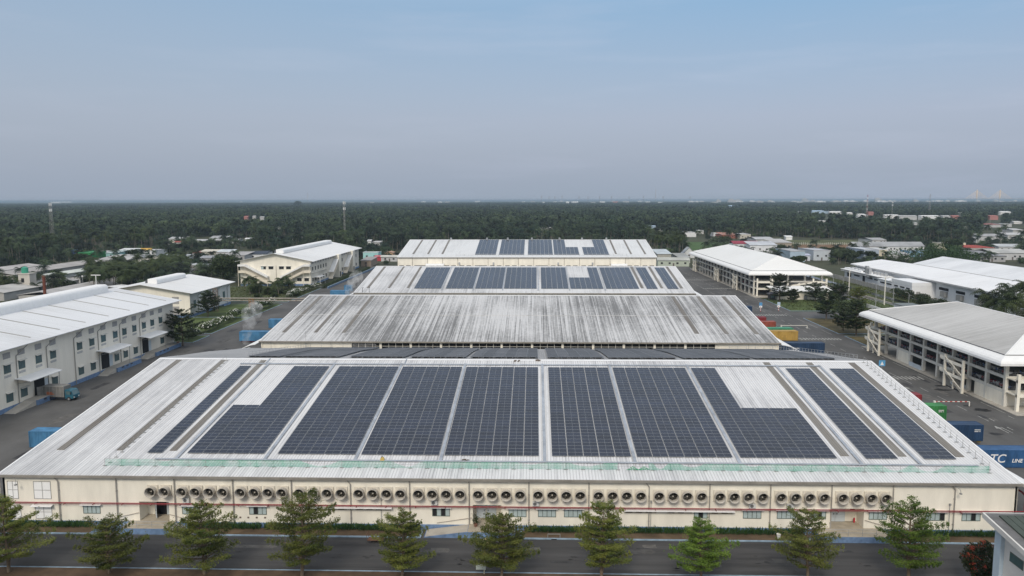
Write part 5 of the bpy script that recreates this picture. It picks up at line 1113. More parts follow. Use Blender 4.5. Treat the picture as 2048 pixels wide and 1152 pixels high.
for k, (pa, pb, lab) in enumerate((((1563, 651), (1614, 651), 'pale barrier pole across the right road near the rust orange container'), ((1870, 803), (1938, 803), 'red and white striped barrier pole beside the vivid green container'))):
    xa, ya = at(*pa, 1.0); xb, yb = at(*pb, 1.0); t = thing('barrier_pole', lab, 'barrier', (xa, ya, 0)); b = MB(); n = 14
    for j in range(n): b.tube((xa+(xb-xa)*j/n, ya, 1.0), (xa+(xb-xa)*(j+1)/n, ya, 1.0), 0.1, 6, mi=j % 2 if k else 1)
    b.build('pole', [mat('stripe_red', (0.4, 0.06, 0.05)), offw], t); MB().box(xa-0.3, ya-0.25, 0, xa+0.1, ya+0.25, 1.15).box(xb-0.1, ya-0.1, 0, xb+0.1, ya+0.1, 0.98).build('barrier_post', offw, t)
def lamp(label, x, y, h, arm=(1.5, 0), m=None, group=None):
    t = thing('street_lamp', label, 'street lamp', (x, y, 0)); m = m or galv
    MB().tube((x, y, 0), (x, y, h), 0.13, 8, 0.09).path([(x, y, h), (x+arm[0]*0.5, y+arm[1]*0.5, h+0.7), (x+arm[0], y+arm[1], h+0.8)], 0.07).build('pole', m, t)
    MB().box(x+arm[0]-0.5, y+arm[1]-0.18, h+0.7, x+arm[0]+0.5, y+arm[1]+0.18, h+0.86).build('lamp_head', grey, t); return t
lamp('tall lamp post nearest the far parking building roof corner', 134.7, 352.6, 9, (-1.5, 0)); lamp('lamp post second from the parking roof corner along the canal street', 143.4, 363.7, 7.5, (-1.4, 0))
t = thing('utility_pole', 'pale concrete utility pole beside the canal street', 'pole', (146.2, 363.7, 0)); MB().tube((146.2, 363.7, 0), (146.2, 363.7, 11.5), 0.3, 8, 0.2).build('pole', offw, t); MB().box(145.2, 363.6, 10.6, 147.2, 363.8, 10.8).build('crossarm', grey, t)
lamp('lamp post before the low white wall', 138.7, 317.6, 9.5, (-1.5, 0)); lamp('lamp post at the far end of the canal bushes', 152.7, 332.9, 9, (-1.5, 0)); lamp('short lamp post just above the weathered parking roof', 153.5, 320.8, 5.5, (-1.2, 0))
t = thing('utility_pole', 'white utility pole with a crossarm in front of the canal bushes', 'pole', (146.2, 326.6, 0)); MB().tube((146.2, 326.6, 0), (146.2, 326.6, 12), 0.28, 8, 0.2).build('pole', offw, t); MB().box(145, 326.5, 11.4, 147.4, 326.7, 11.6).build('crossarm', grey, t)
X, Y = at(426, 657); t = thing('speed_sign', 'small white round sign in the left lawn', 'sign', (X, Y, 0)); MB().tube((X, Y, 0.1), (X, Y, 2.0), 0.05, 6).build('post', galv, t); MB().tube((X, Y-0.1, 2.2), (X, Y-0.04, 2.2), 0.45, 14).build('round_plate', whitep, t)
# pipe bridge and lattice towers at the left
t = thing('pipe_bridge', 'rusty pipe bridge carried on an orange lattice leg over the left lawn', 'pipe bridge', (-113, 303, 0)); om = mat('lattice_orange', (0.36, 0.17, 0.06), 0.8, 0.3)
b = MB()
for z, y in ((5.5, 303), (4.5, 303.6)): b.tube((-130.5, y, z), (-76, y, z), 0.22, 8)
b.build('pipe', mat('pipe_pale', (0.36, 0.33, 0.29), 0.7, 0.3), t)
def lattice(b, x, y, z0, z1, w0, w1, n, r=0.06, mi=0):
    for k in range(n):
        za, zb_ = z0+(z1-z0)*k/n, z0+(z1-z0)*(k+1)/n; wa, wb = w0+(w1-w0)*k/n, w0+(w1-w0)*(k+1)/n
        ca = [(x+sx*wa/2, y+sy*wa/2, za) for sx, sy in ((-1, -1), (1, -1), (1, 1), (-1, 1))]; cb_ = [(x+sx*wb/2, y+sy*wb/2, zb_) for sx, sy in ((-1, -1), (1, -1), (1, 1), (-1, 1))]
        for j in range(4):
            b.tube(ca[j], cb_[j], r, 4, mi=mi, caps=False); b.tube(ca[j], cb_[(j+1) % 4], r*0.6, 4, mi=mi, caps=False); b.tube(cb_[j], cb_[(j+1) % 4], r*0.6, 4, mi=mi, caps=False)
b = MB(); lattice(b, -112.9, 303, 0, 5.4, 1.6, 1.6, 4, 0.09); b.build('lattice_leg', om, t)
b = MB(); lattice(b, -127.5, 303, 0, 9.5, 1.5, 1.3, 6, 0.08); b.build('lattice_mast', mat('lattice_brown', (0.2, 0.13, 0.09)), t)
b = MB()
for k in range(22): x = -130+2.4*k; b.tube((x, 303, 5.4), (x+1.2, 303.5, 4.6), 0.06, 4).tube((x+1.2, 303.5, 4.6), (x+2.4, 303, 5.4), 0.06, 4)
b.build('truss', mat('lattice_brown', (0.2, 0.13, 0.09)), t)
t = thing('chimney_pipe', 'rusty red chimney pipe standing behind the long warehouse', 'chimney', (-170, 262, 0)); MB().tube((-170, 262, 0), (-170, 262, 18), 0.5, 10).build('stack', mat('chimney_rust', (0.16, 0.05, 0.03)), t); MB().tube((-170, 262, 18), (-170, 262, 18.5), 0.65, 10).build('chimney_cap', rust, t)
t = thing('antenna_pole', 'white pole with a crossbar behind the long warehouse roof', 'pole', (-165, 285, 0)); MB().tube((-165, 285, 0), (-165, 285, 16.5), 0.15, 6).build('pole', whitep, t); MB().box(-166.8, 284.9, 16.3, -163.2, 285.1, 16.6).build('crossbar', whitep, t)
# blue kerb wall and hedge running beside the stair building
t = thing('blue_kerb_wall', 'low blue wall running up the left road beside the stair building', 'wall', (-104, 430, 0)); MB().box(-104.6, 385, 0, -104.3, 505, 0.9).build('wall_panel', bluep, t); MB().box(-104.7, 385, 0.9, -104.2, 505, 1.0).build('coping', kerbp, t)

# blue and white corner building at the lower right
h = thing('corner_building', 'white building with a dark green sheet roof in the lower right corner', 'building', (54, 74, 0))
zt = 11.2
MB().box(48.6, 60, 0, 62, 79.0, 9.7).build('wall', mat('corner_white', (0.72, 0.70, 0.66), 0.7, 0.08), h)
MB().box(48.2, 78.2, 0, 49.0, 79.3, 9.9).build('pillar', mat('corner_pale_blue', (0.5, 0.6, 0.68)), h)
sh = 0.12
def cz(y): return zt-sh*(80.4-y)
b = MB(); b.hexa([(47.4, 58, cz(58)-0.55), (63, 58, cz(58)-0.55), (63, 80.4, cz(80.4)-0.55), (47.4, 80.4, cz(80.4)-0.55), (47.4, 58, cz(58)), (63, 58, cz(58)), (63, 80.4, cz(80.4)), (47.4, 80.4, cz(80.4))]); b.build('roof_slab', mat('corner_fascia', (0.62, 0.61, 0.58), 0.8, 0.12), h)
MB().hexa([(47.6, 58.2, cz(58.2)+0.01), (63, 58.2, cz(58.2)+0.01), (63, 80.2, cz(80.2)+0.01), (47.6, 80.2, cz(80.2)+0.01), (47.6, 58.2, cz(58.2)+0.04), (63, 58.2, cz(58.2)+0.04), (63, 80.2, cz(80.2)+0.04), (47.6, 80.2, cz(80.2)+0.04)]).build('roof_border', mat('corner_border', (0.14, 0.14, 0.14), 0.8, 0.3, 1.2), h)
b = MB(); x = 48.6
while x < 63: b.hexa([(x, 58.5, cz(58.5)+0.06), (x+0.72, 58.5, cz(58.5)+0.06), (x+0.72, 79.5, cz(79.5)+0.06), (x, 79.5, cz(79.5)+0.06), (x, 58.5, cz(58.5)+0.2), (x+0.72, 58.5, cz(58.5)+0.2), (x+0.72, 79.5, cz(79.5)+0.2), (x, 79.5, cz(79.5)+0.2)]); x += 0.78
b.build('roof_sheet', mat('corner_green', (0.06, 0.075, 0.06), 0.6, 0.2, 0.6), h)
f = MB().box(48.55, 75.0, 7.4, 48.62, 77.2, 8.4).build('window', framem, h); MB().box(48.52, 75.1, 7.5, 48.549, 77.1, 8.3).build('pane', glass, f)

# ------------------------------------------------------------------ trees
def terminalia(seed, h, spread, low=0.27, dens=1.0, fill=1.0):
    "tiered street tree: whorls of near-level branches with flat leaf sprays"
    g_ = random.Random(seed); gn = np.random.default_rng(seed); tr = MB(); pts = []
    top = (g_.uniform(-.3, .3), g_.uniform(-.3, .3), h*0.97); n = 7; P = [(0, 0, -0.1)]
    for k in range(1, n+1): u = k/n; P.append((top[0]*u+g_.uniform(-.06, .06), top[1]*u+g_.uniform(-.06, .06), h*0.97*u))
    for k in range(n): tr.tube(P[k], P[k+1], 0.022*h*(1-k/n)+0.025, 7, 0.022*h*(1-(k+1)/n)+0.02, caps=False)
    if g_.random() < 0.5: tr.tube((0.05, 0, 0), (0.35, 0.1, h*0.35), 0.09, 6, 0.05)
    tiers = int(7+h*0.4); pw_ = g_.uniform(0.36, 0.6)
    for k in range(tiers):
        u = k/(tiers-1); z = h*(low+(0.97-low)*u); prof = math.sin(math.pi*(0.22+0.78*(1-u)**0.85))**0.8 if u < 0.55 else (1-u)*1.55+0.1
        prof = min(1.0, max(0.16, (1.03-u)**pw_*(1.08 if u > .2 else 0.82+u*1.3)))
        Lm = spread*prof*g_.uniform(0.75, 1.1); nb = g_.randint(6, 9) if u < 0.85 else 5; ph = g_.uniform(0, 6.28)
        for j in range(nb):
            a = ph+2*math.pi*j/nb+g_.uniform(-.35, .35); L_ = Lm*g_.uniform(0.5, 1.2)
            if g_.random() < 0.16: continue
            ca, sa = math.cos(a), math.sin(a); rise = g_.uniform(0.12, 0.34)+0.25*u; bx, by = top[0]*z/h, top[1]*z/h
            e_ = (bx+ca*L_, by+sa*L_, z+L_*rise); mid = (bx+ca*L_*0.5, by+sa*L_*0.5, z+L_*rise*0.62)
            tr.tube((bx, by, z), mid, 0.03+0.008*h*(1-u), 4, 0.03, caps=False); tr.tube(mid, e_, 0.03, 4, 0.012, caps=False)
            m_ = int(75*L_*dens*fill+22)
            s = gn.uniform(0.22, 1.05, m_)**0.8; lat = gn.normal(0, 1, m_)*(0.14+0.2*L_*np.clip(np.minimum(s, 1.2-s), 0.06, 1)); th = gn.normal(0, 0.07+0.012*L_, m_)
            # cluster into twigs
            tw = np.round(s*7+gn.normal(0, .12, m_))/7; s = 0.65*s+0.35*tw
            pts.append(np.stack([bx+ca*L_*s-sa*lat, by+sa*L_*s+ca*lat, z+L_*rise*s*1.05+th+0.05*np.abs(lat)], 1))
    c = np.concatenate(pts); return tr, c
def street_tree(label, x, y, h, spread, seed, lm, dens=1.0, z=KH, group=None, low=0.27, ls=0.3, name='street_tree'):
    t = thing(name, label, 'tree', (x, y, z), 0, group); tr, c = terminalia(seed, h, spread, low, dens, 1.75 if ls < 0.3 else 0.8)
    tr.build('trunk', trunkm, t, True); obj('crown', fast_mesh('crown', leaves(c, ls, ls*0.55, 1.8, seed), lm), t); return t
FT = [(-62.9, 9.6, 4.6, leafA, 'dark layered street tree at the left edge, cut by the frame'), (-50.7, 7.0, 4.3, leafA, 'low wide layered street tree before the left entrance steps'), (-39.2, 9.4, 4.4, leafA, 'tall layered street tree right of the left entrance, before the second fan group'),
      (-27.5, 10.2, 4.5, leafA, 'tallest of the left street trees, before the vent slots, with a forked trunk'), (-15.6, 8.2, 3.9, leafA, 'layered street tree before the trolley and the middle ramp'), (-3.9, 8.3, 4.0, leafA, 'layered street tree in front of the middle entrance, beside the sign post'),
      (7.8, 9.5, 3.9, leafA, 'cone-shaped street tree before the two curtained windows right of the middle'), (19.3, 7.8, 3.7, leafB, 'small yellow-green street tree before the long vent slots'), (31.6, 9.1, 4.0, leafA, 'sparse dark street tree just left of the right entrance'), (43.1, 10.4, 4.1, leafB, 'bright green street tree right of the right entrance, largest of the row')]
for k, (x, h_, sp, lm, lab) in enumerate(FT): street_tree(lab, x, 86.5, h_*0.92, sp*1.08, 100+k, lm, 1.15 if k != 8 else 0.8, KH, None, 0.22, 0.2)
# other layered trees in the works
def tree_px(label, px, py, h, sp, seed, lm=leafD, dens=0.55, ls=0.5): X, Y = at(px, py); return street_tree(label, X, Y, h, sp, seed, lm, dens, 0.05, None, 0.2, ls)
tree_px('dark layered tree before the annex, tallest there', 1559, 604, 11.5, 6.5, 201); tree_px('small dark layered tree at the middle of the annex front', 1585, 605, 5.5, 3.8, 202); tree_px('dark layered tree at the right end of the annex', 1630, 603, 8, 5, 203)
tree_px('spreading layered tree on the lawn edge by the pale barrier pole', 1652, 640, 10.5, 6.3, 204); tree_px('layered tree on the dry lawn between two spreading ones', 1686, 662, 9, 5, 205); tree_px('wide layered tree right before the weathered parking roof', 1712, 672, 11.5, 6.5, 206)
tree_px('low wide tree behind the lawn near the lamp posts', 1678, 608, 8, 7.5, 207); tree_px('thin brownish tree by the low white wall', 1718, 615, 8, 5, 208, leafA, 0.3)
tree_px('dark tree hugging the right corner of the long warehouse', 366, 692, 11, 7, 209); tree_px('dark bushy tree before the small cream building', 416, 634, 9.5, 6.5, 210)
# red-flowering tree by the corner building
X, Y = 51.2, 86.2
t = thing('flowering_tree', 'dark shrub full of red flower heads beside the corner building', 'tree', (X, Y, KH)); tr = MB()
for k in range(5): a = k*1.3; tr.tube((0, 0, 0), (0.9*math.cos(a), 0.9*math.sin(a), 2.6), 0.09, 6, 0.03)
tr.build('trunk', trunkm, t, True); c = nrg.normal(size=(3400, 3)); c /= np.linalg.norm(c, axis=1)[:, None]; c *= nrg.uniform(0.45, 1, (3400, 1))**0.6*np.array([2.2, 2.0, 2.1]); c[:, 2] += 2.9; c += 0.25*np.sin(c[:, [1, 2, 0]]*3.1)
obj('crown', fast_mesh('crown', leaves(c, 0.42, 0.2, 0.5, 5), leafmat('dusky_leaf', (0.03, 0.045, 0.02), (0.07, 0.085, 0.035), 1.2)), t)
f = []
for k in range(64):
    q = c[nrg.integers(len(c))]; q = (q-np.array([0, 0, 2.9]))*1.03+np.array([0, -0.15, 3.0]); f.append(q+nrg.normal(size=(22, 3))*0.13)
obj('blossom', fast_mesh('blossom', leaves(np.concatenate(f), 0.16, 0.1, 0.6, 6), leafmat('red_blossom', (0.38, 0.05, 0.03), (0.5, 0.11, 0.06), 2)), t)
def blob_tree(label, x, y, h, rx, rz, seed, lm, n=4200, ls=0.9, group=None, name='broadleaf_tree', cat='tree', lobes=9):
    "broad crown of leaf clumps round several lobes"
    gn = np.random.default_rng(seed); t = thing(name, label, cat, (x, y, 0), 0, group); tr = MB(); zc_ = h-rz
    tr.tube((0, 0, 0), (0, 0, zc_), 0.05*h*0.5, 7, 0.02*h, caps=False); L_ = []
    for k in range(lobes):
        a = gn.uniform(0, 6.28); r_ = rx*gn.uniform(0.2, 0.62); q = np.array([r_*math.cos(a), r_*math.sin(a), zc_+gn.uniform(-0.45, 0.55)*rz]); tr.tube((0, 0, zc_*0.6), tuple(q), 0.12, 5, 0.04, caps=False)
        d = gn.normal(size=(n//lobes, 3)); d /= np.linalg.norm(d, axis=1)[:, None]; L_.append(q+d*(gn.uniform(0.35, 1, (len(d), 1))**0.5)*np.array([rx*0.52, rx*0.52, rz*0.55]))
    tr.build('trunk', trunkm, t, True); obj('crown', fast_mesh('crown', leaves(np.concatenate(L_), ls, ls*0.6, 0.5, seed), lm), t); return t
X, Y = at(447, 566); blob_tree('huge dark round tree left of the stair building', X, Y, 17, 10.5, 7.5, 301, leafD, 7000, 1.0)
for k, (px, py, h_, rx, lab) in enumerate(((1870, 540, 16, 26, 'broad dark tree canopy behind the second roof of the white factory'), (1690, 522, 10, 10, 'dark bushy tree clump behind the first roof of the white factory'), (1655, 515, 8, 8, 'dark bushy tree left of the white factory'), (1735, 518, 7, 9, 'dark low tree in front of the blue-grey house'), (1595, 528, 6, 6, 'dark low tree beside the light blue house'), (1905, 505, 12, 9, 'dark tree at the cream box building'))):
    X, Y = at(px, py); blob_tree(lab, X, Y, h_, rx, h_*0.42, 310+k, leafD if k != 0 else leafmat('canopy_leaf', (0.02, 0.05, 0.012), (0.05, 0.1, 0.025), 0.15), 5000, 1.2)
for k, (px, py, rx, h_, lab) in enumerate(((265, 512, 9, 6, 'flat dark tree between the teal house and the yellow facade'), (150, 520, 10, 5, 'dark tree before the green house'), (1550, 500, 10, 5, 'low green thicket at the end of the far parking roof'), (1440, 488, 12, 8, 'dark green trees beside the green field'))):
    X, Y = at(px, py); blob_tree(lab, X, Y, h_, rx, h_*0.45, 330+k, leafD, 2600, 1.1)
for k, (x, y, rx, h_) in enumerate(((164, 335, 5, 4.2), (164, 328, 4, 3.5), (163.5, 345, 5, 4.5), (164.5, 318, 4.5, 4), (164, 310, 4, 3.6), (165, 355, 4, 4.0), (164, 302, 4, 3.2))):
    blob_tree('dark rounded bush on the grass bank before the boundary wall', x, y, h_, rx, h_*0.48, 350+k, leafD, 1300, 0.6, 'bushes before the boundary wall', 'bush', 'bush')
# white-flowering shrubs along the left lawns
def fshrub(seed):
    gn = np.random.default_rng(seed); c = gn.normal(size=(420, 3)); c /= np.linalg.norm(c, axis=1)[:, None]; c *= gn.uniform(0.4, 1, (420, 1))*np.array([2.0, 2.0, 1.0]); c[:, 2] += 1.9
    q = c[gn.integers(0, 420, 60)]; q = q*np.array([1.05, 1.05, 1.0])+np.array([0, 0, 0.25])
    return fast_mesh('foliage', leaves(c, 0.75, 0.3, 0.4, seed), bushl), fast_mesh('blossom', leaves(q, 0.42, 0.34, 0.8, seed+1), mat('blossom_white', (0.75, 0.75, 0.7)))
fs = [fshrub(400+k) for k in range(4)]
rows = [((-110, 239), (-110.5, 247), 3), ((-110.5, 254), (-113, 286), 10), ((-110.5, 291), (-111.5, 323), 11), ((-111, 343), (-111, 388), 14)]
for (x0_, y0_), (x1_, y1_), n in rows:
    for k in range(n):
        u = k/max(1, n-1); m_ = fs[rng.randrange(4)]; t = thing('flowering_shrub', 'white-flowering shrub in the hedge row along the left road', 'shrub', (x0_+(x1_-x0_)*u+rng.uniform(-.6, .6), y0_+(y1_-y0_)*u, KH), rng.uniform(0, 6), 'white-flowering shrubs along the left road')
        s = rng.uniform(0.75, 1.2); t.scale = (s, s, s); obj('foliage', m_[0], t); obj('blossom', m_[1], t); st_ = MB().tube((0, 0, 0), (0, 0, 1.6), 0.06, 5); st_.build('stem', trunkm, t, True)
# hedge
t = thing('hedge', 'clipped dark hedge running up beside the stair building', 'hedge', (-107, 440, 0)); c = np.stack([nrg.uniform(-1.1, 1.1, 5200), nrg.uniform(-55, 55, 5200), nrg.uniform(0.1, 1.7, 5200)], 1); obj('hedge_foliage', fast_mesh('hedge_foliage', leaves(c, 0.6, 0.3, 0.4, 9), leafD), t)
t = thing('planter_hedge', 'short dark hedge in a blue planter at the near corner of the near parking building', 'hedge', (103, 157, 0)); MB().box(101.2, 155.5, 0, 112, 158.2, 0.6).build('planter', bluep, t); c = np.stack([nrg.uniform(-1.5, 8.8, 1500), nrg.uniform(-1.2, 1.0, 1500), nrg.uniform(0.5, 1.5, 1500)], 1); obj('hedge_foliage', fast_mesh('hedge_foliage', leaves(c, 0.35, 0.2, 0.4, 10), leafD), t)
# strappy plants of the front beds: nobody could count them
P = []
for (x0_, x1_) in ((-72.2, -60.3), (-47, -37), (-36.5, -15.4), (-1.4, 10), (10, 22), (24, 35.6), (46.6, 62.8)):
    n = int((x1_-x0_)*70); c = np.stack([nrg.uniform(x0_, x1_, n), nrg.uniform(98.9, 99.75, n), np.full(n, KH)], 1)
    hh = nrg.uniform(0.35, 0.95, n); dx = nrg.normal(0, 0.22, n); dy = nrg.normal(-0.1, 0.22, n); wd = 0.05
    top = c+np.stack([dx, dy, hh], 1); mid = c+np.stack([dx*0.45, dy*0.45, hh*0.75], 1); s_ = np.array([wd, 0.02, 0])
    P.append(np.stack([c, mid-s_, top, mid+s_], 1).reshape(-1, 3))
tag(obj('bed_plants', fast_mesh('bed_plants', np.concatenate(P), leafmat('strap_leaf', (0.018, 0.05, 0.015), (0.05, 0.10, 0.03), 1.5))), 'strappy green plants filling the bed along the front wall', 'plants', None, 'stuff')
def grass(name, areas, dens, hgt, lm, seed):
    gn = np.random.default_rng(seed); P = []
    for (x0_, y0_, x1_, y1_, z) in areas:
        n = int((x1_-x0_)*(y1_-y0_)*dens); c = np.stack([gn.uniform(x0_, x1_, n), gn.uniform(y0_, y1_, n), np.full(n, z)], 1); P.append(c)
    c = np.concatenate(P); n = len(c); v = leaves(c+np.array([0, 0, hgt*0.4]), hgt*1.6, hgt*0.7, 0.1, seed)
    tag(obj(name, fast_mesh(name, v, lm)), None, None, None, 'stuff')
grass('weeds', [(151.5, 285, 156, 480, 0.1), (161, 285, 168, 480, 0.1), (-179, 334, -112, 391, 0.1), (102, 310, 149, 344, 0.12)], 0.7, 0.5, leafmat('weed_leaf', (0.05, 0.065, 0.02), (0.09, 0.1, 0.035), 0.1), 21)

# ------------------------------------------------------------------ palms
def palm_mesh(seed, h, nfr=20, L_=3.6, hi=True):
    gn = random.Random(seed); tr = MB(); lean = (gn.uniform(-.9, .9), gn.uniform(-.9, .9)); P = []; n = 5
    for k in range(n+1): u = k/n; P.append((lean[0]*u*u, lean[1]*u*u, h*u))
    for k in range(n): tr.tube(P[k], P[k+1], 0.2-0.014*k, 6, 0.186-0.014*k, caps=False)
    T = Vector(P[-1]); V = []
    for j in range(nfr):
        a = 2.4*j+gn.uniform(-.2, .2); el = gn.uniform(-0.55, 1.15) if j % 4 else gn.uniform(0.7, 1.3); Lf = L_*gn.uniform(0.85, 1.15)
        d = Vector((math.cos(a), math.sin(a), 0)); side = Vector((-d.y, d.x, 0)); ns = 9 if hi else 4; pts = []; p = T.copy(); ang = el
        for k in range(ns+1):
            pts.append(p.copy()); p = p+(d*math.cos(ang)+Vector((0, 0, 1))*math.sin(ang))*(Lf/ns); ang -= (1.5+0.5*gn.random())/ns
        for k in range(ns):
            a_, b_ = pts[k], pts[k+1]; u = (k+0.5)/ns; wl_ = (0.28+0.75*math.sin(math.pi*min(1, u*0.85+0.12)))*L_*0.26
            for s in (-1, 1):
                dr = side*s*wl_+Vector((0, 0, -wl_*gn.uniform(0.35, 0.8)))+(b_-a_)*0.9
                if hi: V += [a_, a_+(b_-a_)*0.62, a_+(b_-a_)*0.5+dr, a_+(b_-a_)*0.28+dr*1.02]
                else: V += [a_, b_, b_+dr*0.8, a_+dr*0.9]
    return tr, np.array([tuple(v) for v in V])
PALMS = []
for k in range(5):
    tr, v = palm_mesh(500+k, 1.0, 24, 3.8); PALMS.append(fast_mesh('crown', v-np.array([v[:, 0].mean()*0, 0, 1.0]), palml))
def palm(label, x, y, h, group, scale=1.0):
    t = thing('palm_tree', label, 'palm tree', (x, y, 0), 0, group); tr, v = palm_mesh(rng.randrange(10**6), h, 1)
    o = tr.build('trunk', palmtr, t, True); top = tr.v[-1]
    c = obj('crown', PALMS[rng.randrange(5)], t, (top[0], top[1], h), (0, 0, rng.uniform(0, 6.28))); c.scale = (scale,)*3; return t
# the big palms at the right, behind the weathered parking roof
for k, (x, y, h_) in enumerate(((150, 262, 12.5), (153.5, 255, 14), (157, 262, 14.5), (160, 252, 13), (163, 260, 14), (150, 250, 10.5), (155, 247, 11), (166, 254, 14.5), (147, 256, 8.5), (162, 243, 12), (169, 247, 12), (158, 240, 9), (166, 238, 10), (152, 243, 8), (149, 258, 11), (161, 257, 16), (165, 246, 15.5), (154, 250, 12.5), (170, 252, 16), (146, 250, 8), (168, 242, 11))):
    palm('tall coconut palm in the dense clump behind the weathered parking roof', x, y, h_, 'palms behind the weathered parking roof', 1.25)
def palms_in(label, group, poly, n, h0, h1, sc=1.1, seed=1):
    "scatter inside a ground polygon given by places of the photograph"
    g_ = random.Random(seed); pts = [at(*q) for q in poly]; k = 0
    def inside(x, y):
        c = False
        for (x1, y1), (x2, y2) in zip(pts, pts[1:]+pts[:1]):
            if (y1 > y) != (y2 > y) and x < (x2-x1)*(y-y1)/(y2-y1)+x1: c = not c
        return c
    xs_, ys_ = [q[0] for q in pts], [q[1] for q in pts]
    while k < n:
        x, y = g_.uniform(min(xs_), max(xs_)), g_.uniform(min(ys_), max(ys_))
        if inside(x, y): palm(label, x, y, g_.uniform(h0, h1), group, sc*g_.uniform(0.85, 1.15)); k += 1
palms_in('coconut palm in the dense grove behind the long warehouse roof', 'palms behind the long warehouse', [(165, 592), (180, 562), (250, 548), (385, 552), (340, 575), (240, 590)], 78, 7.5, 11.5, 1.2, 2)
palms_in('coconut palm standing among the grey village roofs at the left', 'palms among the left village roofs', [(320, 548), (315, 533), (370, 530), (395, 545)], 14, 6, 10, 1.1, 3)
palms_in('coconut palm near the shed with the green water tank', 'palms near the green tank shed', [(0, 592), (0, 574), (130, 568), (150, 588)], 20, 4, 8, 1.0, 4)
palms_in('small coconut palm in the garden before the stair building', 'palms before the stair building', [(485, 592), (480, 580), (590, 578), (590, 590)], 17, 3.0, 6.0, 0.85, 5)
palms_in('tall bare-trunked palm right of the farthest hall', 'palms right of the farthest hall', [(1310, 522), (1312, 512), (1372, 510), (1360, 520)], 16, 12, 19, 1.25, 6)
palms_in('bare-trunked palm at the forest edge behind the left village', 'bare-trunked palms of the left forest edge', [(60, 520), (185, 504), (310, 500), (300, 494), (180, 497), (60, 510)], 34, 12, 18, 1.3, 7)
palms_in('palm at the forest edge behind the right village', 'palms of the right forest edge', [(1390, 482), (1400, 476), (1700, 476), (2000, 474), (2048, 486), (1860, 483)], 30, 8, 14, 1.3, 8)
palm('lone palm rising from the long pale shed roof', *at(180, 541), 9.0, None, 1.1)
# low scrub in the garden before the stair building
for k in range(16):
    X, Y = at(rng.uniform(490, 600), rng.uniform(584, 596)); blob_tree('low garden bush before the stair building', X, Y, rng.uniform(2, 3.2), rng.uniform(2, 3.5), 1.3, 600+k, bushl, 500, 0.6, 'bushes before the stair building', 'bush', 'bush', 5)

# ------------------------------------------------------------------ village houses
def wallm(c): return mat('house_wall_%02x%02x%02x' % tuple(int(v*255) for v in c), c, 0.85, 0.12, 0.3)
def hroof(c, ax='Y'): return mat('house_roof_%02x%02x%02x' % tuple(int(v*255) for v in c), c, 0.7, 0.28, 0.12, stretch=(1, 1, 1))
CLEAR = []
def house(label, x0, x1, yt, yb, wall, roof, style='gable', h=None, rot=0.0, win=True, name='house', cat='house', dmax=34):
    "x0..x1, yt..yb: the extent in the photograph; yb is where it stands on the ground"
    X, Y = at((x0+x1)/2, yb); s = Y/F_PX; wd = (x1-x0)*s; hp = yb-yt; h = h or min(5.5, max(2.8, hp*s*0.75))
    dep = min(dmax, max(wd*0.45, 5.0, (hp-h/s)*Y*Y/(F_PX*(CAM_H-h)))); CLEAR.append((X, Y, wd, dep))
    t = thing(name, label, cat, (X, Y+dep/2, 0), rot); L_ = True; a, c = wd/2, dep/2; ov = 0.5
    wl = MB(); wl.box(-a, -c, 0, a, c, h); wl.build('wall', wallm(wall), t, L_)
    rz = h*0.16+wd*0.05 if style in ('gable', 'shed', 'gabley') else h*0.35
    if style == 'steep': rz = 0.55*wd
    r = MB()
    if style == 'gable': r.prism([(-c-ov, h), (0, h+rz), (c+ov, h), (c+ov, h+0.15), (0, h+rz+0.15), (-c-ov, h+0.15)], -a-ov, a+ov, 'X')
    elif style in ('gabley', 'steep'):
        r.prism([(-a-ov, h-0.1), (0, h+rz), (a+ov, h-0.1), (a+ov, h+0.1), (0, h+rz+0.2), (-a-ov, h+0.1)], -c-ov, c+ov, 'Y'); g_ = MB(); g_.add([(-a, -c-0.02, h), (a, -c-0.02, h), (0, -c-0.02, h+rz*0.95)], [(0, 1, 2)]); g_.build('gable', wallm(wall), t, L_)
    elif style == 'hip': r.add([(-a-ov, -c-ov, h+0.02), (a+ov, -c-ov, h+0.02), (a+ov, c+ov, h+0.02), (-a-ov, c+ov, h+0.02), (-a*0.4, 0, h+rz), (a*0.4, 0, h+rz)], [(0, 1, 5, 4), (1, 2, 5), (2, 3, 4, 5), (3, 0, 4), (3, 2, 1, 0)])
    elif style == 'shed': r.hexa([(-a-ov, -c-ov, h+0.02), (a+ov, -c-ov, h+0.02), (a+ov, c+ov, h+rz), (-a-ov, c+ov, h+rz), (-a-ov, -c-ov, h+0.17), (a+ov, -c-ov, h+0.17), (a+ov, c+ov, h+rz+0.15), (-a-ov, c+ov, h+rz+0.15)])
    elif style == 'flat':
        r.box(-a+0.2, -c+0.2, h, a-0.2, c-0.2, h+0.1); r.box(-a-0.1, -c-0.1, h-0.02, -a+0.2, c+0.1, h+0.5); r.box(a-0.2, -c-0.1, h-0.02, a+0.1, c+0.1, h+0.5); r.box(-a+0.2, -c-0.1, h-0.02, a-0.2, -c+0.2, h+0.5)
    r.build('roof', hroof(roof), t, L_)
    if win and wd > 4:
        n = max(1, int(wd/4.5)); d_ = MB(); d_.box(-0.5, -c-0.06, 0.05, 0.5, -c+0.01, 2.2); d_.build('door', mat('house_door', (0.12, 0.10, 0.09)), t, L_)
        for k in range(n):
            xx = -a+wd*(k+0.5)/n
            if abs(xx) < 1.2 and n > 1: xx += 1.6
            MB().box(xx-0.7, -c-0.05, h*0.4, xx+0.7, -c+0.01, h*0.4+1.2).build('window', dark, t, L_)
    return t
Wh, Gy, Cr, Rd, Bl = (0.66, 0.67, 0.67), (0.36, 0.36, 0.36), (0.62, 0.56, 0.43), (0.30, 0.07, 0.05), (0.32, 0.42, 0.5)
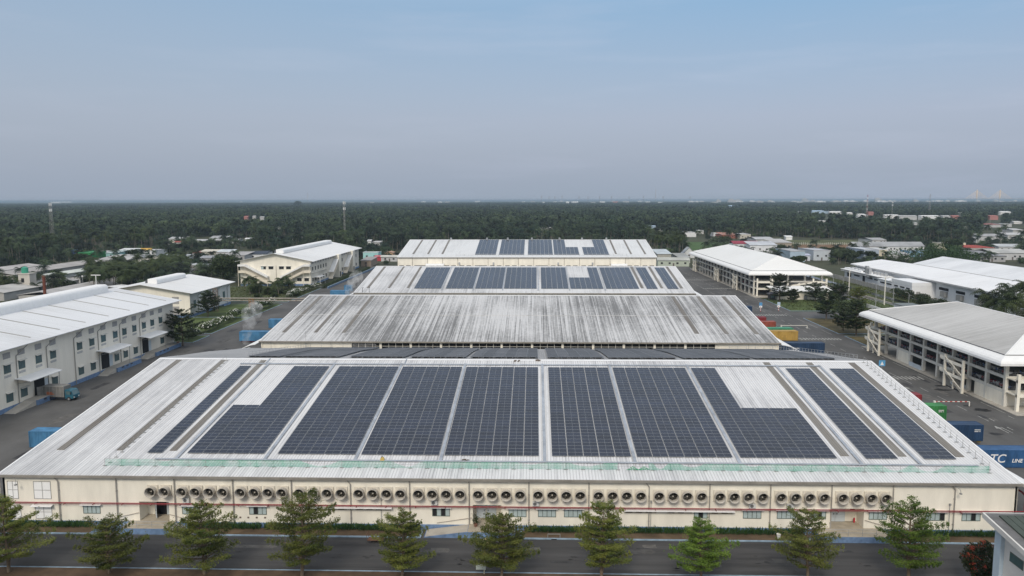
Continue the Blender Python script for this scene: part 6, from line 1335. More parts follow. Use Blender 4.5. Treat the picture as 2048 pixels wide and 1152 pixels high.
LG, DG, PG, BR = (0.5, 0.5, 0.5), (0.2, 0.21, 0.22), (0.52, 0.55, 0.5), (0.25, 0.18, 0.13)
house('bright green house at the edge of the left palm forest', 156, 182, 502, 518, (0.03, 0.22, 0.07), (0.05, 0.24, 0.1), 'flat'); house('tiny blue roofed hut left of the green house', 138, 147, 501, 509, (0.1, 0.15, 0.3), (0.07, 0.16, 0.42), 'shed')
house('pale teal house behind the grey village roofs', 212, 232, 503, 516, (0.3, 0.5, 0.5), (0.42, 0.5, 0.5), 'shed'); house('white house with a yellow facade at the forest edge', 276, 312, 498, 512, Wh, LG, 'flat')
house('long yellow sign wall on top of the white house', 282, 303, 498, 511, (0.7, 0.45, 0.1), (0.7, 0.45, 0.12), 'flat', 5.5, 0, False, 'yellow_facade', 'wall', 2)
house('white low roof between the teal house and the yellow facade', 232, 280, 500, 511, Wh, Wh, 'shed', 3.5); house('whitish roof just right of the green house', 184, 210, 504, 514, Wh, LG, 'shed', 3.2)
house('wide grey roof below the teal house', 190, 256, 513, 530, Gy, (0.42, 0.41, 0.4), 'shed', 3.5); house('slate blue roof left of the tall palms', 257, 297, 512, 526, Gy, DG, 'gable', 4); house('grey roof just behind the slate blue one', 297, 322, 515, 526, Gy, Gy, 'shed', 3.5)
house('pinkish grey roof with a pale wall by the tall palms', 296, 328, 524, 538, (0.36, 0.33, 0.31), (0.4, 0.38, 0.37), 'shed', 4)
house('bare grey concrete block with a white roof, left of the huge round tree', 377, 410, 527, 549, (0.38, 0.36, 0.34), Wh, 'flat', 5.5); house('low pale wall shed beside the bare concrete block', 345, 380, 544, 552, (0.45, 0.43, 0.39), Gy, 'shed', 2.8)
house('bluish white roof in front of the red pointed roof', 330, 378, 512, 524, LG, (0.45, 0.48, 0.52), 'gable', 3.8); house('cream roof right of the red pointed roof', 400, 432, 502, 514, (0.5, 0.47, 0.4), (0.55, 0.52, 0.44), 'shed', 4)
house('small white house under a pointed red roof', 385, 398, 502, 515, Wh, (0.30, 0.06, 0.04), 'hip', 3.4); house('pale blue-white sheet roof left of the dark A-frame house', 432, 464, 502, 514, LG, (0.58, 0.62, 0.64), 'shed', 4)
house('grey roof row before the cream roof', 400, 434, 513, 526, Gy, (0.33, 0.34, 0.36), 'gable', 3.6); house('rusty roof beside the grey roof row', 434, 452, 515, 525, (0.35, 0.25, 0.2), (0.35, 0.16, 0.11), 'shed', 3.3)
house('long grey roof running to the dark A-frame house', 440, 490, 507, 522, Gy, (0.37, 0.36, 0.35), 'shed', 4); house('white house with a steep dark slate roof behind the stair building', 488, 524, 496, 519, Wh, (0.035, 0.045, 0.065), 'gable', 4.0, 0.2)
house('grey-blue roofs among the palms left of the concrete block', 340, 376, 524, 537, Gy, (0.3, 0.33, 0.38), 'gable', 3.6)
for k, (x0_, x1_, yt, yb, c, lab) in enumerate(((336, 368, 476, 484, LG, 'grey white roof at the left end of the forest clearing'), (331, 346, 485, 493, Cr, 'cream wall house left of the red forest roof'), (346, 362, 484, 492, Rd, 'red roof in the forest clearing'), (383, 410, 480, 489, LG, 'grey roof in the middle of the forest clearing'), (411, 432, 473, 483, Gy, 'jumbled grey roofs behind the forest clearing'), (433, 454, 473, 481, Wh, 'brightest white roof of the forest clearing'), (424, 445, 481, 487, LG, 'pale roof right of the middle of the clearing'), (463, 478, 479, 487, Wh, 'white roof toward the right of the clearing'), (490, 511, 478, 485, Wh, 'white roof at the right end of the clearing'), (554, 572, 477, 482, LG, 'pale sliver of roof behind the stair building'), (576, 592, 475, 481, Wh, 'white sliver of roof farther right behind the stair building'), (600, 607, 474, 480, Wh, 'tiny white roof speck right above the stair building'))):
    house(lab, x0_, x1_, yt, yb, LG if c != Rd else Wh, c, 'gable' if k % 2 else 'shed', 3.5, rng.uniform(-.3, .3), False)
# long sheds of the left village, running away from the road
def shed(label, x0, x1, y0, y1, ze, zr, roof, wall):
    t = thing('shed', label, 'shed', ((x0+x1)/2, (y0+y1)/2, 0)); MB().box(x0, y0, 0, x1, y1, ze).build('wall', wallm(wall), t); xm = (x0+x1)/2
    MB().prism([(x0-0.6, ze), (xm, zr), (x1+0.6, ze), (x1+0.6, ze+0.14), (xm, zr+0.14), (x0-0.6, ze+0.14)], y0-0.5, y1+0.5, 'Y').build('roof', hroof(roof), t); CLEAR.append(((x0+x1)/2, y0, x1-x0, y1-y0))
shed('long pale green-white shed roof crossing the left village', -272, -262, 402, 490, 3.6, 4.6, PG, (0.5, 0.52, 0.5)); shed('long dusty grey shed roof behind the pale green-white one', -304, -286, 415, 510, 3.8, 5.4, (0.38, 0.36, 0.34), (0.36, 0.34, 0.33))
shed('wide grey shed beside the tower with the green water tank', -258, -236, 335, 392, 3.6, 5.2, (0.42, 0.41, 0.39), (0.4, 0.39, 0.37)); shed('grey shed between the green tank shed and the long warehouse roof', -226, -206, 330, 400, 3.2, 4.6, (0.4, 0.385, 0.37), (0.4, 0.39, 0.37))
shed('pale beige roof continuing the long pale shed', -273, -261, 492, 545, 3.8, 4.8, (0.5, 0.46, 0.38), Gy); shed('small grey roof behind the long warehouse ventilator', -200, -186, 318, 350, 3.2, 4.4, (0.36, 0.36, 0.37), Gy)
shed('low white roof between the long warehouse and the small cream building', -205, -190, 352, 362, 3.4, 4.4, Wh, Wh); shed('narrow blue-grey roof beside the long pale shed', -252, -246, 410, 440, 3.2, 3.9, (0.3, 0.33, 0.37), LG)
shed('grey-blue shed before the slate blue roof', -258, -246, 470, 520, 4.0, 5.2, (0.33, 0.35, 0.38), Gy); shed('grey roofs at the far left frame edge', -330, -312, 430, 480, 3.6, 4.8, (0.42, 0.4, 0.38), Gy)
t = thing('tank_tower', 'square pale tower with a green water tank on top', 'water tower', (-243, 362, 0)); MB().box(-246, 360, 0, -240.5, 365, 9.5).box(-246.3, 359.7, 9.5, -240.2, 365.3, 9.9).build('wall', wallm((0.5, 0.47, 0.42)), t); MB().box(-244.6, 359.92, 5.6, -243.2, 360.0, 7.6).build('window', dark, t)
MB().tube((-244.2, 362.5, 9.9), (-244.2, 362.5, 12.3), 1.5, 14).tube((-244.2, 362.5, 12.3), (-244.2, 362.5, 13), 1.5, 14, 0.3).build('green_tank', mat('tank_green', (0.05, 0.3, 0.2), 0.4), t)
t = thing('water_tank', 'white ball-shaped light on a short mast near the green tank', 'mast', (-222, 372, 0)); MB().tube((-222, 372, 0), (-222, 372, 7), 0.1, 6).build('mast', galv, t); MB().tube((-222, 372, 7), (-222, 372, 7.8), 0.4, 10).build('tank_body', whitep, t)
# right village
house('house under a big maroon tiled roof behind the far parking building', 1467, 1518, 474, 500, Wh, (0.26, 0.035, 0.06), 'gable', 5.5, 0, True, dmax=16); house('rust-orange brick shed left of the maroon roof', 1445, 1477, 467, 477, (0.35, 0.13, 0.09), (0.4, 0.2, 0.15), 'shed', 4); house('small white house at the left of the rust-orange shed', 1427, 1445, 465, 473, Wh, LG, 'flat', 4)
house('cream-topped building behind the maroon roof', 1480, 1501, 466, 478, (0.5, 0.47, 0.4), LG, 'flat', 5); house('white walled warehouse right of the maroon roof', 1500, 1553, 488, 506, (0.72, 0.73, 0.75), (0.5, 0.52, 0.55), 'shed', 6.5); house('grey sheet roof behind the white walled warehouse', 1512, 1548, 474, 489, LG, (0.42, 0.42, 0.43), 'gable', 5)
house('brown-grey long shed at the field corner', 1548, 1583, 479, 499, (0.33, 0.29, 0.24), (0.45, 0.44, 0.43), 'shed', 6); house('tall light blue house with a dark balcony side', 1580, 1609, 496, 524, (0.38, 0.48, 0.56), (0.4, 0.41, 0.42), 'flat', 7.5); house('white-and-blue roofed small house between the two tall houses', 1606, 1620, 510, 522, (0.6, 0.63, 0.68), (0.45, 0.48, 0.6), 'shed', 4)
house('tall pale house with a grey mono roof, right of the light blue house', 1627, 1660, 495, 521, (0.5, 0.54, 0.58), (0.42, 0.43, 0.45), 'flat', 7); house('blue-grey two-storey house beside a cream fronted one', 1728, 1757, 494, 519, (0.36, 0.42, 0.5), (0.5, 0.52, 0.55), 'flat', 7); house('cream fronted two-storey house with dark upper windows', 1757, 1773, 496, 517, Cr, Wh, 'flat', 6.5)
house('very long grey roofed row house at the right', 1710, 1846, 486, 503, Wh, (0.32, 0.33, 0.34), 'gable', 4.2, 0, True, dmax=14); house('cream blank box building at the forest edge', 1884, 1930, 485, 502, (0.68, 0.62, 0.45), (0.6, 0.57, 0.48), 'flat', 6.5, 0, False); house('house with a bright red hip roof right of the cream box', 1940, 1989, 486, 506, (0.55, 0.53, 0.5), (0.32, 0.05, 0.03), 'hip', 4.2)
house('wide dark grey shed roof below the red hip roof', 1958, 2010, 502, 524, Gy, (0.24, 0.24, 0.25), 'shed', 4.2); house('wide light grey roof at the right frame edge', 1990, 2060, 501, 520, LG, (0.42, 0.42, 0.4), 'gable', 5); house('grey roof at the frame edge behind the red hip roof', 1998, 2050, 493, 503, LG, (0.45, 0.47, 0.48), 'shed', 4)
house('blue walled shed beside the broad dark canopy', 1818, 1858, 500, 514, (0.25, 0.4, 0.55), (0.4, 0.5, 0.6), 'flat', 4.5); house('pale grey roof before the long row house', 1778, 1818, 505, 518, LG, (0.4, 0.4, 0.39), 'shed', 3.6); house('small hip-roofed grey house at the forest edge above the row house', 1745, 1773, 475, 488, LG, (0.36, 0.36, 0.36), 'gable', 4)
house('white two-step house far left of the maroon roof', 1351, 1392, 459, 474, (0.7, 0.7, 0.7), LG, 'flat', 5, 0, False); house('tiny white building right of the two-step house', 1395, 1407, 460, 468, Wh, Wh, 'flat', 4, 0, False); house('white gabled house at the end of the far parking building', 1367, 1389, 495, 516, Wh, (0.4, 0.43, 0.46), 'steep', 3.4, 0, True, dmax=9); house('low grey house beside the white gabled house', 1357, 1380, 509, 526, (0.45, 0.46, 0.44), (0.34, 0.35, 0.34), 'shed', 4)
house('pale blue roofed deck building right of the farthest hall', 1315, 1342, 503, 530, (0.35, 0.34, 0.3), (0.5, 0.55, 0.58), 'shed', 7.5); house('low green and cream workshop right of the farthest hall', 1316, 1378, 519, 533, (0.45, 0.5, 0.42), (0.4, 0.41, 0.38), 'gable', 4)
house('light teal house left of the farthest hall', 726, 757, 503, 520, (0.35, 0.6, 0.6), (0.55, 0.62, 0.62), 'flat', 5.5); house('little orange gabled house left of the farthest hall', 770, 786, 504, 514, (0.55, 0.36, 0.22), (0.4, 0.25, 0.17), 'gabley', 3.2); house('red painted low wall house before the teal house', 749, 764, 514, 522, (0.45, 0.06, 0.08), (0.5, 0.1, 0.12), 'shed', 3, 0, False); house('long pale roof between the teal house and the farthest hall', 762, 796, 513, 523, LG, (0.5, 0.5, 0.46), 'gable', 3.2)
house('small brown shed at the end of the stair building', 722, 742, 516, 533, (0.3, 0.24, 0.19), (0.3, 0.28, 0.27), 'shed', 4)
for k, (x0_, x1_, yt, yb, c, st_, lab) in enumerate(((1962, 2006, 466, 481, Gy, 'gable', 'big grey roof in the trees above the red hip roof'), (2016, 2056, 465, 478, LG, 'gable', 'pale roof at the right frame edge in the trees'), (2026, 2046, 458, 467, LG, 'gable', 'small grey roof above the pale one at the right edge'), (1974, 2001, 443, 455, (0.3, 0.12, 0.11), 'hip', 'dull red roof among the far trees at the right'), (2009, 2023, 444, 454, Wh, 'flat', 'white house beside the dull red far roof'), (1952, 1960, 478, 486, LG, 'shed', 'tiny grey hut left of the big grey roof'))):
    house(lab, x0_, x1_, yt, yb, LG, c, st_, 4.5, 0, False)
# far-off white buildings in the palm forest
FAR = [(1770, 1800, 431, 438, 0), (1800, 1832, 433, 440, 1), (1842, 1880, 433, 440, 0), (1886, 1900, 433, 440, 1), (1905, 1918, 435, 440, 3), (1625, 1658, 423, 427, 2), (1660, 1682, 424, 430, 0), (1598, 1612, 422, 426, 0), (1737, 1747, 425, 431, 3), (1458, 1477, 412, 419, 2), (1445, 1460, 414, 418, 0), (1412, 1430, 412, 416, 0), (1392, 1400, 411, 414, 0), (1505, 1530, 416, 420, 0), (1372, 1381, 418, 422, 1), (1290, 1311, 452, 457, 2), (1317, 1340, 457, 463, 1), (1083, 1105, 457, 461, 1), (1695, 1705, 428, 432, 0), (1828, 1834, 445, 450, 1),
       (102, 120, 404, 408, 0), (120, 143, 402, 406, 0), (843, 851, 402, 406, 0), (876, 884, 404, 408, 0), (890, 900, 404, 408, 1), (950, 960, 401, 405, 0), (740, 748, 405, 409, 1), (1044, 1050, 404, 408, 0), (1085, 1089, 405, 410, 0), (1107, 1113, 404, 408, 0), (1132, 1138, 403, 411, 0), (1143, 1156, 404, 409, 0), (1180, 1190, 405, 409, 1), (1200, 1210, 404, 409, 0), (1222, 1229, 399, 405, 1), (1226, 1236, 404, 409, 3), (1246, 1258, 402, 408, 1), (1276, 1284, 398, 403, 0), (1290, 1300, 404, 408, 0), (1316, 1325, 405, 409, 0), (1344, 1349, 407, 411, 1), (1144, 1148, 421, 424, 0), (1233, 1237, 423, 426, 0), (488, 495, 434, 443, 3), (505, 512, 434, 440, 1), (520, 528, 437, 442, 1), (480, 484, 398, 403, 0), (552, 562, 455, 459, 1), (745, 760, 485, 492, 1), (735, 742, 484, 489, 0), (1572, 1584, 473, 480, 0), (1120, 1126, 400, 404, 0), (1062, 1069, 402, 406, 1), (1555, 1568, 411, 415, 0), (1700, 1712, 416, 420, 0), (1920, 1940, 421, 426, 0), (1952, 1966, 419, 424, 1), (2000, 2022, 424, 430, 0), (1660, 1676, 409, 413, 1), (1540, 1552, 407, 411, 0), (1480, 1492, 407, 411, 0), (1424, 1436, 405, 409, 0), (1930, 1944, 452, 458, 0), (1640, 1652, 440, 446, 0), (1716, 1732, 430, 436, 0), (1980, 1996, 434, 440, 3), (2028, 2044, 441, 448, 0)]
fm = [mat('far_white', (0.8, 0.8, 0.8)), mat('far_grey', (0.5, 0.5, 0.5)), mat('far_blue', (0.45, 0.58, 0.72)), mat('far_red', (0.45, 0.2, 0.18))]
for k, (x0_, x1_, yt, yb, c) in enumerate(FAR):
    if yb < 406.5: yb = 406.5 if yb > 405 else 405.6
    X, Y = at((x0_+x1_)/2, yb); s = Y/F_PX; wd, h_ = (x1_-x0_)*s, max(8 if Y > 1500 else 3.4, min((yb-yt)*s*(1 if Y > 1500 else 0.6), 26)); CLEAR.append((X, Y, wd, 20))
    side = 'far left' if x0_ < 700 else 'middle' if x0_ < 1350 else 'far right'
    t = thing('distant_building', f'tiny {["white", "grey", "pale blue", "dull red"][c]} distant building in the palm forest toward the {side} horizon', 'building', (X, Y, 0), rng.uniform(-.2, .2), f'{["white", "grey", "pale blue", "dull red"][c]} distant buildings, {side}')
    MB().box(-wd/2, 0, 0, wd/2, 12, h_).box(-wd/2, 2, h_, wd/4, 11, h_*1.18).build('wall', fm[c], t, True); MB().hexa([(-wd/2-.5, -.5, h_+.02), (wd/2+.5, -.5, h_+.02), (wd/2+.5, 12.5, h_*1.2), (-wd/2-.5, 12.5, h_*1.2), (-wd/2-.5, -.5, h_+.3), (wd/2+.5, -.5, h_+.3), (wd/2+.5, 12.5, h_*1.2+.3), (-wd/2-.5, 12.5, h_*1.2+.3)]).build('roof', fm[c], t, True)
# pale city strip on the right horizon
for k in range(64):
    px = rng.uniform(1380, 2060); X, Y = at(px, 403.2+0.0*k); Y2 = rng.uniform(7000, 10500); X2 = X/Y*Y2; wd, h_ = rng.uniform(20, 90), rng.uniform(16, 30)
    if k % 9 == 0: h_ *= 1.7
    t = thing('city_block', 'pale city block on the hazy right horizon', 'building', (X2, Y2, 0), 0, 'city blocks on the right horizon'); MB().box(-wd/2, 0, 0, wd/2, 40, h_).box(-wd/3, 5, h_, wd/6, 30, h_*1.2).build('wall', fm[0 if k % 3 else 1], t, True)

# ------------------------------------------------------------------ masts, pylons, cable-stayed bridge
def cell_tower(label, px, py_base, py_top, lat=True, striped=False, w0=2.2, heads=True):
    X, Y = at(px, py_base); h_ = (py_base-py_top)*Y/F_PX*1.0; t = thing('radio_mast', label, 'mast', (X, Y, 0)); b = MB(); r_ = max(0.07, Y/F_PX*0.11)
    if lat: lattice(b, 0, 0, 0, h_, w0, w0*0.55, 12, r_*0.8)
    else: b.tube((0, 0, 0), (0, 0, h_), r_*3, 6, r_*2)
    if striped:
        for i in range(len(b.m)): z = b.v[b.f[i][0]][2]; b.m[i] = int(z/(h_/9)) % 2
    b.build('mast_body', [mat('mast_red', (0.35, 0.09, 0.08)), whitep] if striped else mat('mast_grey', (0.38, 0.37, 0.36), 0.6), t, True)
    if heads:
        a = MB()
        for k in range(3):
            an = 2.1*k; cx, cy = 0.9*math.cos(an), 0.9*math.sin(an)
            for z in (h_-2.6, h_-7.5): a.box(cx-0.2, cy-0.2, z, cx+0.2, cy+0.2, z+2.3); a.tube((0, 0, z+1.2), (cx, cy, z+1.2), 0.08, 4)
        a.build('antenna', whitep, t, True)
    return t
cell_tower('tall lattice radio mast with antennas at the far left', 107, 506, 404, True, False, 2.6); cell_tower('slim radio mast with white antennas left of the farthest hall', 690.5, 505, 402, True, False, 1.3)
cell_tower('red and white striped mast in the right forest', 1733, 441, 391, True, True, 2.6, False); cell_tower('pale mast with antennas right of the striped one', 1783, 450, 404, False, False, 2, True); cell_tower('tall thin grey mast right of the pale antenna mast', 1858, 436, 389, True, False, 3, False); cell_tower('faint short mast farther right', 1880, 420, 407, False, False, 2, False); cell_tower('short white mast by the dull red far roof', 1980, 447, 436, False, False, 2, False)
cell_tower('lone thin mast on the left horizon', 616, 409, 385, False, False, 2, False); cell_tower('tallest thin mast on the middle horizon', 1311, 408, 378, False, False, 2, False)
for k, px in enumerate((1083, 1098, 1110, 1124, 1158, 1176, 1199, 1223, 1258, 1287, 1326, 1380)):
    X, Y = at(px, 407); h_ = (407-(391+2*abs(math.sin(k))))*Y/F_PX; t = thing('power_pylon', 'tiny power pylon in the line along the middle horizon', 'pylon', (X, Y, 0), 0, 'power pylons on the middle horizon'); b = MB(); b.tube((0, 0, 0), (0, 0, h_), 3.2, 4, 1.2)
    for z in (0.7, 0.82, 0.93): b.box(-9, -1, h_*z-1, 9, 1, h_*z+1)
    b.build('pylon_body', mat('pylon_grey', (0.25, 0.25, 0.26)), t, True)
Yb_ = 14500; s = Yb_/F_PX; t = None
xa = at(1953, 404)[0]/at(1953, 404)[1]*Yb_; xb = at(1999, 404)[0]/at(1999, 404)[1]*Yb_
t = thing('cable_stayed_bridge', 'faint cable-stayed bridge with two tall pylons on the right horizon', 'bridge', ((xa+xb)/2, Yb_, 0)); bm_ = mat('bridge_pale', (0.75, 0.62, 0.5)); hb = 215
for x in (xa, xb):
    MB().hexa([(x-7, Yb_-9, 0), (x+7, Yb_-9, 0), (x+7, Yb_+9, 0), (x-7, Yb_+9, 0), (x-4.5, Yb_-5, hb), (x+4.5, Yb_-5, hb), (x+4.5, Yb_+5, hb), (x-4.5, Yb_+5, hb)]).build('bridge_pylon', bm_, t)
    for k in range(9):
        for sg in (-1, 1): MB().tube((x, Yb_, hb*(0.97-0.05*k)), (x+sg*(215-22*k), Yb_, 52), 1.3, 4).build('stay_cable', bm_, t)
MB().box(xa-520, Yb_-8, 46, xb+520, Yb_+8, 52).build('bridge_deck', bm_, t)

# ------------------------------------------------------------------ fields
fb = MB(); q = [at(1545, 503), at(1760, 506), at(1760, 489), at(1560, 489)]; fb.quad(*[(x, y, 0.03) for x, y in q]); struct('field', fb, mat('ploughed_field', (0.17, 0.10, 0.05), 0.95, 0.3, 0.03))
fb = MB(); q = [at(1545, 489), at(1760, 489), at(1700, 480), at(1560, 480)]; fb.quad(*[(x, y, 0.035) for x, y in q]); struct('field', fb, mat('grass_field', (0.09, 0.10, 0.04), 0.95, 0.4, 0.04))
fb = MB(); q = [at(1370, 502), at(1470, 502), at(1455, 484), at(1375, 484)]; fb.quad(*[(x, y, 0.03) for x, y in q]); struct('field', fb, mat('green_field', (0.06, 0.11, 0.03), 0.95, 0.3, 0.05))
t = thing('post_fence', 'row of thin pale posts along the ploughed field', 'fence', (*at(1650, 489), 0)); b = MB()
for k in range(46):
    X, Y = at(1562+4.1*k, 490+0.8*math.sin(k)); b.box(X-0.14, Y-0.14, 0, X+0.14, Y+0.14, 2.4)
b.build('fence_post', offw, t); xa, ya = at(1562, 490); xb, yb = at(1750, 490); MB().tube((xa, ya, 1.7), (xb, yb, 1.7), 0.05, 4).tube((xa, ya, 1.0), (xb, yb, 1.0), 0.05, 4).build('fence_rail', offw, t)

# ------------------------------------------------------------------ palm forest, one mass to the horizon
EDGE = [(-400, 560), (0, 540), (60, 526), (130, 512), (190, 500), (300, 497), (325, 482), (400, 474), (500, 476), (520, 503), (700, 520), (800, 500), (1310, 507), (1360, 512), (1385, 483), (1450, 476), (1560, 474), (1700, 478), (1750, 484), (1880, 487), (1960, 486), (2048, 500), (2500, 520)]
ed = []
for px, py in EDGE: X, Y = at(px, py); ed.append((math.atan2(X, Y), math.hypot(X, Y)))
ea, er = np.array([a for a, r_ in ed]), np.array([r_ for a, r_ in ed])
def forest_points(r0, r1, area, seed, amax=0.75):
    gn = np.random.default_rng(seed); n = int(amax*(r1*r1-r0*r0)/area); a = gn.uniform(-amax, amax, n); r_ = np.sqrt(gn.uniform(r0*r0, r1*r1, n)); keep = r_ > np.interp(a, ea, er)+gn.normal(0, 6, n)
    x, y = r_*np.sin(a), r_*np.cos(a)
    for (cx, cy, w_, d_) in CLEAR:
        if r1 < math.hypot(cx, cy)-1200 or r0 > math.hypot(cx, cy)+300: continue
        front = 18+0.022*cy*1.0 if cy > 520 else 22
        th = math.atan2(cx, cy); u = x*math.cos(th)-y*math.sin(th); v_ = x*math.sin(th)+y*math.cos(th)-math.hypot(cx, cy)
        ph = (15 if cy > 1200 else 8.5)*math.hypot(cx, cy)/44.0; front = min(max(14, ph), 1100)
        keep &= ~((np.abs(u) < w_*0.5+4) & (v_ > -front) & (v_ < d_+6))
    # fields stay open
    for qd in (((1545, 505), (1762, 478)), ((1370, 503), (1470, 483))):
        (pa, pb), (pc, pd) = qd; X0, Y0_ = at(pa, pb); X1_, Y1_ = at(pc, pd)
        keep &= ~((y > Y0_) & (y < Y1_) & (x/y > X0/Y0_) & (x/y < X1_/Y1_))
    pv_ = np.sin(x/85+2*np.sin(y/150))+np.sin(y/190+1.7*np.sin(x/75)); keep &= ~((pv_ < -1.35) & (gn.uniform(0, 1, n) < 0.75))
    keep &= ~((np.abs(x) < 112) & (y < 505))
    return np.stack([x[keep], y[keep], np.zeros(keep.sum())], 1)
def hidden_collection(name, meshes):
    c = bpy.data.collections.new(name)
    for m_ in meshes: c.objects.link(bpy.data.objects.new(m_.name, m_))
    return c
def scatter(name, pts, coll, smin, smax, label):
    me = bpy.data.meshes.new(name); me.vertices.add(len(pts)); me.vertices.foreach_set('co', np.asarray(pts, np.float32).ravel()); me.update()
    o = tag(obj(name, me), label, None, None, 'stuff')
    ng = bpy.data.node_groups.new(name, 'GeometryNodeTree'); ng.interface.new_socket('Geometry', in_out='INPUT', socket_type='NodeSocketGeometry'); ng.interface.new_socket('Geometry', in_out='OUTPUT', socket_type='NodeSocketGeometry')
    gi, go = ng.nodes.new('NodeGroupInput'), ng.nodes.new('NodeGroupOutput'); ip = ng.nodes.new('GeometryNodeInstanceOnPoints'); ci = ng.nodes.new('GeometryNodeCollectionInfo')
    ci.inputs['Collection'].default_value = coll; ci.inputs['Separate Children'].default_value = True; ci.inputs['Reset Children'].default_value = True
    rv = ng.nodes.new('FunctionNodeRandomValue'); rv.data_type = 'FLOAT_VECTOR'; rv.inputs['Min'].default_value = (-0.06, -0.06, 0); rv.inputs['Max'].default_value = (0.06, 0.06, 6.283)
    rs = ng.nodes.new('FunctionNodeRandomValue'); rs.data_type = 'FLOAT'; rs.inputs[2].default_value = smin; rs.inputs[3].default_value = smax
    ip.inputs['Pick Instance'].default_value = True; L_ = ng.links.new
    L_(gi.outputs[0], ip.inputs['Points']); L_(ci.outputs[0], ip.inputs['Instance']); L_(rv.outputs[0], ip.inputs['Rotation']); L_(rs.outputs[1], ip.inputs['Scale']); L_(ip.outputs[0], go.inputs[0])
    md = o.modifiers.new('scatter', 'NODES'); md.node_group = ng; return o
def forest_palm(seed, h, hi):
    tr, v = palm_mesh(seed, h, 20 if hi else 14, 4.3, hi); n = len(v)//4
    if not hi: tr = MB()
    mb = MB(); mb.v, mb.f, mb.m, mb.sm = list(tr.v), list(tr.f), [1]*len(tr.f), list(tr.sm)
    mb.add([tuple(q) for q in v], [(4*k, 4*k+1, 4*k+2, 4*k+3) for k in range(n)], 0); o = mb.build('palm_piece', [palmf, palmtr]); me = o.data; bpy.data.objects.remove(o); return me
def bush_piece(seed, r_, h_, n):
    gn = np.random.default_rng(seed); c = gn.normal(size=(n, 3)); c /= np.linalg.norm(c, axis=1)[:, None]; c *= gn.uniform(0.5, 1, (n, 1))*np.array([r_, r_, h_*0.5]); c[:, 2] += h_*0.55; return fast_mesh('bush_piece', leaves(c, 1.5, 0.9, 0.5, seed), leafmat('forest_bush_leaf', (0.018, 0.036, 0.016), (0.045, 0.065, 0.024), 0.03, 0.2, 0.6))
cnear = hidden_collection('near_palm_pieces', [forest_palm(700+k, 9+1.3*k, True) for k in range(6)]+[bush_piece(720+k, 3.6, 4.5+k, 220) for k in range(3)])
cmid = hidden_collection('mid_palm_pieces', [forest_palm(740+k, 10+1.2*k, False) for k in range(6)]+[bush_piece(750, 4.5, 7, 110)])
scatter('palm_forest', forest_points(380, 1000, 24, 31), cnear, 0.6, 1.18, 'near part of the coconut palm forest around the works')
scatter('palm_forest', forest_points(1000, 2600, 28, 32), cmid, 0.62, 1.2, 'middle part of the coconut palm forest')
def ring_points(px0, px1, py0, py1, n, seed):
    gn = np.random.default_rng(seed); P = []
    while len(P) < n:
        X, Y = at(gn.uniform(px0, px1), gn.uniform(py0, py1)); ok = True
        if Y < 330 and abs(X) < 150: continue
        for (cx, cy, w_, d_) in CLEAR:
            if abs(X-cx) < w_*0.5+4 and cy-26 < Y < cy+d_+5: ok = False; break
        if -112 < X < 112 and Y < 505: ok = False
        if 98 < X < 252 and 150 < Y < 500: ok = False
        if -170 < X < -100 and 270 < Y < 520: ok = False
        q = [((1545, 505), (1762, 478)), ((1370, 503), (1470, 483))]
        for (pa, pb), (pc, pd) in q:
            X0, Y0_ = at(pa, pb); X1_, Y1_ = at(pc, pd)
            if Y0_ < Y < Y1_ and X0/Y0_ < X/Y < X1_/Y1_: ok = False
        if ok: P.append((X, Y, 0))
    return np.array(P)
cbush = hidden_collection('bush_pieces', [bush_piece(770+k, 2.6+0.4*k, 3.0+0.7*k, 160) for k in range(4)]+[forest_palm(780+k, 5+1.5*k, True) for k in range(3)])
scatter('undergrowth', np.concatenate([ring_points(-60, 480, 497, 600, 420, 41), ring_points(690, 800, 500, 530, 60, 42), ring_points(1320, 2100, 484, 530, 420, 43), ring_points(320, 620, 486, 500, 240, 44)]), cbush, 0.7, 1.25, 'bushes and young palms growing between the village houses')
def grove(seed):
    gn = np.random.default_rng(seed); V = []
    for k in range(60):
        p = np.array([gn.uniform(-35, 35), gn.uniform(-35, 35), gn.uniform(8, 14)]); c = gn.normal(size=(16, 3))*np.array([2.2, 2.2, 1.0])+p; V.append(leaves(c, 4.6, 3.0, 0.8, seed*100+k))
    return fast_mesh('grove_piece', np.concatenate(V), palmf)
cfar = hidden_collection('grove_pieces', [grove(760+k) for k in range(4)])
scatter('palm_forest', forest_points(2600, 9000, 2400, 33, 0.68), cfar, 0.9, 1.25, 'far part of the coconut palm forest toward the horizon')
# beyond that the canopy is one bumpy sheet
gn = np.random.default_rng(5); nr, na = 90, 260; rr = np.geomspace(8000, 58000, nr); aa = np.linspace(-0.8, 0.8, na); V = []; Fq = []
for i, r_ in enumerate(rr):
    for a in aa: V.append((r_*math.sin(a), r_*math.cos(a), 9+gn.uniform(-2.5, 3.5)))
for i in range(nr-1):
    for j in range(na-1): Fq.append((i*na+j, i*na+j+1, (i+1)*na+j+1, (i+1)*na+j))
tag(MB().add(V, Fq).build('forest_canopy', palmf), 'forest canopy at the horizon', None, None, 'stuff')
X, Y = at(596, 416); t = thing('lone_tree', 'big lone tree standing above the forest near the left horizon', 'tree', (X, Y, 0)); c = nrg.normal(size=(900, 3)); c /= np.linalg.norm(c, axis=1)[:, None]; c *= nrg.uniform(0.5, 1, (900, 1))*np.array([22, 22, 15]); c[:, 2] += 28; obj('crown', fast_mesh('crown', leaves(c, 5, 3.4, 0.5, 8), leafD), t); MB().tube((0, 0, 0), (0, 0, 26), 2, 8, 1).build('trunk', trunkm, t, True)

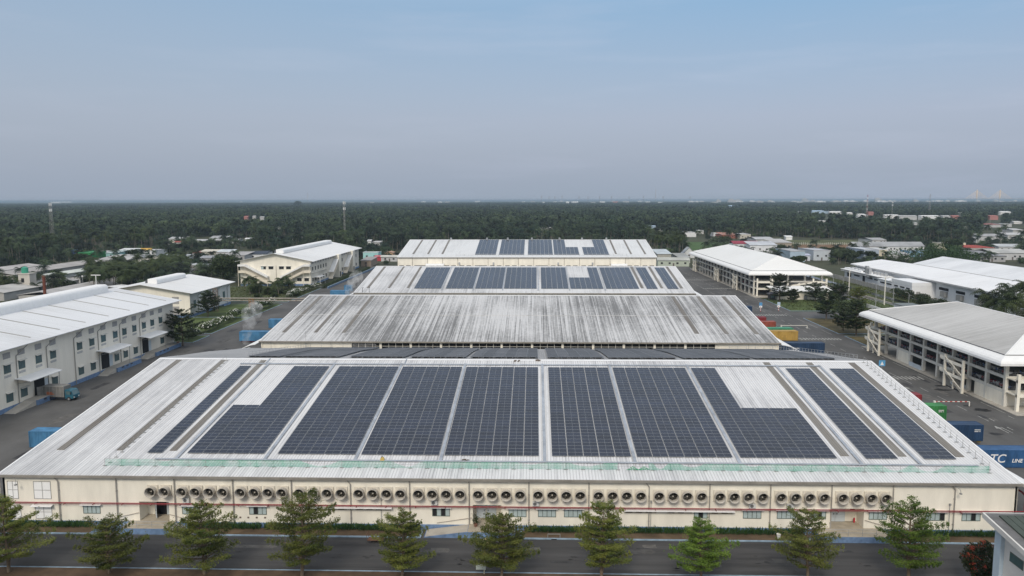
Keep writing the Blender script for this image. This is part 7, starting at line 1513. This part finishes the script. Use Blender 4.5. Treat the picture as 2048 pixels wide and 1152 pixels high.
# ------------------------------------------------------------------ steam and haze
def vol(name, col, dens, noise=None, an=0.0):
    m = bpy.data.materials.new(name); m.use_nodes = True; t = m.node_tree; t.nodes.clear(); o = N(t, 'ShaderNodeOutputMaterial'); p = N(t, 'ShaderNodeVolumePrincipled'); p.inputs['Color'].default_value = (*col, 1); p.inputs['Density'].default_value = dens; p.inputs['Anisotropy'].default_value = an
    t.links.new(p.outputs[0], o.inputs['Volume'])
    if noise:
        g_ = N(t, 'ShaderNodeTexCoord'); n1 = N(t, 'ShaderNodeTexNoise', i={'Scale': noise, 'Detail': 4}); t.links.new(g_.outputs['Object'], n1.inputs['Vector']); mr = N(t, 'ShaderNodeMapRange', i={'From Min': 0.42, 'From Max': 0.68, 'To Min': 0, 'To Max': dens}); t.links.new(n1.outputs['Fac'], mr.inputs['Value']); t.links.new(mr.outputs[0], p.inputs['Density'])
    return m
def steam(label, puffs, dens):
    x, y, z = puffs[0][:3]; bm_ = MB()
    me = bpy.data.metaballs.new('steam_plume')
    me.resolution = 0.8; me.render_resolution = 0.5; o = bpy.data.objects.new('steam_plume', me); COL.objects.link(o); o.location = (x, y, z)
    for (px, py, pz, r_) in puffs: e_ = me.elements.new(); e_.co = (px-x, py-y, pz-z); e_.radius = r_*1.5
    me.materials.append(vol('steam_'+label[:5], (1, 1, 1), dens, 0.5)); tag(o, label, 'steam', None, 'stuff'); return o
steam('white steam plume rising beside the second hall', [(-87.5, 229, 2, 1.6), (-87.2, 229, 4, 1.7), (-86.6, 229, 6.2, 2.0), (-86, 229, 8.4, 2.4), (-85, 229, 10.6, 2.9), (-86.5, 229.5, 10.2, 2.6), (-84.2, 229, 12.2, 2.3)], 0.22)
steam('small distant steam plume by the third roof', [(-84, 345, 2, 2.4), (-83, 345, 5, 2.9), (-81.5, 345, 8, 3.4), (-80, 345, 10.5, 3.2)], 0.12)
hz = MB().box(-62000, -2500, -1, 62000, 62000, 49.5).build('haze', vol('haze_air', (0.46, 0.58, 0.70), 0.000095, None, 0.1)); tag(hz, 'pale haze over the whole plain', None, None, 'stuff')
